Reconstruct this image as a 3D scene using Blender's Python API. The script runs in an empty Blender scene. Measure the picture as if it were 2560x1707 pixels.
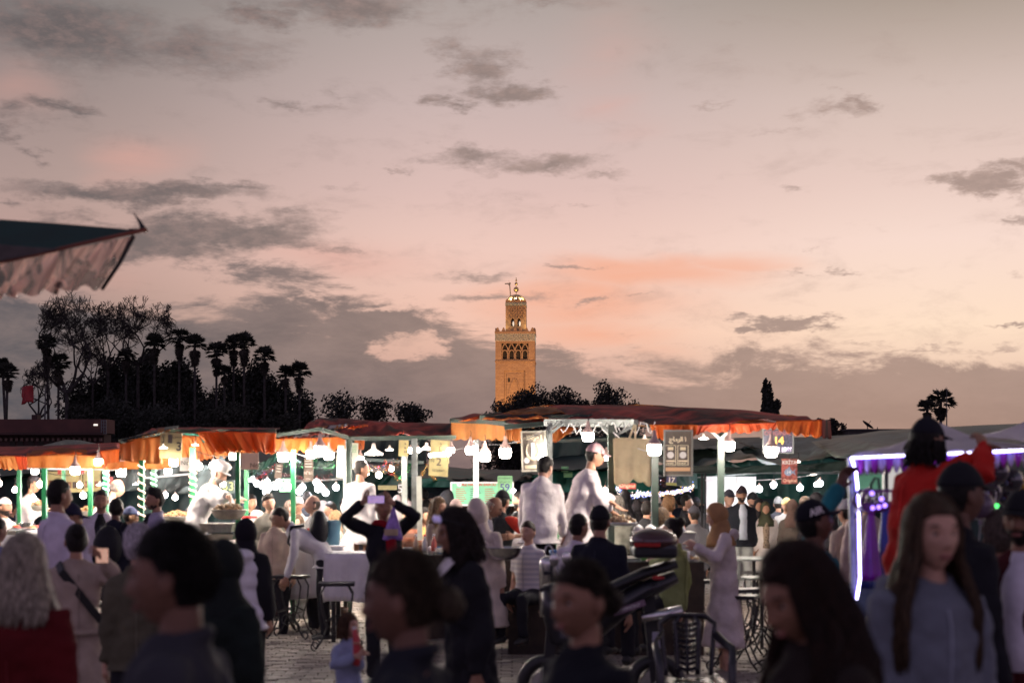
import bpy, math, random
import numpy as np
from mathutils import Vector, Matrix
R = math.radians
rnd = random.Random(7)
SC = bpy.context.scene
COL = SC.collection
F, HC, HX, HY = 3556.0, 1.85, 1280.0, 1190.0      # focal length in photo pixels, eye height, principal column, horizon row

# ---------------------------------------------------------------- camera, sky, sun, exposure
cam = bpy.data.cameras.new("camera"); camo = bpy.data.objects.new("camera", cam); COL.objects.link(camo)
cam.lens = 50; cam.sensor_width = 36; cam.shift_y = 336.5/2560; cam.clip_end = 6000; cam.clip_start = 0.1
camo.location = (0, 0, HC); camo.rotation_euler = (R(90), 0, 0)
cam.dof.use_dof = True; cam.dof.focus_distance = 120; cam.dof.aperture_fstop = 2.3
SC.camera = camo
SC.view_settings.view_transform = 'Standard'; SC.view_settings.look = 'None'
SC.view_settings.exposure = 0.08; SC.view_settings.gamma = 1.0
SC.render.engine = 'CYCLES'
SC.cycles.use_denoising = True; SC.cycles.sample_clamp_indirect = 3.0; SC.cycles.sample_clamp_direct = 30.0
SC.cycles.max_bounces = 5; SC.cycles.diffuse_bounces = 3; SC.cycles.glossy_bounces = 2; SC.cycles.transmission_bounces = 4
SC.cycles.transparent_max_bounces = 8; SC.cycles.use_light_tree = True; SC.cycles.caustics_reflective = False; SC.cycles.caustics_refractive = False

def lin(c):
    return tuple((x/255/12.92 if x/255 <= .04045 else ((x/255+.055)/1.055)**2.4) for x in c[:3])

class NT:
    """tiny node-tree writer"""
    def __init__(s, tree): s.t = tree; s.n = tree.nodes; s.l = tree.links
    def node(s, typ, **kw):
        n = s.n.new(typ)
        for k, v in kw.items(): setattr(n, k, v)
        return n
    def put(s, sock, v):
        if isinstance(v, bpy.types.NodeSocket): s.l.new(v, sock)
        elif v is not None: sock.default_value = v
    def m(s, op, a, b=None, c=None, clamp=False):
        n = s.node('ShaderNodeMath', operation=op, use_clamp=clamp)
        for i, v in enumerate((a, b, c)): s.put(n.inputs[i], v) if v is not None else None
        return n.outputs[0]
    def vm(s, op, a, b=None, c=None, out=0):
        n = s.node('ShaderNodeVectorMath', operation=op)
        for i, v in enumerate((a, b, c)): s.put(n.inputs[i], v) if v is not None else None
        return n.outputs[out]
    def step(s, v, a, b, o0=0.0, o1=1.0):
        n = s.node('ShaderNodeMapRange', interpolation_type='SMOOTHSTEP')
        for i, x in enumerate((v, a, b, o0, o1)): s.put(n.inputs[i], x)
        return n.outputs[0]
    def noise(s, vec, scale, detail=4, rough=.55, dist=0.0, col=False):
        n = s.node('ShaderNodeTexNoise'); s.put(n.inputs['Vector'], vec)
        n.inputs['Scale'].default_value = scale; n.inputs['Detail'].default_value = detail
        n.inputs['Roughness'].default_value = rough; n.inputs['Distortion'].default_value = dist
        return n.outputs['Color' if col else 'Fac']
    def ramp(s, fac, stops, interp='LINEAR'):
        n = s.node('ShaderNodeValToRGB'); s.put(n.inputs[0], fac); cr = n.color_ramp; cr.interpolation = interp
        for i, (p, c) in enumerate(stops):
            e = cr.elements[i] if i < 2 else cr.elements.new(p)
            e.position = p; e.color = (*c, 1) if len(c) == 3 else c
        return n.outputs[0]
    def mix(s, f, a, b, blend='MIX'):
        n = s.node('ShaderNodeMix', data_type='RGBA', blend_type=blend)
        s.put(n.inputs[0], f); s.put(n.inputs[6], a if not isinstance(a, tuple) or len(a) == 4 else (*a, 1)); s.put(n.inputs[7], b if not isinstance(b, tuple) or len(b) == 4 else (*b, 1))
        return n.outputs[2]

def azel(px, py):
    u = (px-HX)/F; v = (HY-py)/F
    a = math.atan(u); return a, math.atan(v*math.cos(a))

def build_world():
    w = bpy.data.worlds.new("World"); SC.world = w; w.use_nodes = True
    w.node_tree.nodes.clear(); T = NT(w.node_tree)
    d = T.vm('NORMALIZE', T.node('ShaderNodeTexCoord').outputs['Generated'])
    sp = T.node('ShaderNodeSeparateXYZ'); T.l.new(d, sp.inputs[0]); X, Y, Z = sp.outputs
    az = T.m('ARCTAN2', X, Y); el = T.m('ARCSINE', Z)
    cb = T.node('ShaderNodeCombineXYZ'); T.put(cb.inputs[0], az); T.put(cb.inputs[1], el); W = cb.outputs[0]
    elf = T.m('MULTIPLY', el, 1/0.8, clamp=True)
    def vr(cols): return [(min(1, math.atan(v)/0.8), lin(c)) for v, c in cols]
    left = T.ramp(elf, vr([(0, (66, 74, 86)), (.05, (92, 92, 98)), (.10, (150, 128, 122)), (.15, (186, 152, 143)), (.20, (172, 148, 141)), (.26, (150, 134, 130)), (.335, (122, 118, 116)), (.9, (74, 74, 82))]))
    midc = T.ramp(elf, vr([(0, (140, 120, 116)), (.05, (192, 152, 142)), (.10, (236, 190, 170)), (.16, (232, 196, 184)), (.20, (217, 186, 179)), (.26, (198, 176, 172)), (.335, (170, 158, 153)), (.9, (92, 90, 98))]))
    right = T.ramp(elf, vr([(0, (152, 130, 120)), (.05, (215, 182, 164)), (.10, (246, 218, 194)), (.16, (240, 213, 201)), (.20, (227, 200, 190)), (.26, (207, 186, 177)), (.335, (160, 146, 134)), (.9, (96, 92, 98))]))
    east = T.ramp(elf, vr([(0, (128, 114, 140)), (.15, (178, 154, 186)), (.4, (164, 148, 182)), (.9, (100, 96, 116))]))
    f1 = T.step(az, -.36, -.02); f2 = T.step(az, .0, .30)
    sky = T.mix(f2, T.mix(f1, left, midc), right)
    fe = T.step(T.m('ABSOLUTE', T.m('SUBTRACT', az, .25)), .5, 1.5)
    sky = T.mix(fe, sky, east)
    # pink and peach glows
    dn = T.noise(T.vm('MULTIPLY', d, (3, 3, 9)), 1.6, 3, .5, 1.2, col=True)
    Wp = T.vm('MULTIPLY_ADD', T.vm('SUBTRACT', dn, (.5, .5, .5)), (.10, .045, 0), W)
    n0 = T.noise(T.vm('MULTIPLY', d, (5, 5, 30)), 1.0, 4, .6, .8)
    def blobs(lst, wv):
        acc = None
        for px, py, rx, ry, s in lst:
            a, e = azel(px, py)
            q = T.vm('MULTIPLY', T.vm('SUBTRACT', wv, (a, e, 0)), (F/rx, F/ry, 0))
            v = T.m('MULTIPLY', T.m('SUBTRACT', 1.0, T.vm('LENGTH', q, out=1)), s)
            acc = v if acc is None else T.m('MAXIMUM', acc, v)
        return acc
    pk = blobs([(330, 400, 200, 90, .9), (1520, 130, 200, 190, .55), (1560, 280, 160, 60, .6), (60, 215, 150, 80, .6), (860, 640, 380, 85, .8), (230, 700, 200, 60, .5)], Wp)
    sky = T.mix(T.m('MULTIPLY', T.step(pk, 0, 1.1, 0, .62), T.step(n0, .25, .65, .45, 1)), sky, (*lin((220, 162, 148)), 1))
    pc = blobs([(1640, 690, 420, 80, 1), (1480, 770, 420, 90, 1), (1860, 660, 260, 45, .8), (1500, 850, 300, 60, .7)], Wp)
    sky = T.mix(T.m('MULTIPLY', T.step(pc, 0, .85, 0, .9), T.step(n0, .25, .65, .5, 1)), sky, (*lin((238, 172, 144)), 1))
    # clouds
    n1 = T.noise(T.vm('MULTIPLY', d, (17, 17, 46)), 1.0, 5, .66, .25)
    n1c = T.noise(T.vm('MULTIPLY', d, (15, 15, 40)), 1.0, 5, .68, 0, col=True)
    n2 = T.noise(T.vm('MULTIPLY', d, (70, 70, 150)), 1.0, 3, .65)
    Wc = T.vm('MULTIPLY_ADD', T.vm('SUBTRACT', n1c, (.5, .5, .5)), (.13, .040, 0), W)
    rag = T.m('ADD', T.m('MULTIPLY', T.m('SUBTRACT', n1, .5), 2.4), T.m('MULTIPLY', T.m('SUBTRACT', n2, .5), 1.8))
    B1 = blobs([(1190, 165, 130, 60, 1.5), (1270, 225, 150, 42, 1.6), (1140, 256, 90, 26, 1.2), (730, 262, 110, 18, .8), (860, 246, 90, 12, .5), (170, 270, 120, 26, 1),
        (50, 290, 90, 34, .9), (75, 378, 60, 18, .9), (10, 335, 60, 34, .9), (150, 80, 380, 110, 1.5), (480, 130, 300, 80, 1.2), (650, 45, 140, 40, 1.3), (900, 30, 260, 60, 1.5), (1150, 0, 120, 16, .8),
        (1380, 0, 120, 24, .9), (330, 482, 440, 38, 1.6), (560, 475, 180, 26, 1.2), (30, 515, 70, 18, .9), (230, 545, 130, 26, .9), (420, 545, 130, 36, 1.2), (570, 585, 380, 60, 2.0), (380, 620, 320, 60, 2.2), (720, 545, 160, 30, .9), (820, 590, 120, 30, .5), (860, 625, 90, 22, .7),
        (640, 630, 60, 16, .7), (1170, 388, 180, 36, 1.2), (1340, 408, 220, 36, 1.2), (1500, 440, 130, 20, .9), (1030, 421, 70, 9, .6), (870, 470, 120, 12, .4), (840, 530, 110, 20, .4)], Wc)
    B2 = blobs([(1420, 677, 90, 12, 1), (1200, 680, 130, 22, .9), (1240, 742, 170, 22, 1), (1490, 746, 80, 14, 1), (1590, 737, 60, 8, .6), (1440, 520, 60, 9, .6), (1270, 508, 60, 9, .4), (1980, 470, 70, 18, .8),
        (2060, 272, 140, 28, 1.0), (2130, 250, 80, 26, 1.3), (1975, 322, 90, 14, .5), (1795, 262, 90, 10, .6), (2460, 460, 140, 34, 2.0), (2520, 420, 120, 26, 1.3), (2510, 540, 90, 16, .9), (2545, 470, 40, 40, .7),
        (1960, 810, 140, 30, 2.8), (1895, 826, 80, 18, 2.0), (2120, 692, 70, 14, .9), (1990, 690, 50, 10, .6), (2000, 628, 50, 9, .5), (2160, 570, 100, 10, .35), (1990, 900, 90, 16, 1.1), (2130, 905, 90, 18, 1), (2330, 880, 120, 12, .8), (2200, 868, 90, 9, .6), (2540, 825, 60, 10, 1.2), (2480, 870, 120, 14, .9), (2530, 680, 60, 14, .6)], Wc)
    B = T.m('MAXIMUM', B1, B2)
    wisp = T.m('MULTIPLY', T.step(n1, .50, .80), T.step(T.m('ABSOLUTE', T.m('SUBTRACT', el, .19)), .05, .16, .28, .55))
    db = T.step(T.m('ADD', B, T.m('MULTIPLY', rag, .46)), .06, 1.25, 0, .92)
    # bank of cloud along the horizon
    tops = [(-60, 640), (0, 705), (180, 700), (300, 742), (420, 730), (600, 728), (900, 742), (1080, 775), (1200, 830), (1320, 862), (1500, 885), (1700, 893), (1900, 890), (2150, 880), (2300, 892), (2560, 885), (2900, 880)]
    st = []
    for px, py in tops:
        a, e = azel(px, py); st.append(((a+.5), (e*4,)*3))
    tv = T.m('MULTIPLY', T.ramp(T.m('ADD', az, .5, clamp=True), st), .25)
    ed = T.m('SUBTRACT', tv, el)
    big = T.noise(T.vm('MULTIPLY', d, (11, 11, 34)), 1.0, 6, .66, .3)
    ed2 = T.m('ADD', ed, T.m('MULTIPLY', T.m('SUBTRACT', big, .50), .15))
    bank = T.step(ed2, -.008, .016, 0, .93)
    hole = blobs([(1020, 872, 150, 50, 1.3), (420, 700, 130, 40, 1.2), (1010, 770, 200, 22, .9), (760, 735, 160, 18, .8), (1560, 905, 160, 24, .8), (2170, 930, 120, 20, .6)], Wc)
    bank = T.m('MULTIPLY', bank, T.step(T.m('ADD', hole, T.m('MULTIPLY', rag, .6)), .25, .85, 1, .10))
    fw = T.step(az, -.40, .30)
    cc = T.mix(fw, (*lin((98, 91, 92)), 1), (*lin((160, 138, 130)), 1))
    bc = T.mix(fw, (*lin((86, 84, 90)), 1), (*lin((150, 128, 121)), 1))
    bc = T.mix(T.step(el, .10, .0), T.mix(T.step(az, -.3, .05), bc, T.mix(fw, (*lin((104, 92, 92)), 1), (*lin((156, 134, 126)), 1))), T.mix(T.step(az, -.10, .16), T.mix(T.step(az, -.36, -.05), (*lin((58, 66, 78)), 1), (*lin((98, 90, 96)), 1)), (*lin((142, 122, 116)), 1)))
    bc = T.mix(T.m('MULTIPLY', T.m('SUBTRACT', n1, .38, clamp=True), .9), bc, (*lin((184, 156, 146)), 1))
    cc = T.mix(T.m('MULTIPLY', T.m('SUBTRACT', n2, .42, clamp=True), 1.6), cc, T.mix(fw, (*lin((160, 132, 126)), 1), (*lin((196, 168, 156)), 1)))
    away = T.step(T.m('ABSOLUTE', az), .6, 1.3, 1, .35)
    sky = T.mix(T.m('MULTIPLY', T.m('MAXIMUM', db, wisp), away), sky, cc)
    sky = T.mix(T.m('MULTIPLY', bank, away), sky, bc)
    bg = T.node('ShaderNodeBackground'); T.put(bg.inputs[0], sky); bg.inputs[1].default_value = 1.0
    # the clear dusk sky itself
    ns = T.node('ShaderNodeTexSky', sky_type='NISHITA', sun_disc=False, sun_elevation=R(1), sun_rotation=R(14), altitude=460)
    b2 = T.node('ShaderNodeBackground'); T.put(b2.inputs[0], ns.outputs[0]); b2.inputs[1].default_value = .003
    ad = T.node('ShaderNodeAddShader'); T.l.new(bg.outputs[0], ad.inputs[0]); T.l.new(b2.outputs[0], ad.inputs[1])
    o = T.node('ShaderNodeOutputWorld'); T.l.new(ad.outputs[0], o.inputs[0])
    w.cycles.sampling_method = 'MANUAL'; w.cycles.sample_map_resolution = 512
build_world()

sl = bpy.data.lights.new("sun", 'SUN'); sl.energy = .06; sl.angle = R(12); sl.color = (1, .62, .45)
so = bpy.data.objects.new("sun", sl); COL.objects.link(so); so.rotation_euler = (R(89), 0, R(180-14)); so.location = (0, 0, 60)

# ---------------------------------------------------------------- helpers
def P(px, py, D): return Vector(((px-HX)/F*D, D, HC+(HY-py)/F*D))
def S(n, D): return n/F*D

def origin(o):
    v = Vector((0, 0, 0))
    while o is not None: v += o.location; o = o.parent
    return v

def tag(o, label=None, cat=None, group=None, kind=None):
    if label: o['label'] = label
    if cat: o['category'] = cat
    if group: o['group'] = group
    if kind: o['kind'] = kind
    return o

def thing(name, loc, label=None, cat=None, group=None, rz=0):
    o = bpy.data.objects.new(name, None); COL.objects.link(o); o.location = loc; o.rotation_euler = (0, 0, rz); o.empty_display_size = .1
    return tag(o, label, cat, group)

class MB:
    def __init__(s): s.v = []; s.f = []
    def add(s, vs, fs):
        b = len(s.v); s.v.extend([tuple(x) for x in vs]); s.f.extend([tuple(i+b for i in q) for q in fs]); return s
    def box(s, c, size, rz=0, rx=0, ry=0):
        M = Matrix.Translation(Vector(c)) @ Matrix.Rotation(rz, 4, 'Z') @ Matrix.Rotation(rx, 4, 'X') @ Matrix.Rotation(ry, 4, 'Y')
        x, y, z = [k/2 for k in size]
        vs = [M @ Vector((a*x, b*y, e*z)) for a in (-1, 1) for b in (-1, 1) for e in (-1, 1)]
        return s.add(vs, [(0, 1, 3, 2), (4, 6, 7, 5), (0, 4, 5, 1), (2, 3, 7, 6), (0, 2, 6, 4), (1, 5, 7, 3)])
    def bar(s, a, b, w, h=None, up=(0, 0, 1)):
        a, b = Vector(a), Vector(b); h = h or w; t = (b-a).normalized(); up = Vector(up)
        if abs(t.dot(up)) > .95: up = Vector((0, 1, 0))
        r = t.cross(up).normalized(); u = r.cross(t)
        vs = [p+r*(i*w/2)+u*(j*h/2) for p in (a, b) for i, j in ((-1, -1), (1, -1), (1, 1), (-1, 1))]
        return s.add(vs, [(0, 3, 2, 1), (4, 5, 6, 7), (0, 1, 5, 4), (1, 2, 6, 5), (2, 3, 7, 6), (3, 0, 4, 7)])
    def tube(s, pts, rad, n=8, ref=None, cap=True):
        pts = [Vector(p) for p in pts]; k = len(pts)
        if not isinstance(rad, (list, tuple)): rad = [rad]*k
        ref = Vector(ref) if ref is not None else None; vs = []; prev = None
        for i, p in enumerate(pts):
            t = (pts[min(i+1, k-1)]-pts[max(i-1, 0)])
            t = t.normalized() if t.length > 1e-9 else Vector((0, 0, 1))
            if ref is not None: r = (ref-t*ref.dot(t)).normalized()
            elif prev is None: r = t.orthogonal().normalized()
            else: r = (prev-t*prev.dot(t)).normalized()
            prev = r; u = t.cross(r)
            ra = rad[i]; rx, ry = ra if isinstance(ra, (tuple, list)) else (ra, ra)
            for j in range(n):
                a = 2*math.pi*j/n; vs.append(p+r*(math.cos(a)*rx)+u*(math.sin(a)*ry))
        fs = [(i*n+j, i*n+(j+1) % n, (i+1)*n+(j+1) % n, (i+1)*n+j) for i in range(k-1) for j in range(n)]
        if cap: fs += [tuple(range(n-1, -1, -1)), tuple((k-1)*n+j for j in range(n))]
        return s.add(vs, fs)
    def lathe(s, prof, c=(0, 0, 0), n=20, cap=True):
        c = Vector(c); vs = []; k = len(prof)
        for r, z in prof:
            for j in range(n):
                a = 2*math.pi*j/n; vs.append((c.x+r*math.cos(a), c.y+r*math.sin(a), c.z+z))
        fs = [(i*n+j, i*n+(j+1) % n, (i+1)*n+(j+1) % n, (i+1)*n+j) for i in range(k-1) for j in range(n)]
        if cap: fs += [tuple(range(n-1, -1, -1)), tuple((k-1)*n+j for j in range(n))]
        return s.add(vs, fs)
    def ball(s, c, r, n=12, m=8, M=None):
        c = Vector(c); r = r if isinstance(r, (tuple, list)) else (r, r, r); vs = []
        for i in range(m+1):
            t = math.pi*i/m
            for j in range(n):
                a = 2*math.pi*j/n; q = Vector((r[0]*math.sin(t)*math.cos(a), r[1]*math.sin(t)*math.sin(a), r[2]*math.cos(t)))
                vs.append(c+(M @ q if M is not None else q))
        return s.add(vs, [((i+1)*n+j, (i+1)*n+(j+1) % n, i*n+(j+1) % n, i*n+j) for i in range(m) for j in range(n)])
    def grid(s, fn, nu, nv, th=0.0):
        """surface fn(u,v) on a grid; th gives it a second face that far below"""
        vs = [Vector(fn(i/nu, j/nv)) for i in range(nu+1) for j in range(nv+1)]; w = nv+1
        fs = [(i*w+j, (i+1)*w+j, (i+1)*w+j+1, i*w+j+1) for i in range(nu) for j in range(nv)]
        if th:
            n0 = len(vs); nr = []
            for i in range(nu+1):
                for j in range(nv+1):
                    a = vs[min(i+1, nu)*w+j]-vs[max(i-1, 0)*w+j]; b = vs[i*w+min(j+1, nv)]-vs[i*w+max(j-1, 0)]
                    q = a.cross(b); nr.append(q.normalized() if q.length > 1e-12 else Vector((0, 0, 1)))
            vs += [p-q*th for p, q in zip(list(vs), nr)]
            fs += [tuple(reversed([k+n0 for k in q])) for q in list(fs)]
            for i in range(nu): fs += [(i*w, i*w+n0, (i+1)*w+n0, (i+1)*w), (i*w+nv, (i+1)*w+nv, (i+1)*w+nv+n0, i*w+nv+n0)]
            for j in range(nv): fs += [(j, j+1, j+1+n0, j+n0), (nu*w+j, nu*w+j+n0, nu*w+j+1+n0, nu*w+j+1)]
        return s.add(vs, fs)
    def prism(s, poly, fn, d):
        """polygon (list of (a,b)) mapped by fn(a,b,depth) and extruded by d"""
        k = len(poly); vs = [fn(a, b, 0) for a, b in poly]+[fn(a, b, d) for a, b in poly]
        return s.add(vs, [tuple(range(k)), tuple(range(2*k-1, k-1, -1))]+[(i, i+k, (i+1) % k+k, (i+1) % k) for i in range(k)])
    def build(s, name, mt, parent=None, smooth=False, off=None, **tg):
        me = bpy.data.meshes.new(name); o0 = off if off is not None else (origin(parent) if parent is not None else None)
        vs = s.v if o0 is None else [(x-o0[0], y-o0[1], z-o0[2]) for x, y, z in s.v]
        me.from_pydata(vs, [], s.f)
        if smooth: me.polygons.foreach_set('use_smooth', [True]*len(me.polygons))
        me.update(); o = bpy.data.objects.new(name, me); COL.objects.link(o)
        if mt is not None: me.materials.append(mt)
        if parent is not None: o.parent = parent
        return tag(o, **tg) if tg else o

def copy_tree(o, parent=None):
    c = o.copy(); COL.objects.link(c); c.parent = parent
    if parent is not None: c.matrix_parent_inverse = o.matrix_parent_inverse.copy()
    for ch in KIDS.get(o.name, []) if KIDS else list(o.children): copy_tree(ch, c)
    return c
KIDS = {}

MATS = {}
def mat(name, col, rough=.6, metal=0.0, bump=0.0, bscale=30, var=.12, vscale=4, spec=.5, translu=0.0, emit=0.0, ecol=None, sheen=0.0, stretch=(1, 1, 1), alpha=1.0, coat=0.0, col2=None):
    key = (name, tuple(col), rough, metal, bump, bscale, var, vscale, translu, emit, ecol, sheen, stretch, alpha, coat, col2)
    if key in MATS: return MATS[key]
    m = bpy.data.materials.new(name); m.use_nodes = True; T = NT(m.node_tree); b = T.n['Principled BSDF']
    tc = T.node('ShaderNodeTexCoord').outputs['Object']; vec = T.vm('MULTIPLY', tc, stretch)
    c = (*col, 1)
    if var or col2:
        nf = T.noise(vec, vscale, 5, .6)
        dark = tuple(x*(1-var*1.6) for x in col); lite = tuple(min(1, x*(1+var*1.3)) for x in (col2 or col))
        T.put(b.inputs['Base Color'], T.mix(T.step(nf, .32, .68), (*dark, 1), (*lite, 1)))
        T.put(b.inputs['Roughness'], T.m('ADD', T.m('MULTIPLY', nf, .25), max(.03, rough-.12), clamp=True))
    else:
        b.inputs['Base Color'].default_value = c; b.inputs['Roughness'].default_value = rough
    b.inputs['Metallic'].default_value = metal; b.inputs['Specular IOR Level'].default_value = spec
    if sheen: b.inputs['Sheen Weight'].default_value = sheen
    if coat: b.inputs['Coat Weight'].default_value = coat
    if bump:
        bn = T.node('ShaderNodeBump'); bn.inputs['Strength'].default_value = bump; bn.inputs['Distance'].default_value = .02
        T.put(bn.inputs['Height'], T.noise(vec, bscale, 4, .6, .4)); T.l.new(bn.outputs[0], b.inputs['Normal'])
    if emit:
        b.inputs['Emission Color'].default_value = (*(ecol or col), 1); b.inputs['Emission Strength'].default_value = emit
    out = T.n['Material Output']
    if translu:
        tr = T.node('ShaderNodeBsdfTranslucent'); T.put(tr.inputs[0], b.inputs['Base Color'].links[0].from_socket if b.inputs['Base Color'].is_linked else c)
        mx = T.node('ShaderNodeMixShader'); mx.inputs[0].default_value = translu
        T.l.new(b.outputs[0], mx.inputs[1]); T.l.new(tr.outputs[0], mx.inputs[2]); T.l.new(mx.outputs[0], out.inputs[0])
    if alpha < 1:
        b.inputs['Alpha'].default_value = alpha
    MATS[key] = m; return m

def text(s, size, p, parent, mt, name='lettering', rz=0, font=None, bold=0.0, align='CENTER', ext=.002, rx=R(90), sx=1.0):
    cu = bpy.data.curves.new(name, 'FONT'); cu.body = s; cu.size = size; cu.align_x = align; cu.align_y = 'CENTER'; cu.extrude = ext; cu.offset = bold
    if font: cu.font = font
    o = bpy.data.objects.new(name, cu); COL.objects.link(o); cu.materials.append(mt)
    o.location = Vector(p)-(origin(parent) if parent is not None else Vector()); o.rotation_euler = (rx, 0, rz); o.scale = (sx, 1, 1)
    if parent is not None: o.parent = parent
    return o
# ---------------------------------------------------------------- ground
def ground_mat():
    m = bpy.data.materials.new('paving_stone'); m.use_nodes = True; T = NT(m.node_tree); b = T.n['Principled BSDF']
    tc = T.node('ShaderNodeTexCoord').outputs['Object']
    n = T.noise(tc, 2.2, 6, .65); n2 = T.noise(tc, 35, 4, .7)
    c = T.ramp(n, [(.3, (.19, .165, .14)), (.55, (.30, .26, .22)), (.75, (.38, .33, .28))])
    c = T.mix(T.m('MULTIPLY', n2, .5), c, (.09, .08, .07, 1)); T.put(b.inputs['Base Color'], c)
    T.put(b.inputs['Roughness'], T.step(n, .3, .7, .55, .85))
    bn = T.node('ShaderNodeBump'); bn.inputs['Strength'].default_value = .5; bn.inputs['Distance'].default_value = .01
    T.put(bn.inputs['Height'], n2); T.l.new(bn.outputs[0], b.inputs['Normal']); return m
M_PAVE = ground_mat()
g = MB(); g.box((0, 900, -.30), (4000, 2000, .5)); GROUND = g.build('ground', M_PAVE, kind='structure')
# paving stones: slightly uneven setts, the 300 that show largest as parts, the rest joined
setts = []
random.seed(3)
PW, PD = .215, .125
for j in range(-8, 110):
    for i in range(-60, 60):
        x = (i+(.5 if j % 2 else 0))*PW; y = 11.6+j*PD
        px = HX+x/y*F
        if px < -80 or px > 2640: continue
        setts.append((x, y))
def sett_mesh(seed):
    r = random.Random(seed); k = MB(); w, d, h = PW/2-.006, PD/2-.006, .05; c = .008
    lo = [(-w, -d), (w, -d), (w, d), (-w, d)]; t = [(-w+c, -d+c), (w-c, -d+c), (w-c, d-c), (-w+c, d-c)]
    z = [r.uniform(-.004, .004) for _ in range(4)]
    k.add([(x, y, -.05) for x, y in lo]+[(x, y, h-.055-.001) for x, y in lo]+[(x, y, zz) for (x, y), zz in zip(t, z)],
          [(0, 1, 5, 4), (1, 2, 6, 5), (2, 3, 7, 6), (3, 0, 4, 7), (4, 5, 9, 8), (5, 6, 10, 9), (6, 7, 11, 10), (7, 4, 8, 11), (8, 9, 10, 11)])
    return k
SM = [sett_mesh(i) for i in range(6)]
def seen(x, y):
    px = HX+x/y*F; return (640 < px < 890 and y < 17) or (1700 < px < 1950 and y < 17)
near = sorted([q for q in setts if seen(*q)], key=lambda q: q[1])[:290]
nearset = set(near); smesh = []
M_SETT = [M_PAVE]
for k in SM:
    me = bpy.data.meshes.new('paver'); me.from_pydata(k.v, [], k.f); me.materials.append(M_PAVE); smesh.append(me)
for (x, y) in near:
    o = bpy.data.objects.new('paver', smesh[rnd.randrange(6)]); COL.objects.link(o); o.location = (x-GROUND.location.x, y, rnd.uniform(-.006, .004)); o.rotation_euler = (rnd.gauss(0, .008), rnd.gauss(0, .008), rnd.gauss(0, .012)); o.parent = GROUND
rest = MB()
for q in setts:
    if q in nearset: continue
    k = SM[rnd.randrange(6)]; dz = rnd.uniform(-.006, .004)
    rest.add([(x+q[0], y+q[1], z+dz) for x, y, z in k.v], k.f)
ro = rest.build('paving', M_PAVE, GROUND); ro['kind'] = 'stuff'

# ---------------------------------------------------------------- minaret
def stone_mat():
    m = bpy.data.materials.new('minaret_stone'); m.use_nodes = True; T = NT(m.node_tree); b = T.n['Principled BSDF']
    tc = T.node('ShaderNodeTexCoord').outputs['Object']
    br = T.node('ShaderNodeTexBrick'); sw = T.node('ShaderNodeSeparateXYZ'); T.l.new(tc, sw.inputs[0])
    cb = T.node('ShaderNodeCombineXYZ'); T.put(cb.inputs[0], T.m('ADD', sw.outputs[0], sw.outputs[1])); T.put(cb.inputs[1], sw.outputs[2])
    T.put(br.inputs['Vector'], cb.outputs[0]); br.inputs['Scale'].default_value = 1.0
    br.inputs['Brick Width'].default_value = 1.1; br.inputs['Row Height'].default_value = .5; br.inputs['Mortar Size'].default_value = .03
    br.inputs['Color1'].default_value = (.42, .28, .17, 1); br.inputs['Color2'].default_value = (.33, .21, .125, 1); br.inputs['Mortar'].default_value = (.24, .155, .10, 1)
    n = T.noise(tc, .35, 6, .7); c = T.mix(T.step(n, .35, .7, 0, .55), br.outputs[0], (.24, .16, .11, 1))
    T.put(b.inputs['Base Color'], c); b.inputs['Roughness'].default_value = .9
    bn = T.node('ShaderNodeBump'); bn.inputs['Strength'].default_value = .6; bn.inputs['Distance'].default_value = .1
    T.put(bn.inputs['Height'], T.noise(tc, 1.6, 6, .7)); T.l.new(bn.outputs[0], b.inputs['Normal']); return m
MD = 455.0; K = MD/F            # metres per photo pixel there
M_ST = stone_mat()
M_TILE = mat('green_tile', (.10, .20, .17), .35, var=.3, vscale=2)
M_TLIT = mat('pale_tile', (.55, .50, .40), .5, var=.2, vscale=3)
M_DARK = mat('dark_recess', (.03, .025, .02), .9)
M_GOLD = mat('gilded_copper', (.80, .55, .22), .32, metal=1.0, var=.1)
mx0 = (1289.5-HX)*K; ZB = P(0, 835, MD).z
mn = thing('minaret', (mx0, MD, 0), 'tall square sandstone minaret with lantern, dome and golden balls, floodlit', 'minaret')
yaw = R(2.4)
def mp(x, y, z):           # minaret frame: x right, y away, z up, real metres
    return (mx0+x*math.cos(yaw)+y*math.sin(yaw), MD-x*math.sin(yaw)+y*math.cos(yaw), z)
def zpx(py): return P(0, py, MD).z
class MBm(MB):
    def bx(s, x0, x1, y0, y1, z0, z1):
        vs = [mp(x, y, z) for x in (x0, x1) for y in (y0, y1) for z in (z0, z1)]
        return s.add(vs, [(0, 1, 3, 2), (4, 6, 7, 5), (0, 4, 5, 1), (2, 3, 7, 6), (0, 2, 6, 4), (1, 5, 7, 3)])
HW = 48.5*K; z0 = 0
# shaft with real recesses on the front: built round the openings
def arch_poly(cx, w, zb, zs, lob=0, n=10):
    """pointed horseshoe arch outline"""
    pts = [(cx-w, zb), (cx-w, zs)]
    for i in range(n+1):
        t = math.pi*(1-i/n); r = w*(1.12 if 0 < i < n else 1); pts.append((cx+r*math.cos(t), zs+w*1.35*math.sin(t)**.8))
    return pts+[(cx+w, zs), (cx+w, zb)]
sh = MBm()
za, zb_ = zpx(902), zpx(862)          # arcade opening
ax0, ax1 = (1256-1289.5)*K, (1322.5-1289.5)*K
sh.bx(-HW, HW, -HW+1.0, HW, 0, zpx(835))
sh.bx(-HW, ax0, -HW, -HW+1.0, za, zb_); sh.bx(ax1, HW, -HW, -HW+1.0, za, zb_)
sh.bx(-HW, HW, -HW, -HW+1.0, zb_, zpx(835))
wx0, wx1, wz = (1263-1289.5)*K, (1315-1289.5)*K, zpx(930)
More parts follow.
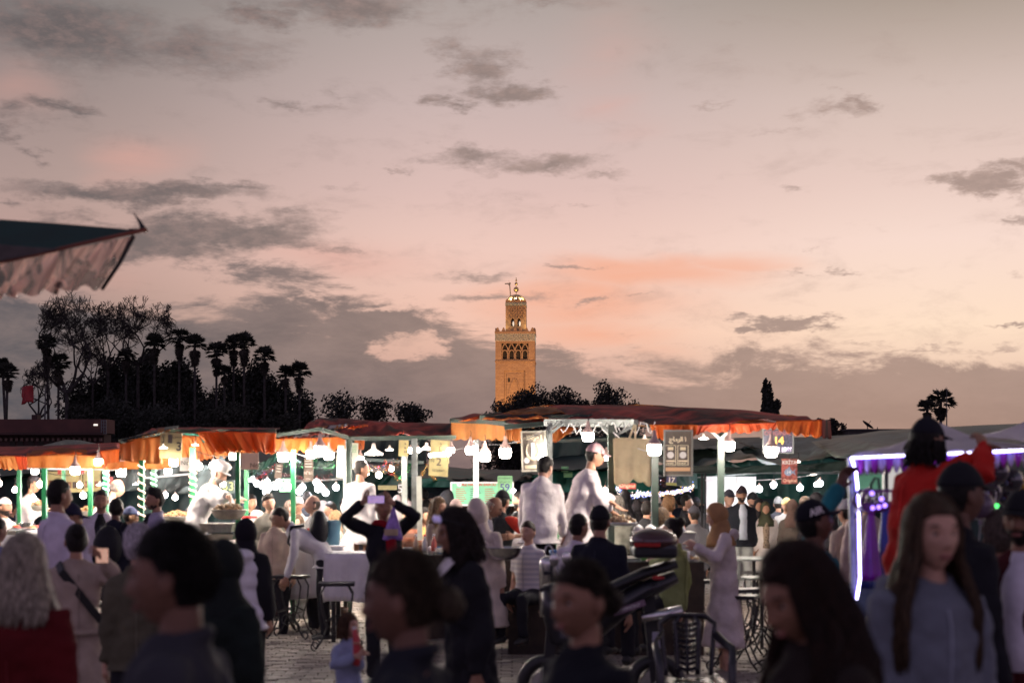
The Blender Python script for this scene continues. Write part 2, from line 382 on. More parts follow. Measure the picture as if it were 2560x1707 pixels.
sh.bx(-HW, HW, -HW, -HW+1.0, wz, za); sh.bx(-HW, wx0, -HW, -HW+1.0, 0, wz); sh.bx(wx1, HW, -HW, -HW+1.0, 0, wz)
sh.bx(wx0, wx1, -HW+.45, -HW+1.0, 0, wz)
sh.bx(wx0+.8, wx1-.8, -HW+.25, -HW+.45, 0, wz-.9)
sh.build('shaft', M_ST, mn)
for (a, b, c) in ((-HW-.18, HW+.18, 905.5), (-HW-.12, HW+.12, 908)):
    k = MBm(); k.bx(a, b, -HW-.25, HW+.25, zpx(c)-.12, zpx(c)+.12); k.build('string_course', M_ST, mn)
# dark back of the arcade and its interlaced arches
k = MBm(); k.bx(ax0, ax1, -HW+.93, -HW+.99, za, zb_); k.build('arcade_recess', M_DARK, mn)
n_ar = 4; aw = (ax1-ax0)/n_ar
for i in range(n_ar):
    cx = ax0+aw*(i+.5); k = MBm(); zs = za+(zb_-za)*.36
    for sgn in (-1, 1):
        k.bx(cx+sgn*aw*.40-.16, cx+sgn*aw*.40+.16, -HW+.25, -HW+.6, za, zs)
    pr = [(cx+aw*.40*math.cos(t), zs+aw*.52*math.sin(t)) for t in [math.pi*q/10 for q in range(11)]]
    for a, b in zip(pr, pr[1:]): k.bar(mp(a[0], -HW+.4, a[1]), mp(b[0], -HW+.4, b[1]), .34, .34)
    k.build('arch', M_ST, mn)
k = MBm()
zs = za+(zb_-za)*.52; rr = aw*.95
for i in range(-1, n_ar+2):
    cx = ax0+aw*i; pr = []
    for t in [math.pi*q/12 for q in range(13)]:
        x, z = cx+rr*math.cos(t), zs+(zb_-zs)*1.05*math.sin(t)
        if ax0 <= x <= ax1: pr.append((x, z))
    for a, b in zip(pr, pr[1:]): k.bar(mp(a[0], -HW+.35, a[1]), mp(b[0], -HW+.35, b[1]), .36, .3)
    zz = zb_-.1
k.build('interlaced_arches', M_ST, mn)
for i in (1, 2):
    cx = ax0+aw*(i+.5); k = MBm(); k.prism(arch_poly(cx, aw*.22, za+.1, zs-.9), lambda a, b, c: mp(a, -HW+.90+c, b), -.05); k.build('arcade_window', M_DARK, mn)
k = MBm(); cx = (1274.5-1289.5)*K; zc = zpx(951)
k.prism(arch_poly(cx, .34, zc-.9, zc), lambda a, b, c: mp(a, -HW+.24-c, b), .05); k.build('slit_window', M_DARK, mn)
# relief of the blind arch in the lower panel
k = MBm(); pr = [((cx_*K), zpx(988)+7.5*K*5*math.sin(math.pi*q/14)) for q, cx_ in [(q, -14+28*q/14+0) for q in range(15)]]
for a, b in zip(pr, pr[1:]): k.bar(mp(a[0], -HW+.2, a[1]), mp(b[0], -HW+.2, b[1]), .45, .35)
k.build('blind_arch', M_ST, mn)
# tile band
tz0, tz1 = zpx(856.5), zpx(838.5)
k = MBm(); k.bx(-HW-.10, HW+.10, -HW-.12, HW+.12, tz0, tz1); k.build('tile_band', M_TILE, mn)
k = MBm(); nx = 26; nz = 5; cw = 2*HW/nx; ch = (tz1-tz0)/nz
for i in range(nx):
    for j in range(nz):
        x = -HW+cw*(i+.5); z = tz0+ch*(j+.5)
        for q in range(4):
            a = math.pi/4+q*math.pi/2; r = min(cw, ch)*.46
            p, p2 = (x+r*math.cos(a), z+r*math.sin(a)), (x+r*math.cos(a+math.pi/2), z+r*math.sin(a+math.pi/2))
            k.bar(mp(p[0], -HW-.15, p[1]), mp(p2[0], -HW-.15, p2[1]), .10, .10)
            y = -HW+cw*(i+.5)
for j in (0, nz): k.bx(-HW-.11, HW+.11, -HW-.2, -HW-.1, tz0+ch*j-.08, tz0+ch*j+.08)
k.build('tile_pattern', M_TLIT, mn)
k = MBm(); k.bx(-HW-.2, HW+.2, -HW-.3, HW+.2, tz1+.002, zpx(832.5)); k.build('cornice', M_ST, mn)
mz = zpx(832.5)
def merlon(cx, cy, w, h, z):
    k = MBm()
    for i, (ww, hh) in enumerate(((1, .25), (.78, .25), (.55, .25), (.30, .25))):
        k.bx(cx-w*ww/2, cx+w*ww/2, cy-.35, cy+.35, z+h*i*.25-(.03 if i else 0), z+h*(i+1)*.25)
    return k.build('merlon', M_ST, mn)
for i in range(7):
    for cy in (-HW+.2, HW-.2): merlon(-HW+.75+(2*HW-1.5)*i/6, cy, 1.15, 9.2*K, mz)
for i in range(1, 6):
    for sx in (-1, 1):
        k = MBm(); cy = -HW+(2*HW)*i/6
        for q, ww in enumerate((1, .78, .55, .3)): k.bx(sx*(HW-.2)-.35, sx*(HW-.2)+.35, cy-.58*ww, cy+.58*ww, mz+2.3*K*q, mz+2.3*K*(q+1))
        k.build('merlon', M_ST, mn)
# lantern
LW = 25.4*K; lz1 = zpx(754)
lx = (1290.5-1289.5)*K
k = MBm(); wz0, wz1 = zpx(818), zpx(799)
wins = [(1282.5-1289.5)*K, (1298.5-1289.5)*K]; ww = 4.2*K
k.bx(lx-LW, lx+LW, -LW+.6, LW, mz, lz1); k.bx(lx-LW, lx+LW, -LW, -LW+.6, mz, wz0); k.bx(lx-LW, lx+LW, -LW, -LW+.6, wz1+.3, lz1)
k.bx(lx-LW, wins[0]-ww, -LW, -LW+.6, wz0, wz1+.3); k.bx(wins[0]+ww, wins[1]-ww, -LW, -LW+.6, wz0, wz1+.3); k.bx(wins[1]+ww, lx+LW, -LW, -LW+.6, wz0, wz1+.3)
k.build('lantern', M_ST, mn)
for wxx in wins:
    k = MBm(); k.prism(arch_poly(wxx, ww*.62, wz0+.1, wz1-.5), lambda a, b, c: mp(a, -LW+.58-c, b), .05); k.build('lantern_window', M_DARK, mn)
    k = MBm(); pr = [(wxx+ww*.95*math.cos(t), wz1-.3+ww*1.2*math.sin(t)) for t in [math.pi*q/10 for q in range(11)]]
    for a, b in zip(pr, pr[1:]): k.bar(mp(a[0], -LW-.08, a[1]), mp(b[0], -LW-.08, b[1]), .25, .25)
    k.build('window_arch', M_ST, mn)
    k = MBm(); k.ball(mp(wxx+.25, -LW+.2, wz0+.8), (.28, .28, .85), 8, 6); w = k.build('glowing_loudspeaker', mat('glowing_white_paint', (.8, .78, .72), .5, emit=.5), mn)  # floodlit look put into the loudspeaker as a glow of its own
k = MBm()
for i in range(5):
    for j in range(5):
        x = lx-LW*.62+LW*1.24*i/4+(LW*.155 if j % 2 else 0); z = zpx(796)+ (zpx(771)-zpx(796))*j/4
        if x > lx+LW*.8: continue
        k.bar(mp(x-.55, -LW-.06, z-.7), mp(x, -LW-.06, z+.6), .2, .25); k.bar(mp(x, -LW-.06, z+.6), mp(x+.55, -LW-.06, z-.7), .2, .25)
k.build('lattice_relief', mat('dark_stucco', (.28, .18, .11), .9), mn)  # lattice in a darker stucco than the walls
lt0, lt1 = zpx(767), zpx(759.5)
k = MBm(); k.bx(lx-LW-.08, lx+LW+.08, -LW-.1, LW+.1, lt0, lt1); k.build('tile_band', M_TILE, mn)
k = MBm()
for i in range(13):
    x = lx-LW+2*LW*(i+.5)/13; z = (lt0+lt1)/2; r = .36
    for q in range(4):
        a = q*math.pi/2; k.bar(mp(x+r*math.cos(a), -LW-.14, z+r*math.sin(a)), mp(x+r*math.cos(a+math.pi/2), -LW-.14, z+r*math.sin(a+math.pi/2)), .12, .1)
k.build('tile_pattern', M_TLIT, mn)
for i in range(7):
    for cy in (-LW+.1,): merlon(lx-LW+.4+(2*LW-.8)*i/6, cy, .55, 3.5*K, lz1)
dz = zpx(756)
k = MBm(); R0 = 22.5*K
k.lathe([(R0, 0), (R0*1.0, .5), (R0*.97, 1.0), (R0*.82, 1.75), (R0*.55, 2.25), (R0*.25, 2.5), (.02, 2.6)], mp(lx, 0, dz-.3), 28)
k.build('dome', mat('dome_plaster', (.55, .42, .26), .7, var=.25), mn, smooth=True)
k = MBm()
for i in range(12):
    a = 2*math.pi*i/12+.13; pr = []
    for r, z in [(R0*1.02, 0), (R0*1.02, .5), (R0*.99, 1.0), (R0*.84, 1.78), (R0*.56, 2.3), (R0*.2, 2.58)]:
        pr.append(mp(lx+r*math.cos(a), r*math.sin(a), dz-.3+z))
    k.tube(pr, .17, 5)
k.build('dome_rib', mat('dome_rib', (.30, .22, .15), .8), mn)
for i in range(8):     # floodlights round the dome
    a = -math.pi/2+(i-3.5)*.45; k = MB(); p = Vector(mp(lx+R0*1.0*math.cos(a), R0*1.0*math.sin(a)-.4, dz+.15))
k = MB(); cx, cy, _ = mp(lx, 0, 0); k.tube([(cx, cy, dz+2), (cx, cy, zpx(694))], .12, 6); k.build('finial_rod', M_GOLD, mn)
for py, r in ((723.8, 6.6), (709.5, 3.9), (701, 2.3)):
    k = MB(); k.ball((cx, cy, zpx(py)), r*K, 18, 12); k.build('golden_ball', M_GOLD, mn, smooth=True)
k = MB(); gx = (1276.4-HX)*K; gy = MD-1
k.bar((gx, gy, zpx(745)), (gx-.3, gy, zpx(708)), .3); k.bar((gx+.1, gy, zpx(709.3)), ((1262.3-HX)*K, gy, zpx(710.5)), .28); k.bar((gx-.2, gy, zpx(716)), ((1269-HX)*K, gy, zpx(710)), .18)
k.bar((gx-.3, gy, zpx(709)), ((1272-HX)*K, gy, zpx(702)), .07)
k.build('gallows', mat('weathered_timber', (.07, .055, .045), .9), mn)
def spot(name, loc, target, e, col, ang, size=1.0):
    l = bpy.data.lights.new(name, 'SPOT'); l.energy = e; l.color = col; l.spot_size = ang; l.shadow_soft_size = size; l.spot_blend = .6
    o = bpy.data.objects.new(name, l); COL.objects.link(o); o.location = loc
    o.rotation_euler = (Vector(target)-Vector(loc)).to_track_quat('-Z', 'Y').to_euler(); return o
# the floodlights that light the tower (hidden behind the trees at its foot) and the ones on its ledges
spot('floodlight', (mx0-22, MD-60, 3), (mx0, MD-5, 42), 150000, (1, .52, .20), R(60))
spot('floodlight', (mx0+42, MD-40, 3), (mx0+3, MD, 38), 150000, (1, .50, .18), R(60))
for fx, fy, l in ((mx0-22, MD-60, 'floodlight on a short mast left of the minaret, hidden by trees'), (mx0+42, MD-40, 'floodlight on a short mast right of the minaret, hidden by trees')):
    t = thing('floodlight_mast', (fx, fy, 0), l, 'floodlight'); k = MB(); k.tube([(fx, fy-.7, 0), (fx, fy-.7, 2.6)], .08, 8); k.build('mast', M_DARK, t); k = MB(); k.box((fx, fy-.75, 3), (1.2, .3, .9), rx=R(-25)); k.build('housing', M_DARK, t)
for sx in (-4.8, 4.8): spot('ledge_floodlight', mp(sx, -HW+.7, mz+.6), mp(lx+sx*.5, -LW, zpx(790)), 1000, (1, .66, .28), R(120), .3)
for sx in (-2.2, 0, 2.2): spot('dome_floodlight', mp(lx+sx, -LW+.35, lz1+.5), mp(lx+sx*.6, 0, dz+1.6), 650, (1, .78, .46), R(130), .15)

# ---------------------------------------------------------------- trees
M_LEAF = mat('dark_foliage', (.040, .044, .038), .85, var=.35, vscale=.6, spec=.1)
M_LEAF2 = mat('olive_foliage', (.044, .046, .038), .85, var=.35, vscale=.8, spec=.1)
M_BARK = mat('grey_bark', (.046, .042, .040), .9, var=.25, vscale=2, spec=.1)
M_FROND = mat('palm_frond', (.040, .044, .036), .7, var=.3, vscale=1, spec=.2)
M_SKIRT = mat('dead_frond', (.044, .040, .033), .9, var=.3, vscale=1, spec=.1)

def leaf_cloud(k, r, centers, n, size):
    """n leaf-sized quads scattered through ellipsoids [(c, (rx,ry,rz))]"""
    tot = sum(e[0]*e[1]*e[2] for _, e in centers); vs = []; fs = []
    for c, e in centers:
        m = int(n*(e[0]*e[1]*e[2])/tot)+6
        for _ in range(m):
            a = r.uniform(0, 2*math.pi); z = r.uniform(-1, 1); rad = r.uniform(.25, 1)**.45; q = math.sqrt(1-z*z)
            jit = 1+.18*math.sin(5*a+3*z+c[0])
            p = (c[0]+e[0]*rad*jit*q*math.cos(a), c[1]+e[1]*rad*jit*q*math.sin(a), c[2]+e[2]*rad*jit*z)
            s = size*r.uniform(.5, 1.3); b = len(vs)
            ax = Vector((r.gauss(0, 1), r.gauss(0, 1), r.gauss(0, 1))).normalized(); o = ax.orthogonal().normalized()*s; w = ax.cross(o).normalized()*s*.6
            P0 = Vector(p); vs += [P0-o, P0-w, P0+o, P0+w]; fs.append((b, b+1, b+2, b+3))
    k.add(vs, fs)

def leafy_tree(px, topy, w_px, D, h_px, label, group, seed, dense=1.0, name='leafy_tree', leaf=None, low=True, mt=None):
    r = random.Random(seed); c = P(px, topy, D); top = c.z; w = S(w_px, D)/2*1.22; h = S(h_px, D)
    t = thing(name, (c.x, D, 0), label, 'tree', group); zc = top-h*.5; z_lo = top-h
    k = MB(); br = MB(); br.tube([(c.x, D, -.1), (c.x+.2, D, max(.5, (zc-h*.3)*.5)), (c.x, D, zc)], [.5, .38, .18], 7)
    cs = []
    nb = 13
    for i in range(nb):
        a = r.uniform(0, 6.28); f = r.uniform(.25, .80); zz = r.uniform(-.72, .72); q = math.sqrt(max(.05, 1-zz*zz))
        cc = (c.x+w*f*q*math.cos(a), D+w*.7*f*q*math.sin(a), zc+h*.45*zz*.82)
        e = r.uniform(.26, .42); cs.append((cc, (w*e, w*e*.9, h*e*.62)))
        br.tube([(c.x, D, zc-h*.38), ((c.x+cc[0])/2, (D+cc[1])/2, (zc-h*.2+cc[2])/2), cc], [.18, .12, .04], 5)
    cs.append(((c.x, D, zc-h*.05), (w*.55, w*.5, h*.36)))
    if low: cs.append(((c.x-w*.2, D, z_lo*.55), (w*.9, w*.6, z_lo*.5))); cs.append(((c.x+w*.3, D+1, z_lo*.8), (w*.8, w*.6, z_lo*.45)))
    leaf_cloud(k, r, cs, int(4600*min(dense, 1.9)), leaf or max(.16, h*.024))
    k.build('crown', mt or (M_LEAF if seed % 2 else M_LEAF2), t); br.build('trunk', M_BARK, t, smooth=True); return t

def bare_tree(px, basey, D, topy, halfw_px, label, seed, group=None, depth=7, lean=0):
    r = random.Random(seed); t = thing('bare_tree', (P(px, 0, D).x, D, 0), label, 'tree', group)
    x0 = P(px, 0, D).x; zt = P(0, topy, D).z; zb = max(0, P(0, basey, D).z); hw = S(halfw_px, D)
    k = MB(); tw = MB(); H = zt-zb; th = H/3.15
    def grow(p, d, L, rad, lv):
        pts = [p]; q = p.copy(); dd = d.copy(); n = 4
        for i in range(n):
            dd = (dd+Vector((r.gauss(0, .13), r.gauss(0, .13), r.gauss(.05, .08)))).normalized()
            q = q+dd*(L/n)
            ox = (q.x-x0)/hw
            if abs(ox) > .85: dd.x -= .35*ox
            pts.append(q.copy())
        e = max(rad*.70, .022)
        (k if lv < 4 else tw).tube(pts, [rad+(e-rad)*i/n for i in range(n+1)], 6 if lv < 3 else 3, cap=False)
        if lv >= depth: return
        for b in range(2 if lv < 2 else r.choice((2, 2, 3))):
            nd = (dd*1.0+Vector((r.gauss(0, .72), r.gauss(0, .5), r.gauss(.06, .32)))).normalized()
            grow(q, nd, L*r.uniform(.66, .86), e*.88, lv+1)
        if lv > 1:
            for pp in pts[1:-1]:
                if r.random() < .45:
                    nd = (dd+Vector((r.gauss(0, .9), r.gauss(0, .8), r.gauss(0, .5)))).normalized(); grow(pp, nd, L*.5, e*.45, max(lv+2, depth-1))
    k.tube([(x0+lean*.3, D, -.1), (x0+lean*.1, D, zb*.6), (x0, D, zb)], [th*.10, th*.085, th*.07], 8)
    for a in range(4):
        grow(Vector((x0, D, zb)), Vector(((a-1.5)*.8+r.gauss(0, .1), r.gauss(0, .3), 1)).normalized(), th, th*.070, 0)
    k.build('trunk', M_BARK, t, smooth=True); o = tw.build('twigs', M_BARK, t); o['kind'] = 'stuff'; return t

def palm(px, crowny, D, r_px, label, seed, group='tall skirted fan palms', lean=0, skirt=1.3):
    r = random.Random(seed); c = P(px, crowny, D); t = thing('palm_tree', (c.x+lean, D, 0), label, 'tree', group); rr = S(r_px, D)*r.uniform(1.25, 1.55)
    k = MB(); k.tube([(c.x+lean, D, -.1), (c.x+lean*.5, D, c.z*.5), (c.x, D, c.z)], [.17, .13, .12], 7); k.build('trunk', M_BARK, t, smooth=True)
    f = MB()
    def fan(base, d, L, n=11, droop=.25):
        d = d.normalized(); side = d.cross(Vector((0, 0, 1)))
        side = side.normalized() if side.length > .05 else Vector((1, 0, 0)); up = side.cross(d)
        m = base+d*L*.45; f.bar(base, m, .05)
        for i in range(n):
            a = (i/(n-1)-.5)*2.3; e = d*math.cos(a)+side*math.sin(a)+up*r.uniform(-.1, .15)
            tip = m+e*L*.62*r.uniform(.85, 1.1)-Vector((0, 0, droop*L*r.uniform(.1, .6))); w = side*math.cos(a)*.075*L-d*math.sin(a)*.075*L
            mid = m+e*L*.32
            f.add([m, mid+w, tip, mid-w], [(0, 1, 2, 3)])
    for i in range(38):
        a = r.uniform(0, 6.283); el = r.uniform(-.45, 1.25); d = Vector((math.cos(a)*math.cos(el), math.sin(a)*math.cos(el), math.sin(el)))
        fan(c, d, rr*r.uniform(.85, 1.1))
    f.build('crown', M_FROND, t)
    f = MB()
    for i in range(int(34*skirt)):
        a = r.uniform(0, 6.283); h = r.uniform(0, skirt); base = c-Vector((0, 0, rr*h)); d = Vector((math.cos(a)*.38, math.sin(a)*.38, -1))
        fan(base, d, rr*.75*(1.15-.45*h/max(skirt, .1)), 7, .1)
    f.build('dead_frond_skirt', M_SKIRT, t); return t

bare_tree(167, 985, 150, 768, 66, 'leafless tree standing at the far left behind the tall thin palm', 11, depth=7)
bare_tree(270, 925, 158, 780, 92, 'leafless tree with wide forked limbs in the middle of the bare group', 23, depth=7)
bare_tree(345, 915, 152, 758, 98, 'leafless tree with a broad domed crown, tallest of the bare group', 5, depth=7)
bare_tree(98, 1045, 140, 905, 28, 'small faint leafless tree beside the red flag', 9, depth=6)
bare_tree(232, 960, 156, 848, 34, 'small leafless tree low between the two big bare ones', 31, depth=6)
bare_tree(2093, 1110, 90, 1062, 24, 'small pale leafless bush beyond the green tents', 17, depth=6)
for i, (px, cy, rp, D, lab, ln, sk) in enumerate([
    (117, 858, 21, 140, 'tall thin palm with a long brown skirt in front of the leafless tree', .3, 2.2),
    (146, 908, 24, 150, 'shorter palm just right of the tall thin palm, under the leafless crown', 0, 1.4),
    (315, 892, 18, 150, 'palm poking out of the dark trees below the middle leafless tree', 0, 1.2),
    (386, 858, 24, 150, 'palm overlapping the right side of the domed leafless crown', 0, 1.3),
    (448, 845, 22, 150, 'palm at the right edge of the domed leafless crown, higher of a close pair', 0, 1.4),
    (487, 862, 24, 148, 'palm with a bare trunk standing clear to the right of the leafless crowns', 0, 1.5),
    (541, 880, 21, 150, 'single slim palm in the gap of open sky', 0, 1.5),
    (584, 862, 22, 155, 'palm on the left of the tallest pair beside the gap of sky', 0, 1.4),
    (610, 858, 23, 150, 'palm on the right of the tallest pair beside the gap of sky', 0, 1.4),
    (661, 890, 24, 150, 'palm to the right of the tallest pair, standing over leafy trees', 0, 1.2),
    (561, 930, 17, 150, 'low palm below the slim palm in the gap', 0, 1.0),
    (714, 934, 19, 150, 'palm near the right end of the dark grove, left of the last one', 0, 1.0),
    (749, 930, 20, 150, 'last palm at the right end of the dark grove', 0, 1.3),
    (6, 912, 15, 130, 'slender palm cut by the left edge of the photo, upper of the two', .6, .8),
    (19, 934, 21, 128, 'slender palm near the left edge of the photo, lower of the two', -.3, 1.0),
    (2318, 1020, 21, 120, 'bushy palm left of its taller neighbour above the white tent', 0, .9),
    (2352, 1002, 25, 122, 'taller palm above the white purple-lit tent', 0, .9)]):
    palm(px, cy, D, rp, lab, 40+i, lean=ln, skirt=sk)
G1 = 'dark leafy trees of the grove'
for i, (px, ty, w, h, D) in enumerate([(205, 930, 120, 190, 165), (290, 850, 90, 190, 164), (355, 860, 90, 190, 163), (455, 900, 90, 190, 161), (640, 900, 70, 170, 158), (262, 920, 130, 190, 166), (325, 880, 130, 220, 165), (385, 905, 140, 200, 162), (432, 880, 110, 230, 160), (300, 975, 150, 150, 150), (210, 1000, 130, 120, 150), (470, 940, 100, 170, 155),
    (520, 955, 100, 150, 158), (560, 960, 110, 150, 156), (604, 905, 110, 190, 160), (650, 890, 110, 200, 158), (690, 930, 110, 180, 160), (735, 955, 90, 160, 158), (560, 1000, 200, 120, 148), (400, 1000, 200, 130, 146), (700, 1030, 120, 80, 150), (760, 1000, 50, 100, 160)]):
    leafy_tree(px, ty, w, D, h, 'dark leafy tree of the palm grove, one of its merged crowns', G1, 60+i, dense=1.7 if w < 180 else 2.4)
leafy_tree(857, 968, 108, 150, 110, 'dark round tree right of the grove with gaps in its crown', None, 91, dense=.8)
leafy_tree(938, 982, 84, 150, 90, 'dark middle tree of the three standing apart left of the minaret', None, 92, dense=1.0)
leafy_tree(1019, 1002, 92, 150, 70, 'low dark bushy tree closest to the minaret on its left', None, 93, dense=1.4)
leafy_tree(1262, 1005, 110, 160, 80, 'low dark leafy tree at the foot of the minaret', None, 94, dense=1.6)
leafy_tree(1340, 953, 130, 162, 130, 'dense dark tree hiding the foot of the minaret', None, 95, dense=2.6)
leafy_tree(1406, 962, 110, 160, 110, 'dense dark tree right of the minaret foot', None, 97, dense=2.4)
leafy_tree(1300, 975, 110, 161, 110, 'dark leafy tree in front of the minaret wall', None, 99, dense=2.0)
leafy_tree(1448, 995, 70, 158, 60, 'small dark tree between the dense clump and the round one', None, 96, dense=1.3)
leafy_tree(1521, 948, 92, 150, 100, 'round dark tree right of the minaret above the orange roof', None, 101, dense=1.6)
leafy_tree(1575, 1002, 60, 150, 40, 'low scrubby tree beside the round dark tree', None, 103, dense=.5)
leafy_tree(2062, 1045, 60, 90, 60, 'dark bushy tree behind the end of the orange canopy', None, 105, dense=1.2, leaf=.12)
def cypress():
    D = 130; r = random.Random(4); c = P(1921, 950, D); t = thing('cypress_tree', (c.x, D, 0), 'narrow pointed cypress with a second tip standing alone against the sky', 'tree'); k = MB(); cs = []
    for i in range(16):
        f = i/15; py = 952+f*100; w = (3+12*f**.7); cs.append((P(1914+4*f+(r.uniform(-2, 2)), py, D), (S(w, D), S(w, D), S(9, D))))
    for i in range(8):
        f = i/7; cs.append((P(1925+5*f, 962+f*80, D), (S(2.5+6*f, D), S(3+5*f, D), S(9, D))))
    cs.append((P(1942, 1012, D), (S(8, D), S(8, D), S(12, D)))); cs.append((P(1938, 1035, D), (S(10, D), S(9, D), S(14, D))))
    leaf_cloud(k, r, cs, 3600, .22); k.build('crown', M_LEAF, t); k = MB(); k.tube([(c.x, D, -.1), (c.x, D, c.z*.9)], [.3, .05], 6); k.build('trunk', M_BARK, t)
cypress()
k = MB(); p = P(2367, 972, 118); k.tube([(p.x, 118, 0), p], [.08, .03], 6); k.build('mast', mat('dark_metal', (.04, .04, .045), .5), label='thin mast beside the taller palm above the white tent', cat='mast')

# ---------------------------------------------------------------- far buildings
M_RED = mat('red_plaster', (.10, .040, .034), .85, var=.2, vscale=.4, bump=.2, bscale=3)
M_REDD = mat('dark_red_plaster', (.06, .028, .025), .85, var=.2, vscale=.4)
def left_building():
    D = 75; t = thing('long_building', (P(60, 0, D).x, D, 0), 'long dark red building with an arched arcade behind the stalls at left', 'building')
    x0, x1 = P(-500, 0, D).x, P(255, 0, D).x; z = lambda py: P(0, py, D).z
    k = MB(); k.box(((x0+x1)/2, D+1.6, z(1081)/2+z(1046)/2), (x1-x0, 1.6, z(1046)-z(1081))); k.build('upper_wall', M_RED, t)
    k = MB(); xl, xr = x0, P(243, 0, D).x
    k.box(((xl+xr)/2, D+1.9, z(1083)/2), (xr-xl, 1.4, z(1083))); k.build('wall', M_REDD, t)
    k = MB(); k.box(((xl+xr)/2, D+.9, z(1083)), (xr-xl+.3, .9, .12)); k.build('ledge', M_REDD, t)
    k = MB()
    for i in range(56):
        x = xl+(xr-xl)*(i+.5)/56; k.box((x, D+1.1, z(1097)), (.13, .2, .16))
    k.build('dentil_frieze', mat('pale_plaster', (.18, .12, .10), .9), t)
    for i, px in enumerate((12, 32, 60, 84, 110, 150, 180, 210)):
        x = P(px, 0, D).x; k = MB(); w = .14; zb, zs = z(1128), z(1108)
        k.prism(arch_poly(x, w, zb, zs, n=8), lambda a, b, c: (a, D+1.17-c, b), .04); k.build('arched_window', M_DARK, t)
    k = MB(); k.box((P(65, 0, D).x, D+1.6, z(1046)+.13), (.3, .6, .26)); k.build('chimney', M_REDD, t)
    k = MB(); k.box((P(229, 0, D).x, D+.72, z(1060.5)), (.20, .08, .09)); k.build('wall_lamp', mat('lamp_glow', (.9, .8, .7), .4, emit=1.2), t)
    k = MB(); xa, xb = P(245, 0, D).x, P(257, 0, D).x
    for py in (1050, 1058, 1066, 1074, 1082): k.bar((xa, D+.6, z(py)), (xb, D+.6, z(py)), .04)
    for x in (xa, (xa+xb)/2, xb): k.bar((x, D+.6, z(1048)), (x, D+.6, z(1084)), .04)
    k.build('roof_ladder', mat('grey_metal', (.12, .13, .14), .5), t)
left_building()
def flag():
    D = 74; b = P(80.5, 1046, D); t = P(82, 958, D); r = thing('flag_pole', (b.x, D+4, 0), 'red flag hanging on a pole on the dark red roof', 'flag')
    k = MB(); k.tube([(b.x, D+2, b.z), (t.x, D+2, t.z)], [.05, .03], 6); k.build('pole', mat('dark_metal', (.04, .04, .045), .5), r)
    k = MB()
    def fn(u, v):
        p = P(81.5-29*u+ (3*u if v > .5 else 0)-3*v*u, 964+42*v+3*u-2*math.sin(u*5), D+2); p.y += .15*math.sin(u*7+v*2); return p
    k.grid(fn, 12, 8, .02); k.build('cloth', mat('red_flag_cloth', (.30, .02, .025), .7), r, smooth=True)
flag()
def right_building():
    D = 88; t = thing('flat_building', (P(2180, 0, D).x, D, 0), 'low dark flat-roofed building carrying a satellite dish', 'building')
    a, b = P(2122, 1076, D), P(2420, 1076, D); k = MB(); k.box(((a.x+b.x)/2, D+2, a.z/2), (b.x-a.x, 4, a.z)); k.build('wall', mat('dark_plaster', (.05, .045, .045), .9), t)
    k = MB(); k.box(((a.x+b.x)/2, D+2, a.z+.05), (b.x-a.x+.2, 4.2, .1)); k.build('parapet', mat('dark_plaster', (.05, .045, .045), .9), t)
    d = thing('satellite_dish', P(2175, 1075, D)+Vector((0, .5, .12)), 'dark satellite dish tilted up on the flat roof', 'satellite dish'); c = P(2173, 1063, D)+Vector((0, .5, 0))
    Mx = Matrix.Rotation(R(38), 3, 'Y'); k = MB(); prof = [(.02, 0), (.2, .015), (.34, .05), (.42, .09)]
    vs = []; n = 16
    for r, z in prof:
        for j in range(n): vs.append(c+Mx @ Vector((r*math.cos(6.283*j/n)*1.0, r*math.sin(6.283*j/n), z)))
    fs = [(i*n+j, i*n+(j+1) % n, (i+1)*n+(j+1) % n, (i+1)*n+j) for i in range(3) for j in range(n)]+[tuple(range(n))]
    k.add(vs, fs); k.build('reflector', mat('dark_metal', (.04, .04, .045), .5), d)
    k = MB(); k.bar(c, P(2175, 1075, D)+Vector((0, .5, 0)), .05); k.bar(c, c+Mx @ Vector((0, 0, .38)), .025); k.build('mount', mat('dark_metal', (.04, .04, .045), .5), d)
    k = MB(); p = P(2204, 1066, D); k.bar((p.x, D+1, p.z), (p.x, D+1, a.z), .04); k.build('roof_post', mat('dark_metal', (.04, .04, .045), .5), t)
right_building()
# ---------------------------------------------------------------- people
SKIN = {k: mat('skin', c, .55, var=.10, vscale=9, spec=.35, bump=.12, bscale=60) for k, c in dict(light=(.52, .30, .21), mid=(.40, .215, .135), tan=(.30, .155, .095), dark=(.15, .075, .048), deep=(.19, .095, .062)).items()}  # deep: skin darkened so foreground faces carry their shade in the colour
M_EYE = mat('eye_white', (.55, .52, .48), .3, var=0); M_IRIS = mat('iris', (.03, .018, .01), .2, var=0)
M_LIP = mat('lips', (.30, .11, .09), .5, var=0)
def hairm(c): return mat('hair', c, .48, var=.4, vscale=22, bump=.9, bscale=40, stretch=(5, 5, 1), spec=.22)
def clothm(c, rough=.85, **kw): return mat('cloth', c, rough, var=.10, vscale=5, bump=kw.pop('bump', .45), bscale=11, sheen=.0, spec=.2, **kw)
def puffm(c): return mat('quilted_cloth', c, .45, var=.06, vscale=6, bump=.5, bscale=9, spec=.4)

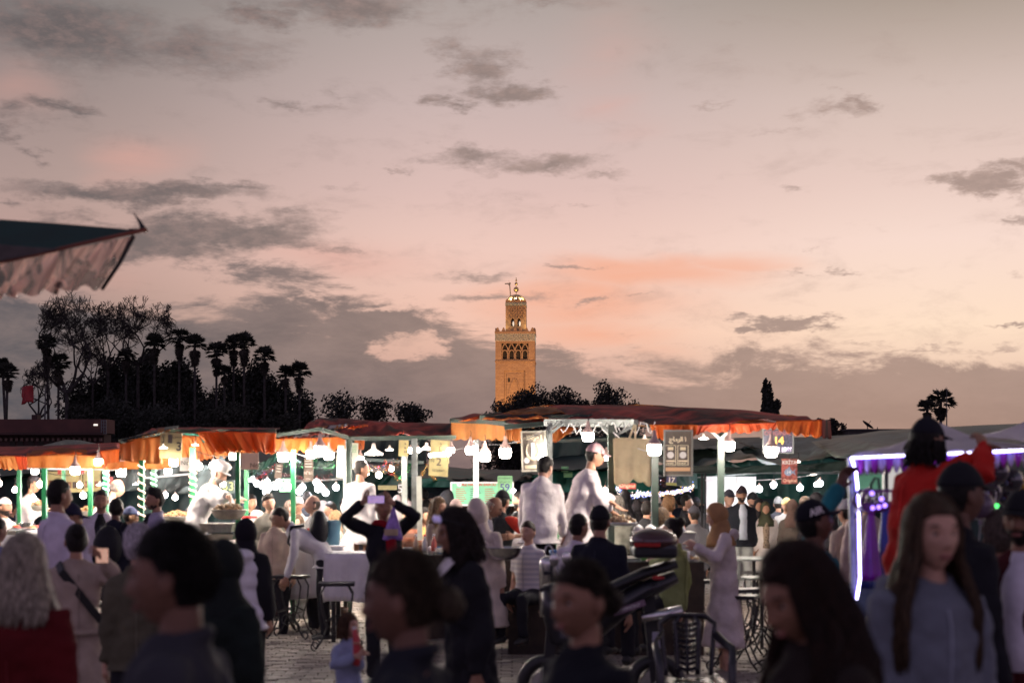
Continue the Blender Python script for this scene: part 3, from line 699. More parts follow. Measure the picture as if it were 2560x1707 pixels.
def dirs(n, m):
    t = np.linspace(0, np.pi, m+1)[:, None]; a = (np.arange(n)*2*np.pi/n)[None, :]
    return np.stack([(np.sin(t)*np.cos(a)), (np.sin(t)*np.sin(a)), (np.cos(t)*np.ones_like(a))], -1).reshape(-1, 3)
def sph_faces(n, m): return [((i+1)*n+j, (i+1)*n+(j+1) % n, i*n+(j+1) % n, i*n+j) for i in range(m) for j in range(n)]
def sm(x, a, b):
    t = np.clip((x-a)/(b-a), 0, 1); return t*t*(3-2*t)
def skull(d, jaw=1.0):
    """head surface for unit directions d; +x its left, -y its face, z up; origin between the eyes' height"""
    dx, dy, dz = d[:, 0], d[:, 1], d[:, 2]
    x = dx*.077; y = dy*.098; z = dz*.119
    k = np.clip(-z/.119, 0, 1); fr = np.clip(-dy, 0, 1)
    x = x*(1-.36*k**1.6*jaw); x = x*(1+.05*sm(z, -.02, .06)*sm(dy, -.3, .5))
    y = np.where(dy > 0, y*(1-.50*k**1.3), y)
    y = y-.020*k**2*fr
    y = np.where(dy < 0, y*(1-.10*sm(z, .03, .10)), y)
    return np.stack([x, y, z], 1)
def face(d, sex=0):
    p = skull(d, 1.0 if sex == 0 else 1.12); x, y, z = p[:, 0].copy(), p[:, 1].copy(), p[:, 2].copy(); fr = sm(-d[:, 1], .25, .6)
    g = lambda u, s: np.exp(-(u/s)**2)
    ax = np.abs(x)
    nose = g(x, .0125)*(sm(z, -.046, -.036)*(1-.80*sm(z, -.036, .022)))*sm(.03-z, 0, .012)
    y -= fr*.026*nose; y -= fr*.006*g(ax-.012, .007)*g(z+.036, .009)
    y += fr*.011*g(ax-.032, .017)*g(z-.004, .013)
    y -= fr*.006*g(z-.026, .009)*g(ax-.026, .026)
    y -= fr*.004*g(ax-.045, .018)*g(z+.020, .018)
    y -= fr*.008*g(x, .024)*g(z+.068, .012); y += fr*.005*g(x, .022)*g(z+.0665, .003); y += fr*.004*g(x, .03)*g(z+.082, .006)
    y -= fr*.008*g(x, .022)*g(z+.104, .015)
    return np.stack([x, y, z], 1)

HAIR = {}
def region(style):
    """how far a covering of this style stands off the skull, per direction; under 1 it dips below the skin"""
    def f(d, P0):
        x, y, z = P0[:, 0], P0[:, 1], P0[:, 2]
        line = .061-.016*sm(np.abs(x), .025, .065)-.036*sm(y, -.034, -.004)          # hairline: forehead, temple, over the ear
        top = sm(z-line, -.004, .010)
        back = sm(y, .016, .032)*sm(z, -.085, -.060)
        full = np.clip(np.maximum(top, back), 0, 1)
        if style in ('short', 'crop', 'curly', 'bun', 'long', 'tied', 'wavy', 'quiff'):
            th = {'short': .085, 'crop': .045, 'curly': .24, 'bun': .09, 'long': .09, 'tied': .075, 'wavy': .14, 'quiff': .11}[style]
            e = th*(1+.5*sm(z, .02, .1))*(1 if style != 'quiff' else 1+1.2*sm(z, .05, .1)*sm(-y, -.02, .06))
            return .93+(.07+e)*full
        if style == 'bald':
            rim = sm(y, -.02, .0)*sm(z, -.07, -.05)*(1-sm(z, .035, .06)); return .95+.085*rim
        if style == 'beard':
            b = sm(-z, .035, .055)*sm(-y, -.045, -.02); m = np.exp(-(x/.026)**2)*sm(-z, .044, .050)*(1-sm(-z, .060, .066))
            hole = np.exp(-(x/.024)**2-((z+.0665)/.007)**2); return .93+np.clip(np.maximum(b, m)-hole*1.2, 0, 1)*.15
        if style == 'stubble':
            b = sm(-z, .035, .06)*sm(-y, -.03, .0); return .94+b*.068
        if style in ('cap', 'skullcap', 'beanie'):
            lo = {'cap': .030, 'skullcap': .036, 'beanie': .010}[style]
            return .90+(.10+{'cap': .13, 'skullcap': .10, 'beanie': .15}[style]*(1+.25*sm(z, .04, .12)))*sm(z, lo, lo+.008)
        if style == 'hijab':
            op = sm(-d[:, 1], .30, .55)*(1-sm(((x/.060)**2+((z+.016)/.088)**2), .75, 1.05)); return (1.20+.06*sm(y, 0, .1)+.10*sm(-z, .06, .11))*(1-.36*op)
        if style == 'hood':
            op = sm(-d[:, 1], .25, .5)*(1-sm(((x/.066)**2+((z+.010)/.10)**2), .8, 1.1)); return (1.42+.14*sm(y, 0, .1)+.15*sm(-z, .05, .11))*(1-.50*op)
    return f

def shell(style, n=36, m=28, noise=.0, fr=60, seed=0, sex=0):
    d = dirs(n, m); p = skull(d); f = region(style)(d, p)
    if noise:
        w = np.sin(d[:, 0]*fr+seed)*np.sin(d[:, 2]*fr*.8+seed*2)+.6*np.sin(d[:, 1]*fr*1.3+d[:, 0]*fr*.7+seed)
        f = f*(1+noise*w*(f > 1.0))
    return p*f[:, None], sph_faces(n, m)

PENDING = []
def patm(kind, c1, c2, sc):
    m = bpy.data.materials.new('printed_cloth'); m.use_nodes = True; T = NT(m.node_tree); b = T.n['Principled BSDF']; tc = T.node('ShaderNodeTexCoord').outputs['Object']
    if kind == 'stripes':
        sp = T.node('ShaderNodeSeparateXYZ'); T.l.new(tc, sp.inputs[0]); f = T.step(T.m('SINE', T.m('MULTIPLY', sp.outputs[2], sc*2)), -.2, .2)
    else:
        v = T.node('ShaderNodeTexVoronoi'); v.inputs['Scale'].default_value = sc; T.put(v.inputs['Vector'], tc); f = T.step(v.outputs['Distance'], .28, .36, 1, 0)
    T.put(b.inputs['Base Color'], T.mix(f, c1, c2)); b.inputs['Roughness'].default_value = .85; return m
def ik(Sh, T, a, b, pole):
    Sh, T = Vector(Sh), Vector(T); v = T-Sh; L = min(v.length, (a+b)*.995); d = v.normalized(); T = Sh+d*L
    x = (a*a-b*b+L*L)/(2*L); h = math.sqrt(max(0, a*a-x*x)); q = Vector(pole)-d*Vector(pole).dot(d)
    q = q.normalized() if q.length > 1e-5 else d.orthogonal().normalized()
    return Sh+d*x+q*h, T

def hand_geo(k, wrist, d, palm_n, s, side, curl=.5, n=6):
    """palm, four unequal bent fingers and a thumb; d = forearm direction, palm_n = direction the palm faces"""
    d = d.normalized(); pn = (palm_n-d*palm_n.dot(d)); pn = pn.normalized() if pn.length > 1e-4 else d.orthogonal().normalized()
    sd = d.cross(pn)*side
    k.tube([wrist-d*.02*s, wrist+d*.015*s, wrist+d*.05*s, wrist+d*.09*s], [(.026*s, .019*s), (.033*s, .018*s), (.042*s, .016*s), (.040*s, .013*s)], 8, ref=sd)
    for i, (off, L) in enumerate(((.030, .072), (.011, .080), (-.009, .075), (-.028, .060))):
        p = wrist+d*.085*s+sd*off*s; a = .15+curl*.25*i/3; pts = [p]; q = p
        for j, f in enumerate((.42, .33, .25)):
            a += curl*(.55+.1*i) ; dd = d*math.cos(a)+pn*math.sin(a)+sd*(off*1.2); q = q+dd.normalized()*L*f*s; pts.append(q)
        k.tube(pts, [.0088*s, .0082*s, .0074*s, .0055*s], n)
    p = wrist+d*.022*s+sd*.030*s; dd = (d*.72+sd*.62+pn*.30*curl).normalized(); q = p+dd*.038*s; e = (d*.9+sd*.25+pn*.45*curl).normalized()
    k.tube([p-dd*.01*s, q, q+e*.028*s], [.0125*s, .0105*s, .0075*s], n)

def person(px, topy, D, label, yaw=0, H=None, z0=0.0, skin='mid', sex=0, hair='short', hc=(.018, .013, .010), hat=None, hatc=(.02, .02, .025), top=(.03, .03, .035), topkind='jacket', hem=None, sleeve=1.0,
           inner=None, legs=(.02, .02, .025), lean=0, hy=0, hp=0, hr=0, ha=None, hb=None, sit=False, beard=None, shoe=(.02, .02, .02), group=None, bulk=1.0, fem=None, puff=False, scarf=None, lod=None, hood=None,
           extras=None, pat=None, ipat=None, cat='person', curl=.5, strands=0, hlen=.35, name='person', stride=0, bare_arm=False, sleevec=None, glasses=False, seed=None, twist=0, palmn=None):
    """px, topy: where the crown of the head is in the photo; D: distance; yaw 0 faces the viewer, 90 the viewer's right, 180 away"""
    sd = seed if seed is not None else int(px*7+topy*13) % 997; rr = random.Random(sd); sex = 1 if fem else sex
    capx = {'chef': .05, 'cap': .022, 'beanie': .02, 'hijab': .022, 'hood': .055}.get(hat, .015)
    c = P(px, topy, D); scale_from_top = H is None
    if sit: s = (H or 1.70)/1.75
    elif H: s = (H+capx)/1.75
    else: s = max(.5, (c.z-z0-capx))/1.75
    yr = R(yaw); rot = Matrix.Rotation(yr, 3, 'Z')
    # --- upper-body frame
    ln = R(lean); hipz = .93
    Lm = Matrix.Rotation(ln, 3, 'X')          # leans towards the face (-y)
    def ub(x, y, z):                          # point of the upright figure bent at the hip
        f = min(1, max(0, (z-.90)/.35)); M = Matrix.Rotation(ln*f, 3, 'X')
        v = Vector((x, y, z-hipz)); return (M @ v)+Vector((0, 0, hipz)) if z > hipz else Vector((x, y, z))
    def chest(x, y, z): return (Lm @ Vector((x, y, z-hipz)))+Vector((0, 0, hipz))
    neck = chest(0, .012, 1.475)
    Hm = Lm.lerp(Matrix.Identity(3), .35) if abs(lean) > 1 else Matrix.Identity(3)
    Hm = Matrix.Rotation(ln*.6, 3, 'X') @ Matrix.Rotation(R(hy), 3, 'Z') @ Matrix.Rotation(R(hp), 3, 'X') @ Matrix.Rotation(R(hr), 3, 'Y')
    hpivot = chest(0, .010, 1.545); hc0 = hpivot+Hm @ Vector((0, -.018, .088))
    topv = hc0+Hm @ Vector((0, 0, .119))
    # --- place so that the crown lands on the photo's pixel
    tz = c.z-capx; base_z = tz-max(topv.z, hc0.z+.11)*s
    tw = rot @ (hc0*s)
    base = Vector((c.x-tw.x, D-tw.y, base_z if (H or sit) else z0))
    if scale_from_top and not sit and abs(lean) > 3:
        s = (c.z-z0-capx)/max(topv.z, 1.0); base = Vector((c.x-(rot @ (hc0*s)).x, D-(rot @ (hc0*s)).y, z0))
    if sit: base = Vector((base.x, base.y, tz-topv.z*s))
    W = lambda v: base+rot @ (Vector(v)*s)
    Wi = lambda w: (rot.transposed() @ (Vector(w)-base))/s
    near = D < 9 if lod is None else lod < 1
    vox = (.013 if D < 6 else .016) if near else (.022 if D < 18 else .028)
    if lod == 2: vox = .038
    floor_z = z0 if sit else base.z
    root = thing(name, (base.x, base.y, floor_z), label, cat, group)
    root_o = Vector(root.location)
    fb = .93 if sex else 1.0; wdt = (.92 if sex else 1.0)*bulk
    shx = .150*wdt; HL = []
    # --- arms
    arms = []
    for side, tgt in ((1, ha), (-1, hb)):
        Sh = chest(side*shx, .01, 1.405)
        if tgt is None: T = chest(side*(shx+.065), -.03 if lean < 8 else -.10, 1.405-.53) if lean < 8 else Sh+Vector((side*.05, -.10, -.52))
        elif len(tgt) == 4: T = Vector(tgt[:3])               # given in the figure's own frame
        else: T = Wi(P(*tgt))
        pole = Vector((side*.7, .55, -.6)) if tgt is not None else Vector((side*.3, 1, 0))
        el, wr = ik(Sh, T, .285, .255, pole); arms.append((side, Sh, el, wr))
    # --- legs
    lg = []
    for side in (1, -1):
        hip = Vector((side*.088, 0, .90))
        if sit:
            zf = (floor_z-base.z)/s; kn = hip+Vector((side*.05, -.40, .02)); an = Vector((kn.x, kn.y+.04, max(zf+.09, kn.z-.42)))
        else:
            kn = hip+Vector((side*.01, -.02-stride*side*.08, -.42)); an = Vector((side*.10, .01-stride*side*.22, .085))
        lg.append((side, hip, kn, an))
    # --- continuous body
    b = MB(); t6 = 10
    tor = [(.86, .150, .105), (.95, .165, .115), (1.08, .135*(.94 if sex else 1), .100), (1.22, .155, .112), (1.33, .158, .116), (1.40, .130, .092), (1.45, .085, .070), (1.49, .058, .056)]
    b.tube([W(ub(0, 0, z)) for z, _, _ in tor], [(rx*s*wdt*(.90 if z < 1.48 else 1), ry*s*wdt*(.88 if z < 1.48 else 1)) for z, rx, ry in tor], 14, ref=rot @ Vector((1, 0, 0)))
    b.tube([W(chest(0, .02, 1.43)), W(neck), W(hpivot+Hm @ Vector((0, -.005, .05)))], [.066*s*fb, .054*s*fb, .055*s*fb], 12)
    for side, Sh, el, wr in arms:
        b.tube([W(chest(side*shx*.5, .01, 1.405)), W(Sh), W(Sh.lerp(el, .5)), W(el), W(el.lerp(wr, .35)), W(wr)], ([.030*s, .034*s, .032*s, .030*s, .029*s, .025*s] if sleeve > .9 else [.034*s, .040*s, .040*s*fb, .037*s*fb, .036*s*fb, .025*s]), t6)
    for side, hip, kn, an in lg:
        b.tube([W(hip+Vector((0, 0, .03))), W(hip.lerp(kn, .4)), W(kn), W(kn.lerp(an, .35)), W(an)], [.074*s, .064*s, .048*s, .046*s, .034*s], t6)
        b.tube([W(an+Vector((0, .03, -.05))), W(an+Vector((0, -.08, -.055))), W(an+Vector((0, -.15, -.065)))], [.036*s, .036*s, .025*s], 8)
    n, m = (56, 46) if near else ((34, 28) if D < 18 else (22, 18))
    if lod == 2: n, m = 16, 12
    d = dirs(n, m); fp = face(d, sex); hw = MB()
    hv = [W(hc0+Hm @ Vector(q)) for q in fp.tolist()]; hw.add(hv, sph_faces(n, m))
    if hat not in ('hijab', 'hood') or near:
        for sx in (-1, 1):
            Me = rot @ Hm; cc = W(hc0+Hm @ Vector((sx*.078, .010, -.010))); hw.ball(cc, (.010*s, .019*s, .031*s), 8, 6, Me @ Matrix.Rotation(R(-12), 3, 'X'))
    for side, Sh, el, wr in arms:
        dd = rot @ (wr-el).normalized(); pn = rot @ (Vector(palmn) if palmn else Vector((-side, -.3, -.2)))
        hand_geo(hw, W(wr), dd, pn, s, side, curl, 6 if D < 18 else 4)
    if lod != 2: PENDING.append(('body', b, hw, SKIN[skin], root, max(vox, .024), 1, None, root_o))
    else: PENDING.append(('body', b, hw, SKIN[skin], root, vox, 1, None, root_o))
    # --- clothes
    thick = {'shirt': .012, 'jacket': .024, 'puffer': .045, 'robe': .026, 'coat': .032}[topkind]
    if hem is None: hem = {'shirt': .84, 'jacket': .84, 'puffer': .80, 'robe': .18, 'coat': .48}[topkind]
    if sit: hem = max(hem, .86)
    prof = [(z, rx+thick, ry+thick) for z, rx, ry in tor if z < 1.41]+[(1.445, .098+thick*.4, .078+thick*.4), (1.485, .062+thick*.3, .060+thick*.3)]
    if puff: prof = [(z, rx*1.04, ry*1.08) for z, rx, ry in prof]
    if hem < .86:
        nlow = max(1, int((.86-hem)/.12)); fl = .10 if topkind in ('robe', 'coat') else .03
        prof = [(hem+(.86-hem)*i/nlow, .168+thick+fl*(1-i/nlow), .122+thick+fl*.8*(1-i/nlow)) for i in range(nlow)]+prof
    k = MB(); k.tube([W(ub(0, 0, z)) for z, _, _ in prof], [(rx*s*wdt, ry*s*wdt*(1.0)) for _, rx, ry in prof], 18, ref=rot @ Vector((1, 0, 0)))
    k2 = k if sleevec is None else MB()
    if sleeve > 0:
        for side, Sh, el, wr in arms:
            e = thick*.85
            if sleeve >= .95: pts = [chest(side*shx*.45, .01, 1.415), Sh, Sh.lerp(el, .5), el, el.lerp(wr, .5), el.lerp(wr, .97)]; rad = [.036+e, .046+e, .046+e, .041+e, .036+e, .031+e*.8]
            elif sleeve > .5: pts = [chest(side*shx*.45, .01, 1.415), Sh, Sh.lerp(el, .5), el, el.lerp(wr, (sleeve-.5)*2)]; rad = [.036+e, .046+e, .047+e, .045+e, .044+e]
            else: pts = [chest(side*shx*.45, .01, 1.415), Sh, Sh.lerp(el, sleeve*2)]; rad = [.036+e, .050+e, .052+e]
            k2.tube([W(q) for q in pts], [q*s*(1.08 if puff else 1) for q in rad], 12)
    if hood == 'down':
        q = [W(chest(.10*math.cos(a), .085+.055*math.sin(a), 1.47-.035*math.sin(a))) for a in [math.pi*i/6 for i in range(7)]]
        k.tube(q, [.030*s, .048*s, .06*s, .066*s, .06*s, .048*s, .030*s], 10)
    if topkind in ('jacket', 'coat', 'shirt', 'puffer'):
        a_ = [W(chest(.062*math.cos(a), .012+.060*math.sin(a), 1.492+.012*math.sin(a))) for a in [-.9+(math.pi+1.8)*i/10 for i in range(11)]]
        k.tube(a_, [.016*s+thick*.15]*11, 8)
    disp = {'shirt': .012, 'jacket': .018, 'puffer': .010, 'robe': .026, 'coat': .022}[topkind]
    mt = puffm(top) if puff else patm(*pat) if pat else clothm(top)
    nm = {'shirt': 'shirt', 'jacket': 'jacket', 'puffer': 'puffer_vest' if sleevec else 'jacket', 'robe': 'robe', 'coat': 'coat'}[topkind]
    PENDING.append((nm, k, None, mt, root, vox*.95, 2, (disp*(1.5 if near else 1), 'quilt' if puff else 'fold'), root_o))
    if sleevec is not None: PENDING.append(('sleeves', k2, None, clothm(sleevec), root, vox, 2, (.012, 'fold'), root_o))
    if 3 < D < 17 and lod != 2 and topkind in ('jacket', 'coat', 'shirt') and not puff:
        vis_f = math.cos(yr) > 0; tcol = tuple(min(1, c_*1.9+.012) if sum(top) < .6 else c_*.55 for c_ in top); k = MB()
        zs = [hem+.03+(1.40-hem-.03)*j/9 for j in range(10)]; sg = -1 if vis_f else 1; pr_ = []
        for z in zs:
            ry = np.interp(z, [q[0] for q in prof], [q[2] for q in prof]); pr_.append(W(ub(0, sg*(ry*wdt+.006), z)))
        k.tube(pr_, [(.004*s if vis_f else .0025*s)]*len(pr_), 5); k.build('zip' if vis_f else 'back_seam', clothm(tcol, .4), root, off=root_o)
    if inner is not None:
        k = MB(); pr = [(z, rx, ry) for z, rx, ry in prof if z > .88]
        k.tube([W(ub(0, -.020, z)) for z, _, _ in pr], [(rx*s*.50*wdt, (ry+.006)*s*wdt) for _, rx, ry in pr], 14, ref=rot @ Vector((1, 0, 0)))
        k.build('inner_shirt', patm(*ipat) if ipat else clothm(inner), root, smooth=True, off=root_o)
    if legs is not None and not (topkind == 'robe' and not sit):
        k = MB(); k.tube([W(Vector((0, 0, .84))), W(Vector((0, 0, .92))), W(ub(0, 0, 1.02))], [(.165*s*wdt, .118*s*wdt), (.178*s*wdt, .126*s*wdt), (.155*s*wdt, .112*s*wdt)], 14, ref=rot @ Vector((1, 0, 0)))
        for side, hip, kn, an in lg:
            k.tube([W(hip+Vector((0, 0, .04))), W(hip.lerp(kn, .4)), W(kn), W(kn.lerp(an, .5)), W(an+Vector((0, 0, -.02)))], [.098*s, .092*s, .074*s, .070*s, .064*s], 12)
        PENDING.append(('trousers', k, None, clothm(legs), root, .036 if D < 9 else max(vox, .030), 2, (.014, 'fold'), root_o))
    if not (D < 7 or lod == 2):
        for side, hip, kn, an in lg:
            k = MB(); k.tube([W(an+Vector((0, .06, -.045))), W(an+Vector((0, .02, -.035))), W(an+Vector((0, -.07, -.042))), W(an+Vector((0, -.165, -.055)))], [(.036*s, .040*s), (.044*s, .050*s), (.045*s, .040*s), (.030*s, .022*s)], 10, ref=rot @ Vector((1, 0, 0)))
            k.build('shoe', mat('shoe', shoe, .5, var=.1), root, smooth=True, off=root_o)
    # --- head coverings and face
    def put(nm, vs, fs, mt, smooth=True):
        k = MB(); k.add([W(hc0+Hm @ Vector(q)) for q in (vs.tolist() if hasattr(vs, 'tolist') else vs)], fs); return k.build(nm, mt, root, smooth=smooth, off=root_o)
    n2, m2 = (64, 52) if near else ((36, 30) if D < 18 else (24, 20))
    HMt = hairm(hc)
    if hair and hat not in ('hijab', 'hood'):
        vs, fs = shell(hair, n2, m2, {'curly': .035, 'wavy': .03, 'short': .012, 'quiff': .02, 'long': .008}.get(hair, .006), {'curly': 30, 'wavy': 16}.get(hair, 34), sd)
        if hat in ('cap', 'skullcap', 'beanie', 'chef'): vs = np.where((vs[:, 2:3] > .05), vs*.93, vs)
        ho = put('hair', vs, fs, HMt)
        if hair == 'bun' or hair == 'tied':
            k = MB(); cc = Vector((0, .085, .085)) if hair == 'bun' else Vector((0, .125, -.02)); rb = .052 if hair == 'bun' else .045
            bm = MB(); bd = dirs(20, 16); w = 1+.10*np.sin(bd[:, 0]*9+sd)*np.sin(bd[:, 2]*8)+.05*np.sin(bd[:, 1]*21)
            bm.add([W(hc0+Hm @ (cc+Vector(q)*rb)) for q in (bd*w[:, None]*np.array([1.1, .85, 1.0])).tolist()], sph_faces(20, 16)); bm.build('hair_bun', HMt, root, smooth=True, off=root_o)
        if hair in ('long', 'wavy'):
            k = MB(); L = hlen
            # two curtains and the fall at the back
            nst = strands or (46 if not near else 260)
            for i in range(nst):
                a = rr.uniform(-.62, math.pi+.62) ; r0 = rr.uniform(.9, 1.08)
                x, y = math.cos(a)*.083*r0, math.sin(a)*.095*r0+.006
                zt = .055 if y > 0 else .045; Li = L*rr.uniform(.72, 1.06); wv = rr.uniform(0, 6.28); am = .012 if hair == 'wavy' else .005
                pts = []; ns = 8
                bx_, by_ = math.cos(a)*.083*r0, math.sin(a)*.095*r0+.006
                for j in range(0 if hat else 4):          # from the parting over the skull
                    g = (.12, .40, .68, .9)[j]; dv = np.array([[math.cos(a)*math.sin(g*1.45), math.sin(a)*math.sin(g*1.45), math.cos(g*1.45)]]); dv /= np.linalg.norm(dv); pp = skull(dv)[0]*(1.10*r0+.02); pts.append(W(hc0+Hm @ Vector(pp.tolist())))
                for j in range(1, ns+1):
                    f = j/ns; z = .02-f*Li; sp = 1.02+.20*sm(np.array([f]), 0, .6)[0]-.06*f; sh_ = max(0, min(1, (-.13-z)/.10))
                    q = Vector((bx_*sp*(1+.30*sh_), (by_*sp)*(1-.1*sh_)-(.02 if by_ < .02 else -.035)*sh_, z))
                    q.x += am*math.sin(wv+f*11); q.y += am*math.cos(wv+f*9); pts.append(W(hc0+Hm @ q if z > -.10 else (hc0+(Hm @ Vector((q.x, q.y, -.10)))+Vector((q.x*.15, 0, z+.10)))))
                rb = (.016 if not near else .0085)*s
                k.tube(pts, ([rb*.5]+[rb*.8]*3+[rb]*(ns-2)+[rb*.8, rb*.2])[-len(pts):], 4)
            k.build('long_hair', HMt, root, smooth=True, off=root_o)
        if near and strands and hair != 'long' and hair != 'wavy':
            k = MB(); dd_ = dirs(2, 2)
            for i in range(strands):
                a = rr.uniform(0, 6.28); zz = rr.uniform(-.3, 1); q = math.sqrt(1-zz*zz); dv = np.array([[q*math.cos(a), q*math.sin(a), zz]]); pp = skull(dv); f = region(hair)(dv, pp)[0]
                if f < 1.02: continue
                pv = Vector((pp*f)[0].tolist()); nr = Vector(dv[0].tolist()); fl = (Vector((rr.gauss(0, .3), .9, -.7))).normalized(); fl = (fl-nr*fl.dot(nr)).normalized()
                k.tube([W(hc0+Hm @ (pv-nr*.003)), W(hc0+Hm @ (pv+nr*.0025+fl*.014)), W(hc0+Hm @ (pv+nr*(rr.uniform(-.002, .004) if i % 14 else rr.uniform(.012, .03))+fl*.034))], [.0018*s, .0018*s, .0005*s], 3, cap=False)
            k.build('loose_hair', HMt, root, off=root_o, kind='stuff')
    if beard:
        vs, fs = shell('beard' if beard != 'stubble' else 'stubble', n2, m2, .01, 50, sd); put('beard', vs, fs, hairm(beard if isinstance(beard, tuple) else (.022, .016, .013) if beard is True else (.05, .035, .03)))
    HT = clothm(hatc)
    if hat in ('cap', 'skullcap', 'beanie'):
        vs, fs = shell(hat, n2, m2); o = put('cap' if hat == 'cap' else 'hat', vs, fs, HT)
        if hat == 'cap':
            k = MB(); nb = 9; vs = []
            for lay, dz in ((0, 0), (1, -.004)):
                for i in range(nb):
                    a = -1.05+2.1*i/(nb-1)
                    for f in (0, .5, 1):
                        r = 1+f*.62*math.cos(a*.9); x = math.sin(a)*.080*(1+.06*f); y = -math.cos(a)*.100-(.075*f*math.cos(a*.85)); z = .040-.012*f-.010*abs(math.sin(a))*f*1.3+dz; vs.append(W(hc0+Hm @ Vector((x, y, z))))
            fs = []; w = nb*3
            for i in range(nb-1):
                for j in (0, 1): a = i*3+j; fs += [(a, a+1, a+4, a+3), (a+w, a+3+w, a+4+w, a+1+w)]
                fs.append((i*3+2, i*3+2+w, i*3+5+w, i*3+5))
            k.add(vs, fs); k.build('brim', HT, root, smooth=True, off=root_o)
            k = MB(); k.ball(W(hc0+Hm @ Vector((0, .006, .139))), .007*s, 8, 5); k.build('button', HT, root, off=root_o)
    if hat == 'chef':
        k = MB(); pr = [(.084, .045), (.086, .075), (.088, .095), (.100, .115), (.098, .145), (.075, .165), (.02, .172)]
        vs = []; nn = 26
        for r, z in pr:
            for j in range(nn):
                a = 6.283*j/nn; w = 1+.05*math.sin(a*7+z*40)*(z > .1); vs.append((r*w*math.cos(a), r*1.14*w*math.sin(a)+.004, z))
        fs = [(i*nn+j, i*nn+(j+1) % nn, (i+1)*nn+(j+1) % nn, (i+1)*nn+j) for i in range(len(pr)-1) for j in range(nn)]+[tuple(range((len(pr)-1)*nn, len(pr)*nn))]
        put('chef_hat', vs, fs, HT)
        k = MB(); vv = []
        for i in range(9):
            a = -1.0+2*i/8
            for f in (0, 1): vv.append(W(hc0+Hm @ Vector((math.sin(a)*.088, -math.cos(a)*.102-f*.045*math.cos(a), .050-.006*f))))
        k.add(vv+[v+Vector((0, 0, .004)) for v in vv], [(2*i, 2*i+1, 2*i+3, 2*i+2) for i in range(8)]+[(18+2*i, 18+2*i+2, 18+2*i+3, 18+2*i+1) for i in range(8)]); k.build('brim', HT, root, smooth=True, off=root_o)
    if hat in ('hijab', 'hood'):
        vs, fs = shell(hat, n2, m2, .006, 26, sd)
        if hat == 'hood': vs[:, 2] += .03*sm(vs[:, 1], 0, .1)*sm(vs[:, 2], .05, .12)
        k = MB(); k.add([W(hc0+Hm @ Vector(q)) for q in vs.tolist()], fs)
        kp = [(hc0.z-.055, .080, .088), (hc0.z-.11, .085, .090), (1.49, .105, .100), (1.43, .155, .125), (1.34, .190, .145)]
        cx = Vector((0, 0, 0))
        k.tube([W(hc0+Hm @ Vector((0, .012, -.05))), W(hc0+Hm @ Vector((0, .012, -.10))), W(chest(0, .005, 1.48)), W(chest(0, 0, 1.42)), W(chest(0, 0, 1.33))], [(.082*s, .088*s), (.090*s, .094*s), (.110*s, .105*s), (.170*s*wdt, .135*s), (.195*s*wdt, .150*s)], 18, ref=rot @ Vector((1, 0, 0)))
        k.build('headscarf' if hat == 'hijab' else 'hood', HT, root, smooth=True, off=root_o)
    if scarf:
        k = MB(); k.tube([W(chest(.085*math.cos(a), .01+.080*math.sin(a), 1.475+.015*math.sin(a*2))) for a in [6.283*i/12 for i in range(13)]], [.030*s]*13, 8)
        k.tube([W(chest(.04, -.10, 1.46)), W(chest(.05, -.155, 1.35)), W(chest(.06, -.165, 1.15)), W(chest(.07, -.15, .95))], [(.03*s, .02*s), (.045*s, .014*s), (.05*s, .012*s), (.055*s, .012*s)], 8, ref=rot @ Vector((1, 0, 0)))
        k.build('scarf', clothm(scarf), root, smooth=True, off=root_o)
    vis = math.cos(yr+R(hy)) > -.35
    if D < 19 and vis and lod != 2:
        for sx in (-1, 1):
            k = MB(); k.ball(W(hc0+Hm @ Vector((sx*.031, -.0690, .004))), .0118*s, 10, 8); e = k.build('eye', M_EYE, root, smooth=True, off=root_o)
            k = MB(); k.ball(W(hc0+Hm @ Vector((sx*.031, -.0765, .003))), .0056*s, 8, 6); k.build('iris', M_IRIS, e, smooth=True, off=root_o)
            pts = [W(hc0+Hm @ Vector((sx*(.014+.038*i/5), -.0925+.016*(i/5)**2.0, .025+.006*math.sin(i/5*2.6)))) for i in range(6)]
            k = MB(); k.tube(pts, [.0025*s, .004*s, .0042*s, .004*s, .003*s, .001*s], 5); k.build('eyebrow', HMt if hair not in ('bald',) else hairm((.05, .035, .03)), root, off=root_o)
        k = MB()
        for dz, rr_ in ((.0035, .0042), (-.0045, .005)):
            k.tube([W(hc0+Hm @ Vector((.021*math.sin(a), -.0955+.010*(1-math.cos(a)), -.0665+dz-.001*math.cos(2*a)))) for a in [-1.3+2.6*i/8 for i in range(9)]], [.0008*s]+[rr_*s]*7+[.0008*s], 6)
        k.build('lips', M_LIP, root, smooth=True, off=root_o)
    info = dict(root=root, W=W, hc0=hc0, Hm=Hm, s=s, rot=rot, arms=arms, chest=chest, base=base, off=root_o, Wi=Wi)
    if extras: extras(info)
    return info

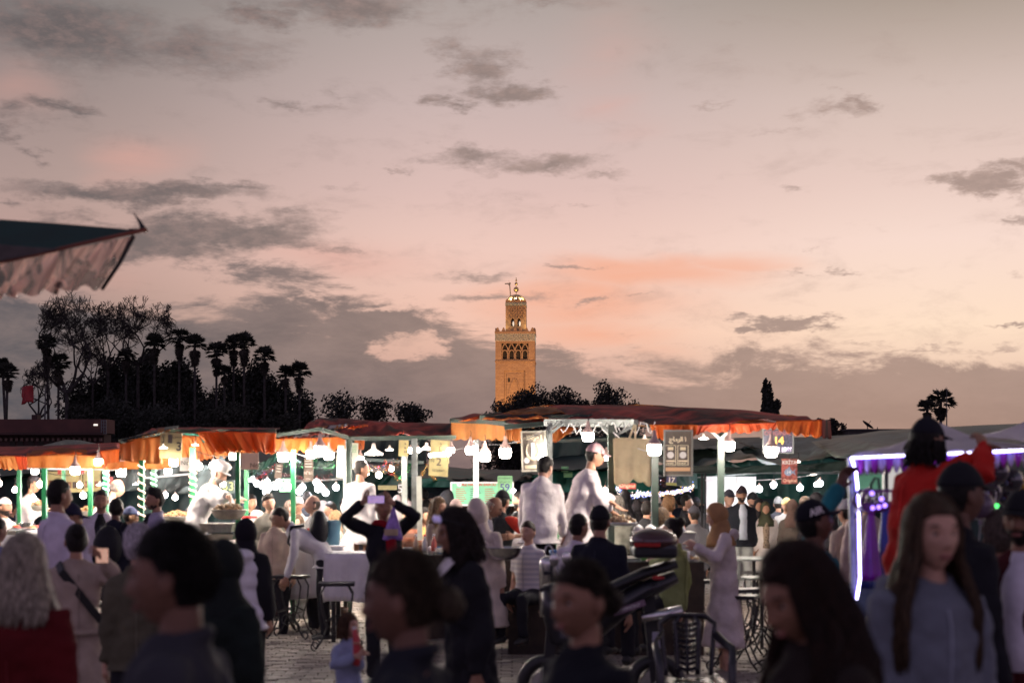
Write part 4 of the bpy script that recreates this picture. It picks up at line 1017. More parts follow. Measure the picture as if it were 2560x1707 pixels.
TEX = {}
def disp_tex(kind):
    if kind not in TEX:
        t = bpy.data.textures.new(kind, 'CLOUDS' if kind != 'quilt' else 'WOOD')
        if kind == 'quilt': t.noise_scale = .3; t.wood_type = 'BANDS'
        else: t.noise_scale = .15; t.noise_depth = 2
        TEX[kind] = t
    return TEX[kind]
def finish_people():
    tmp = []; cc = bpy.data.collections.new('tmp'); COL.children.link(cc)
    for nm, k, ex, mt, root, vox, smi, dsp, off in PENDING:
        me = bpy.data.meshes.new('tmp'); me.from_pydata([(x-off[0], y-off[1], z-off[2]) for x, y, z in k.v], [], k.f)
        o = bpy.data.objects.new('tmp', me); cc.objects.link(o)
        m = o.modifiers.new('r', 'REMESH'); m.mode = 'VOXEL'; m.voxel_size = vox; m.use_smooth_shade = True
        m = o.modifiers.new('s', 'SMOOTH'); m.iterations = smi*2+1; m.factor = .6
        if dsp:
            m = o.modifiers.new('d', 'DISPLACE'); m.texture = disp_tex('fold'); m.texture_coords = 'LOCAL'; m.strength = dsp[0]*2.3; m.mid_level = .5
        tmp.append(o)
    dg = bpy.context.evaluated_depsgraph_get()
    res = [bpy.data.meshes.new_from_object(o.evaluated_get(dg)) for o in tmp]
    for o in tmp: bpy.data.objects.remove(o)
    bpy.data.collections.remove(cc)
    for (nm, k, ex, mt, root, vox, smi, dsp, off), me in zip(PENDING, res):
        if dsp and dsp[1] == 'quilt':
            n = len(me.vertices); co = np.empty(n*3, 'f'); me.vertices.foreach_get('co', co); co = co.reshape(-1, 3); no = np.empty(n*3, 'f'); me.vertices.foreach_get('normal', no); no = no.reshape(-1, 3)
            co += no*(.016*(np.abs(np.sin(co[:, 2:3]*np.pi/.115))**.6-.6)); me.vertices.foreach_set('co', co.ravel()); me.update()
        if ex is not None:
            n = len(me.vertices); co = np.empty(n*3, 'f'); me.vertices.foreach_get('co', co); co = co.reshape(-1, 3)
            fs = [tuple(p.vertices) for p in me.polygons]; vs = co.tolist()+[(x-off[0], y-off[1], z-off[2]) for x, y, z in ex.v]; fs += [tuple(i+n for i in q) for q in ex.f]
            m2 = bpy.data.meshes.new(nm); m2.from_pydata(vs, [], fs); bpy.data.meshes.remove(me); me = m2
        me.name = nm; me.materials.clear(); me.materials.append(mt); me.polygons.foreach_set('use_smooth', [True]*len(me.polygons)); me.update()
        o = bpy.data.objects.new(nm, me); COL.objects.link(o); o.parent = root
    PENDING.clear()
# ---------------------------------------------------------------- stalls
def tarp_mat(name, col, translu=.45, rough=.5, var=.34, bump=.35):
    return mat(name, col, rough, var=var, vscale=1.6, bump=bump, bscale=5, translu=translu, spec=.4, stretch=(1, 1, .35))
M_OR = tarp_mat('orange_tarpaulin', (.88, .21, .04), .62)
M_ORL = tarp_mat('faded_orange_tarpaulin', (.92, .33, .10), .62)
M_ORR = tarp_mat('red_orange_tarpaulin', (.78, .12, .035), .58)
M_RT = tarp_mat('dusty_red_tarpaulin', (.30, .045, .028), .06, .75, .6)
M_GT = tarp_mat('green_tarpaulin', (.012, .085, .062), .30, .45)
M_GD = tarp_mat('dark_green_tarpaulin', (.012, .035, .030), .08, .5)
M_GG = tarp_mat('grey_green_tarpaulin', (.15, .19, .165), .30, .45)
M_TEAL = tarp_mat('teal_tarpaulin', (.03, .30, .22), .45)
M_GP = mat('green_paint', (.012, .14, .05), .45, var=.2, vscale=6)
M_DGP = mat('dark_green_paint', (.009, .022, .015), .5, var=.3, vscale=6)
M_GM = mat('galvanised_steel', (.20, .22, .21), .45, metal=.4, var=.25, vscale=6)
M_SS = mat('stainless_steel', (.62, .62, .60), .22, metal=1.0, var=.12, vscale=8)
M_BK = mat('black_iron', (.015, .015, .016), .45, var=.15)
M_WH = mat('white_cloth', (.80, .77, .76), .8, var=.06, vscale=3, bump=.3, bscale=6)
M_WP = mat('white_plastic', (.75, .74, .72), .4, var=.06)
M_WD = mat('dark_wood', (.035, .022, .016), .6, var=.3, vscale=5)
M_CORD = mat('black_cord', (.01, .01, .01), .6, var=0)
M_BULB = mat('bulb_glow', (1, .97, .93), .4, var=0, emit=390, ecol=(1, .87, .76))
M_BULBC = mat('bulb_glow_cool', (1, 1, 1), .4, var=0, emit=300, ecol=(.95, .94, 1))
M_CAPP = mat('bulb_collar', (.55, .38, .33), .45, var=.05)
M_SHADE = mat('lamp_shade', (.62, .56, .52), .5, var=.05, translu=.3)

def lerp_poly(pts, u):
    """pts: list of tuples; piecewise linear by index"""
    t = u*(len(pts)-1); i = min(int(t), len(pts)-2); f = t-i; a, b = pts[i], pts[i+1]
    return tuple(x+(y-x)*f for x, y in zip(a, b))
def wob(a, b, s=1.0): return s*(math.sin(a*2.3+b)+.6*math.sin(a*5.1+b*2.7)+.35*math.sin(a*11.7+b*.7))
def sheet(name, A, B, mt, parent, nu=40, nv=8, amp=.03, seed=0.0, th=.004, sag=0.0, **tg):
    """cloth between two polylines of (px, py, D)"""
    k = MB()
    def fn(u, v):
        a, b = P(*lerp_poly(A, u)), P(*lerp_poly(B, u)); p = a.lerp(b, v); L = (b-a).length
        p.z += wob(u*7, v*3+seed, amp*.5)*math.sin(math.pi*min(1, v*1.0+.15))-sag*math.sin(math.pi*v)*math.sin(math.pi*u); p.y += wob(u*9+1, v*2+seed, amp*.4); return p
    k.grid(fn, nu, nv, th); return k.build(name, mt, parent, smooth=True, **tg)
def valance(name, A, B, mt, parent, teeth=10, depth=6, kind='scallop', amp=.02, seed=0.0, ruff=6, **tg):
    """hanging strip from polyline A (top) to B (bottom edge), scalloped or zigzag; depth in px"""
    k = MB(); n = max(teeth*8, 24)
    def fn(u, v):
        a, b = lerp_poly(A, u), lerp_poly(B, u); t = (u*teeth) % 1.0
        cut = abs(math.sin(math.pi*u*teeth)) if kind == 'scallop' else 1-abs(2*t-1)
        p = P(*a).lerp(P(b[0], b[1]-depth*(1-cut), b[2]), v); p.y += wob(u*ruff*2, seed+v*.8, amp)*(v**.7); p.x += wob(u*ruff, seed+3, amp*.25)*v; return p
    k.grid(fn, n, 8, .003); return k.build(name, mt, parent, smooth=True, **tg)
def post(parent, px, y0, y1, D, w_px, mt, name='post', z1=None, round_=False):
    a, b = P(px, y0, D), P(px, y1, D); b.z = 0 if z1 is None else z1; w = S(w_px, D); k = MB()
    if round_: k.tube([b, a], w/2, 10)
    else: k.box((a+b)/2, (w, w, a.z-b.z))
    return k.build(name, mt, parent)

def stall(name_lab, px, D):
    return thing('food_stall', (P(px, 0, D).x, D, 0), name_lab, 'market stall')

# main stall ------------------------------------------------------
sM = stall('nearest food stall under a long dusty red canopy with orange valances, in the middle', 1600, 18)
sheet('roof', [(1128, 1052, 20), (1290, 1055, 19.2), (1480, 1057, 18.2), (1625, 1060, 17.2), (1760, 1062, 17.2), (1900, 1053, 17.6), (2056, 1047, 18)],
      [(1250, 1034, 22), (1300, 1022, 22), (1400, 1012, 21.5), (1520, 1012, 21.5), (1640, 1014, 21.2), (1860, 1024, 21), (2000, 1043, 20.4)], M_RT, sM, 70, 14, .10, 1.3)
sheet('roof_back', [(1250, 1034, 22), (1300, 1022, 22), (1400, 1012, 21.5), (1520, 1012, 21.5), (1640, 1014, 21.2), (1860, 1024, 21), (2000, 1043, 20.4)],
      [(1160, 1062, 24.5), (1300, 1062, 24.5), (1450, 1064, 24.5), (1560, 1066, 24), (1680, 1066, 24), (1880, 1066, 24), (2060, 1060, 23.6)], M_ORL, sM, 40, 8, .05, 4)
valance('valance', [(1128, 1051, 20), (1264, 1056, 19.4)], [(1128, 1101, 20), (1264, 1101, 19.4)], M_ORL, sM, 6, 5, seed=2)
valance('valance', [(1264, 1062, 19.4), (1304, 1062, 19.9)], [(1266, 1100, 19.4), (1304, 1110, 19.9)], M_ORL, sM, 2, 5, seed=4)
valance('valance', [(1624, 1061, 17.15), (1745, 1062, 17.15)], [(1638, 1094, 17.2), (1662, 1102, 17.2), (1700, 1098, 17.2), (1742, 1090, 17.2)], M_OR, sM, 6, 5, seed=1, amp=.03)
valance('valance', [(1738, 1062, 17.2), (1942, 1056, 17.6)], [(1740, 1090, 17.2), (1760, 1080, 17.3), (1830, 1084, 17.4), (1872, 1084, 17.5), (1910, 1074, 17.6), (1942, 1076, 17.6)], M_ORR, sM, 9, 5, seed=6, amp=.03)
valance('valance', [(1940, 1052, 17.62), (2055, 1048, 18)], [(1942, 1076, 17.62), (1990, 1090, 17.7), (2053, 1096, 18)], M_OR, sM, 5, 9, seed=3)
valance('side_valance', [(2055, 1048, 18), (2075, 1050, 20)], [(2055, 1096, 18), (2078, 1098, 20)], M_RT, sM, 4, 5, seed=3)
for i, (A, B, mt) in enumerate([([(1205, 1048, 19.0), (1372, 1046, 18.6)], [(1240, 1038, 19.8), (1368, 1037, 19.6)], M_ORL), ([(1255, 1035, 19.6), (1440, 1032, 19.6)], [(1345, 1015, 20.8), (1445, 1022, 20.6)], M_ORL), ([(1145, 1052, 19.5), (1240, 1041, 19.5)], [(1238, 1036, 20.2), (1262, 1038, 20.2)], M_OR), ([(1500, 1052, 17.9), (1590, 1056, 17.6)], [(1450, 1046, 18.6), (1536, 1048, 18.4)], M_SHADE), ([(1378, 1104, 21.5), (1390, 1104, 21.5)], [(1372, 1066, 22), (1430, 1068, 22)], M_OR), ([(1380, 1106, 21.4), (1428, 1082, 21.4)], [(1380, 1066, 21.6), (1445, 1070, 21.6)], M_ORL)]):
    sheet('loose_flap', A, B, mt, sM, 14, 4, .04, i*1.7)
for a, b, w in (((1200, 1042, 19.2), (1512, 1040, 18.9), .05), ((1195, 1052, 18.9), (1290, 1064, 18.5), .05), ((1262, 1068, 18.5), (1400, 1055, 18.3), .06), ((1128, 1050, 20), (1250, 1034, 21.9), .05), ((1365, 1056, 18.2), (1590, 1058, 17.2), .09), ((1128, 1052, 19.97), (1264, 1057, 19.37), .05), ((1620, 1064, 17.25), (1940, 1059, 17.7), .04), ((1280, 1105, 24), (1640, 1095, 23.5), .05)):
    k = MB(); k.bar(P(*a), P(*b), w); k.build('beam', M_GM if w == .09 else M_DGP, sM)
post(sM, 1190, 1100, 1300, 19.6, 13, M_GM); post(sM, 1374, 1056, 1300, 18, 14, M_GM); post(sM, 1528, 1062, 1300, 17.0, 16, M_DGP); post(sM, 1637, 1120, 1400, 16.2, 17, M_DGP); post(sM, 1802, 1076, 1300, 17.6, 16, M_DGP)
for a, b in (((1374, 1085, 17.9), (1408, 1058, 17.9)), ((1374, 1075, 17.9), (1400, 1052, 17.9)), ((1528, 1085, 17), (1500, 1060, 17)), ((1528, 1095, 17), (1590, 1060, 17)), ((1802, 1100, 17.5), (1772, 1072, 17.5)), ((1802, 1096, 17.5), (1825, 1074, 17.5))):
    k = MB(); k.bar(P(*a), P(*b), .035); k.build('brace', M_GM, sM)
for i in range(9):      # looping wires under the roof
    r = random.Random(i); x0 = 1400+i*24; k = MB(); pts = [P(x0+q*7+r.uniform(-4, 4), 1066+14*math.sin(q*1.3+i)+r.uniform(0, 8), 17.2) for q in range(8)]
    k.tube(pts, .006, 4); k.build('wire', M_CORD if i % 2 else M_WP, sM)
# second stall ------------------------------------------------------
sB = stall('food stall with ragged dark red roof and grey steel posts around a standing cook', 960, 20)
sheet('roof', [(700, 1108, 19.4), (790, 1088, 19.6), (880, 1088, 20), (1000, 1092, 20), (1140, 1090, 20)], [(778, 1052, 22), (800, 1044, 22), (860, 1046, 22), (1000, 1056, 22), (1140, 1058, 22)], M_RT, sB, 60, 10, .14, 2.2)
valance('valance', [(655, 1098, 18.4), (862, 1092, 19)], [(655, 1136, 18.4), (862, 1128, 19)], M_OR, sB, 11, 9, 'zig', seed=5)
valance('inner_valance', [(886, 1100, 22), (912, 1100, 22)], [(886, 1120, 22), (908, 1126, 22)], M_OR, sB, 1, 2, seed=5)
for i in range(13):
    r = random.Random(i+50); x = 665+i*17; y = 1092-abs(i-1)*2.6+r.uniform(-5, 6); mt = (M_ORL, M_RT, M_OR, M_DGP, M_SHADE)[i % 5]
    sheet('loose_flap', [(x, y+5, 18.7+r.uniform(0, .8)), (x+r.uniform(26, 52), y-2+r.uniform(-4, 2), 19)], [(x+6, y-r.uniform(2, 6), 19.8), (x+r.uniform(30, 50), y-8, 20)], mt, sB, 8, 3, .04, i)
for a, b, w in (((860, 1096, 19.2), (1140, 1093, 19.2), .055), ((636, 1096, 18.3), (800, 1072, 18.6), .05), ((800, 1072, 18.6), (868, 1094, 19), .05), ((890, 1147, 24), (1060, 1156, 24), .05), ((655, 1206, 22), (880, 1196, 22), .03)):
    k = MB(); k.bar(P(*a), P(*b), w); k.build('beam', M_DGP if w > .04 else M_GM, sB)
post(sB, 869, 1094, 1200, 19.2, 20, M_DGP); post(sB, 862, 1094, 1200, 19.1, 7, M_GM); post(sB, 1011, 1100, 1300, 19, 13, M_GM); post(sB, 1036, 1096, 1400, 18.6, 14, M_GM); post(sB, 733, 1123, 1300, 18.3, 11, M_GP)
# third stall ------------------------------------------------------
sC = stall('food stall with deep orange valance and green posts where the bearded cook works', 480, 18)
sheet('roof', [(296, 1106, 17.4), (360, 1088, 17.8), (420, 1080, 18), (500, 1080, 18), (600, 1078, 18), (690, 1080, 18)], [(330, 1092, 20), (400, 1068, 20), (450, 1068, 20), (500, 1068, 20), (600, 1069, 20), (700, 1069, 20)], M_RT, sC, 40, 8, .05, 3.3)
valance('valance', [(298, 1106, 17.4), (352, 1094, 17.5), (405, 1090, 17.6)], [(302, 1150, 17.4), (352, 1158, 17.5), (405, 1160, 17.6)], M_ORL, sC, 3, 0, seed=9)
valance('inner_valance', [(400, 1086, 19), (500, 1090, 18.6)], [(400, 1172, 19), (470, 1160, 18.6), (526, 1148, 18.4)], M_ORL, sC, 8, 5, 'zig', seed=8)
valance('lower_valance', [(268, 1158, 17.9), (310, 1152, 17.9), (430, 1150, 18)], [(262, 1173, 17.9), (310, 1172, 17.9), (430, 1172, 18)], M_ORL, sC, 1, 0, seed=8)
valance('valance', [(490, 1079, 17.6), (560, 1078, 17.6), (690, 1082, 17.9)], [(528, 1136, 17.6), (600, 1132, 17.6), (690, 1138, 17.9)], M_OR, sC, 9, 8, 'zig', amp=.045, seed=7)
valance('back_valance', [(480, 1100, 20.5), (600, 1110, 20.5)], [(500, 1150, 20.5), (640, 1140, 20.5)], M_ORL, sC, 8, 8, 'zig', amp=.03, seed=1)
for i in range(7):
    x = 300+i*18; y = 1104-i*5; sheet('loose_flap', [(x, y+2, 17.3), (x+34, y-4, 17.4)], [(x+6, y-7, 18.2), (x+40, y-11, 18.2)], M_ORL if i % 2 else M_DGP, sC, 6, 3, .02, i)
sheet('underside_tarp', [(456, 1080, 19), (520, 1090, 19)], [(458, 1112, 20), (510, 1106, 20)], M_TEAL, sC, 8, 4, .03, 1)
for a, b, w in (((300, 1104, 17.4), (410, 1079, 17.8), .05), ((400, 1078, 18.05), (690, 1078, 18.05), .05), ((345, 1196, 22), (480, 1184, 22), .03)):
    k = MB(); k.bar(P(*a), P(*b), w); k.build('beam', M_DGP if w > .04 else M_WP, sC)
post(sC, 482, 1118, 1300, 18, 13, M_GP); post(sC, 354, 1150, 1300, 17.4, 11, M_GP); post(sC, 384, 1172, 1300, 19.5, 10, M_GP); post(sC, 595, 1130, 1300, 17.4, 10, M_GP); post(sC, 616, 1174, 1300, 19.5, 10, M_GP)
M_LEDW = mat('warm_rope_light', (1, .75, .6), .4, var=0, emit=3.0, ecol=(1, .62, .48)); M_LEDB = mat('cool_rope_light', (.8, .9, 1), .4, var=0, emit=3.5, ecol=(.65, .75, 1))
def rope_light(px, y0, y1, D, r_px, n, mt, lab):
    c = P(px, y0, D); t = thing('rope_light', c, lab, 'rope light', 'rope lights coiled round the green posts'); k = MB(); r = S(r_px, D); pts = []
    for i in range(n*10+1):
        a = i/10*2*math.pi; p = P(px, y0+(y1-y0)*i/(n*10), D); pts.append((p.x+r*math.cos(a), p.y+r*math.sin(a), p.z))
    k.tube(pts, S(1.7, D), 5); k.build('light_tube', mt, t, smooth=True)
rope_light(354, 1152, 1290, 17.4, 8, 7, M_LEDW, 'warm pink rope light coiled round the post left of the bearded cook')
rope_light(482, 1150, 1245, 18, 9, 6, M_LEDW, 'warm rope light coiled round the post at the bearded cook\'s back')
rope_light(384, 1175, 1225, 19.5, 7, 4, mat('green_white_light', (.8, 1, .9), .4, var=0, emit=3, ecol=(.6, 1, .8)), 'pale green rope light on the short post behind the man in profile')
rope_light(265, 1174, 1225, 18.2, 7, 4, M_LEDB, 'bluish rope light coiled round the post beside the bald cook')
# fourth stall ------------------------------------------------------
sD = stall('low food stall at the left edge under a dark red roof with pale orange valance', 150, 19)
sheet('roof', [(-160, 1140, 19), (0, 1136, 19), (110, 1140, 18.6), (200, 1136, 18.4), (300, 1128, 18.3)], [(-160, 1114, 21), (0, 1116, 21), (100, 1114, 21), (200, 1110, 21), (300, 1106, 21)], M_RT, sD, 30, 8, .05, 5)
sheet('roof_patch', [(66, 1140, 18.2), (150, 1134, 18.2), (255, 1140, 18.2)], [(80, 1126, 19.4), (150, 1118, 19.4), (250, 1124, 19.4)], M_OR, sD, 16, 5, .04, 2)
valance('valance', [(68, 1140, 18), (150, 1136, 18), (250, 1139, 18)], [(68, 1169, 18), (150, 1170, 18), (262, 1172, 18)], M_ORL, sD, 1, 0, seed=2)
valance('valance', [(250, 1126, 18), (299, 1122, 17.9)], [(262, 1176, 18), (299, 1158, 17.9)], M_OR, sD, 2, 1, seed=2)
valance('valance', [(-90, 1140, 18.8), (36, 1140, 18.8)], [(-90, 1174, 18.8), (48, 1176, 18.8)], M_ORL, sD, 9, 6, 'zig', seed=1)
valance('valance', [(36, 1140, 18.9), (70, 1142, 18.9)], [(48, 1176, 18.9), (68, 1172, 18.9)], M_ORR, sD, 2, 2, seed=1)
for px, y0, D, w in ((111, 1170, 17.9, 11), (226, 1171, 17.9, 10), (48, 1174, 18.8, 9), (159, 1174, 20.5, 8), (265, 1172, 18.2, 11)): post(sD, px, y0, 1300, D, w, M_GP)
k = MB(); k.bar(P(68, 1171, 17.95), P(300, 1174, 17.95), .02); k.build('cross_bar', M_WP, sD)

# tents behind ------------------------------------------------------
def tent(lab, px, D, parts, group=None):
    t = thing('market_tent', (P(px, 0, D).x, D, 0), lab, 'tent', group)
    for nm, A, B, mt, amp, sag in parts: sheet(nm, A, B, mt, t, 30, 10, amp, px*.01, sag=sag)
    return t
tR = tent('grey-green tent with sagging roof and green back wall right of the nearest stall', 1850, 25, [
    ('roof', [(1600, 1160, 23), (1720, 1162, 23), (1850, 1150, 22.5), (2000, 1152, 22.5), (2160, 1136, 22)], [(1600, 1128, 27), (1740, 1122, 27), (1880, 1096, 27), (2060, 1090, 27), (2200, 1082, 27)], M_GG, .16, .12),
    ('roof', [(1600, 1126, 25), (1760, 1124, 25), (1900, 1120, 25)], [(1600, 1100, 29), (1760, 1096, 29), (1900, 1092, 29)], M_GD, .10, .08),
    ('back_wall', [(1736, 1150, 28), (1900, 1152, 28), (2100, 1150, 28)], [(1736, 1262, 28), (1880, 1246, 28), (1950, 1246, 28), (2010, 1262, 28), (2100, 1250, 28)], M_GT, .12, 0),
    ('side_wall', [(1600, 1160, 23.2), (1740, 1164, 26)], [(1690, 1214, 23.2), (1744, 1222, 26)], M_GD, .08, 0),
    ('eave', [(1600, 1162, 23), (1850, 1166, 22.8), (2000, 1160, 22.6), (2130, 1152, 22.4)], [(1600, 1180, 23), (1850, 1182, 22.8), (2000, 1178, 22.6), (2130, 1176, 22.4)], M_GD, .03, 0)])
for a, b, w in (((1700, 1180, 24), (2140, 1182, 24), .04), ((1870, 1178, 24), (1830, 1160, 24), .03), ((1870, 1178, 24), (1920, 1162, 24), .03), ((1700, 1196, 26), (2090, 1170, 26), .02)):
    k = MB(); k.bar(P(*a), P(*b), w); k.build('pole', M_GM, tR)
for px, D in ((1755, 24), (1763, 24.4), (2098, 24), (2104, 24.4)): post(tR, px, 1172, 1300, D, 5, M_BK if px < 2000 else M_GM, 'tent_post')
k = MB(); k.box((P(1826, 0, 26).x, 26, (P(0, 1191, 26).z+.3)/2), (S(128, 26), .03, P(0, 1191, 26).z-.3)); k.build('white_panel', M_WH, tR)
tF = tent('olive tent roof with ragged edge behind the white purple-lit tent', 2250, 20, [('roof', [(2100, 1140, 18), (2330, 1120, 18), (2600, 1110, 18)], [(2030, 1104, 24), (2200, 1076, 24), (2420, 1064, 23), (2600, 1056, 23)], M_GG, .08, .05)])
tent('dark tarpaulin stretched under the roof beyond the nearest stall', 1500, 30, [('wall', [(1376, 1092, 30), (1640, 1088, 30)], [(1376, 1184, 30), (1640, 1184, 30)], M_GD, .06, 0), ('roof', [(1640, 1092, 30), (1740, 1100, 30)], [(1640, 1150, 30), (1740, 1150, 30)], M_GD, .06, 0)])
tent('dark tarpaulin behind the grey steel posts', 970, 31, [('wall', [(866, 1092, 31), (1066, 1096, 31)], [(866, 1160, 31), (1066, 1164, 31)], M_GD, .06, 0)])
tent('dark green tent hanging behind the white-jacketed cooks', 1300, 28, [
    ('roof', [(1070, 1190, 26), (1180, 1196, 26), (1260, 1212, 26), (1330, 1200, 26)], [(1060, 1160, 32), (1180, 1172, 32), (1280, 1176, 32), (1340, 1172, 32)], M_GD, .10, .1),
    ('wall', [(1330, 1176, 29), (1640, 1176, 29)], [(1330, 1230, 29), (1640, 1230, 29)], M_TEAL, .08, 0),
    ('roof', [(1300, 1190, 25), (1400, 1174, 25), (1640, 1160, 25)], [(1300, 1176, 30), (1400, 1140, 30), (1640, 1120, 30)], M_GD, .08, .1)])
tent('green tent below the tinsel, right of the grey posts', 1100, 27, [
    ('roof', [(900, 1176, 24), (1040, 1190, 24), (1130, 1206, 24), (1190, 1196, 24)], [(900, 1156, 30), (1040, 1160, 30), (1180, 1176, 30), (1240, 1180, 30)], M_GT, .10, .05),
    ('wall', [(880, 1176, 28), (1130, 1196, 28)], [(880, 1214, 28), (1130, 1218, 28)], M_GT, .10, 0)])
tent('dark green tent behind the tinsel garlands', 760, 26, [
    ('roof', [(600, 1160, 22), (720, 1144, 22), (870, 1140, 22)], [(600, 1120, 30), (720, 1106, 30), (900, 1106, 30)], M_GD, .12, .1),
    ('wall', [(560, 1140, 27), (900, 1150, 27)], [(560, 1300, 27), (900, 1300, 27)], M_GD, .15, 0),
    ('side_flap', [(616, 1176, 20.5), (700, 1130, 20.5)], [(620, 1198, 20.5), (690, 1152, 20.5)], M_GT, .05, 0)])
tent('grey crumpled tent hanging behind the coiled green posts', 420, 24, [
    ('wall', [(280, 1180, 24), (560, 1150, 24)], [(280, 1232, 24), (360, 1222, 24), (430, 1236, 24), (560, 1224, 24)], mat('grey_plastic_sheet', (.10, .12, .11), .4, var=.4, vscale=1.2, bump=.8, bscale=4), .2, 0),
    ('wall', [(280, 1224, 26), (620, 1224, 26)], [(280, 1340, 26), (620, 1340, 26)], M_GD, .1, 0)])
tent('low grey tent roofs in front of the long red building', 180, 45, [('roof', [(80, 1122, 42), (250, 1120, 42)], [(110, 1112, 47), (165, 1099, 47), (200, 1100, 47), (250, 1110, 47)], M_GG, .1, 0)])
tent('dark green tents filling the far side of the square at left', 150, 40, [('roof', [(-800, 1180, 36), (620, 1180, 36)], [(-800, 1150, 42), (300, 1154, 42), (620, 1150, 42)], M_GD, .3, .1), ('wall', [(-800, 1180, 37), (620, 1180, 37)], [(-800, 1380, 37), (620, 1380, 37)], M_GD, .3, 0)])
tent('dark tents filling the far side of the square behind the crowd', 1300, 40, [('roof', [(860, 1190, 38), (1740, 1196, 38)], [(860, 1172, 44), (1300, 1174, 44), (1740, 1170, 44)], M_GD, .3, .1), ('wall', [(860, 1190, 39), (1740, 1196, 39)], [(860, 1370, 39), (1740, 1370, 39)], M_GD, .3, 0)])
tent('dark tents filling the far side of the square at right', 2200, 40, [('roof', [(1690, 1180, 38), (3300, 1180, 38)], [(1690, 1160, 44), (2200, 1150, 44), (3300, 1150, 44)], M_GD, .3, .1), ('wall', [(1690, 1180, 39), (3300, 1180, 39)], [(1690, 1380, 39), (3300, 1380, 39)], M_GD, .3, 0)])
# the yellow menu wall behind the left stall
def board(name, px0, py0, px1, py1, D, mt, lab, cat='sign', frame=None, fw=3, rz=0, tilt=0, group=None):
    a, b = P(px0, py0, D), P(px1, py1, D); c = (a+b)/2; t = thing(name, c, lab, cat, group); t.rotation_euler = (0, tilt, rz); w, h = b.x-a.x, a.z-b.z
    k = MB(); k.box(c, (w, .02, h)); k.build('panel', mt, t)
    if frame:
        f = S(fw, D); k = MB()
        for x, z, ww, hh in ((0, h/2, w+f, f), (0, -h/2, w+f, f), (-w/2, 0, f, h-f), (w/2, 0, f, h-f)): k.box((c.x+x, D-.012, c.z+z), (ww, .035, hh))
        k.build('frame', frame, t)
    return t, c, w, h
def bx_on(t, D, px0, py0, px1, py1, mt, name='printed_block', d=.016):
    a, b = P(px0, py0, D), P(px1, py1, D); k = MB(); c = (a+b)/2; k.box((c.x, D-d, c.z), (b.x-a.x, .004, a.z-b.z)); return k.build(name, mt, t)
M_YE = mat('yellow_board', (.55, .46, .20), .6, var=.15); M_BRN = mat('brown_board', (.10, .075, .055), .5, var=.2); M_GRD = mat('green_board', (.20, .46, .22), .6, var=.1)
M_INK = mat('dark_print', (.02, .018, .016), .6, var=0); M_CREAM = mat('cream_print', (.85, .74, .50), .5, var=0); M_WPR = mat('white_print', (.85, .83, .80), .5, var=0); M_REDB = mat('red_board', (.35, .045, .035), .55, var=.2); M_REDP = mat('red_print', (.5, .03, .03), .5, var=0)
for i, (x0, x1, y0, y1) in enumerate(((118, 160, 1178, 1226), (165, 205, 1176, 1230), (208, 252, 1172, 1228))):
    t, c, w, h = board('menu_board', x0, y0, x1, y1, 22.5, M_YE, ('yellow menu board hanging behind the nearest green posts at left', 'yellow menu board with food pictures, middle of the three at left', 'yellow menu board behind the second green post, right one of the three')[i], 'menu board', group='yellow menu boards at the left stall')
    for j in range(3): bx_on(t, 22.5, x0+5+j*12, y1-26, x0+14+j*12, y1-10, M_BRN if j % 2 else mat('food_picture', (.35, .16, .08), .5, var=.5, vscale=20), 'food_picture')
for oi, (x, y) in enumerate(((150, 1176), (204, 1176), (268, 1180), (276, 1200))):
    t, c, w, h = board('number_sign', x-6, y-9, x+6, y+9, 21.8, M_REDB, 'small red number board in the left stall, %s from the left' % ('first', 'second', 'third', 'fourth')[oi], 'sign', group='small red number boards'); 
# signs -----------------------------------------------------------
AR = None
try: AR = bpy.data.fonts.load(bpy.utils.system_resource('DATAFILES')+'/fonts/NotoSansArabic-VariableFont_wdth,wght.woff2')
except Exception: AR = None
def sign_text(s, px, py, D, h_px, t, mt, ar=False, bold=0.0, sx=1.0, name='lettering', d=.018):
    p = P(px, py, D); p.y -= d; return text(s, S(h_px, D)*1.35, p, t, mt, name, sx=sx, bold=bold, ext=.001)
D = 18.6; t, c, w, h = board('menu_board', 1305, 1079, 1364, 1176, D, mat('bronze_board', (.22, .18, .14), .25, var=.1, spec=.8), 'bronze board with a large white 1 in a crescent, hanging left of the bending cook', 'sign', frame=mat('pale_frame', (.55, .52, .42), .5, var=.05), fw=4, tilt=R(-2))
sign_text('ﻡﺍﻗﺎﻟﺭﻡ ١'.replace('١', '١'), 1333, 1094, D, 11, t, M_CREAM, bold=.004)
bx_on(t, D, 1328, 1106, 1336, 1148, M_WPR, 'numeral')
k = MB(); pts = [P(1332+16*math.sin(a)*1.0, 1126+22*math.cos(a)*1.0, D) for a in [-2.5+5.0*i/20 for i in range(21)]]; k.tube([(p.x, p.y-.02, p.z) for p in pts], [S(.6+2.8*math.sin(math.pi*i/20), D) for i in range(21)], 6); k.build('crescent', M_CREAM, t)
for x in (1316, 1350): k = MB(); p = P(x, 1150, D); k.tube([(p.x, D-.025, p.z), (p.x, D-.012, p.z)], S(7.5, D), 16); k.build('round_picture', M_WPR, t)
bx_on(t, D, 1311, 1162, 1354, 1171, M_CREAM, 'text_strip')
D = 17.0; t, c, w, h = board('menu_board', 1661, 1076, 1730, 1188, D, M_BRN, 'dark menu board with two pictured dishes hanging under the orange valance', 'menu board', frame=mat('grey_frame', (.20, .20, .18), .5, var=.05), fw=4)
sign_text('ﺝﺎﻣﺭﻟﺍ ١', 1694, 1098, D, 11, t, M_CREAM, bold=.004)
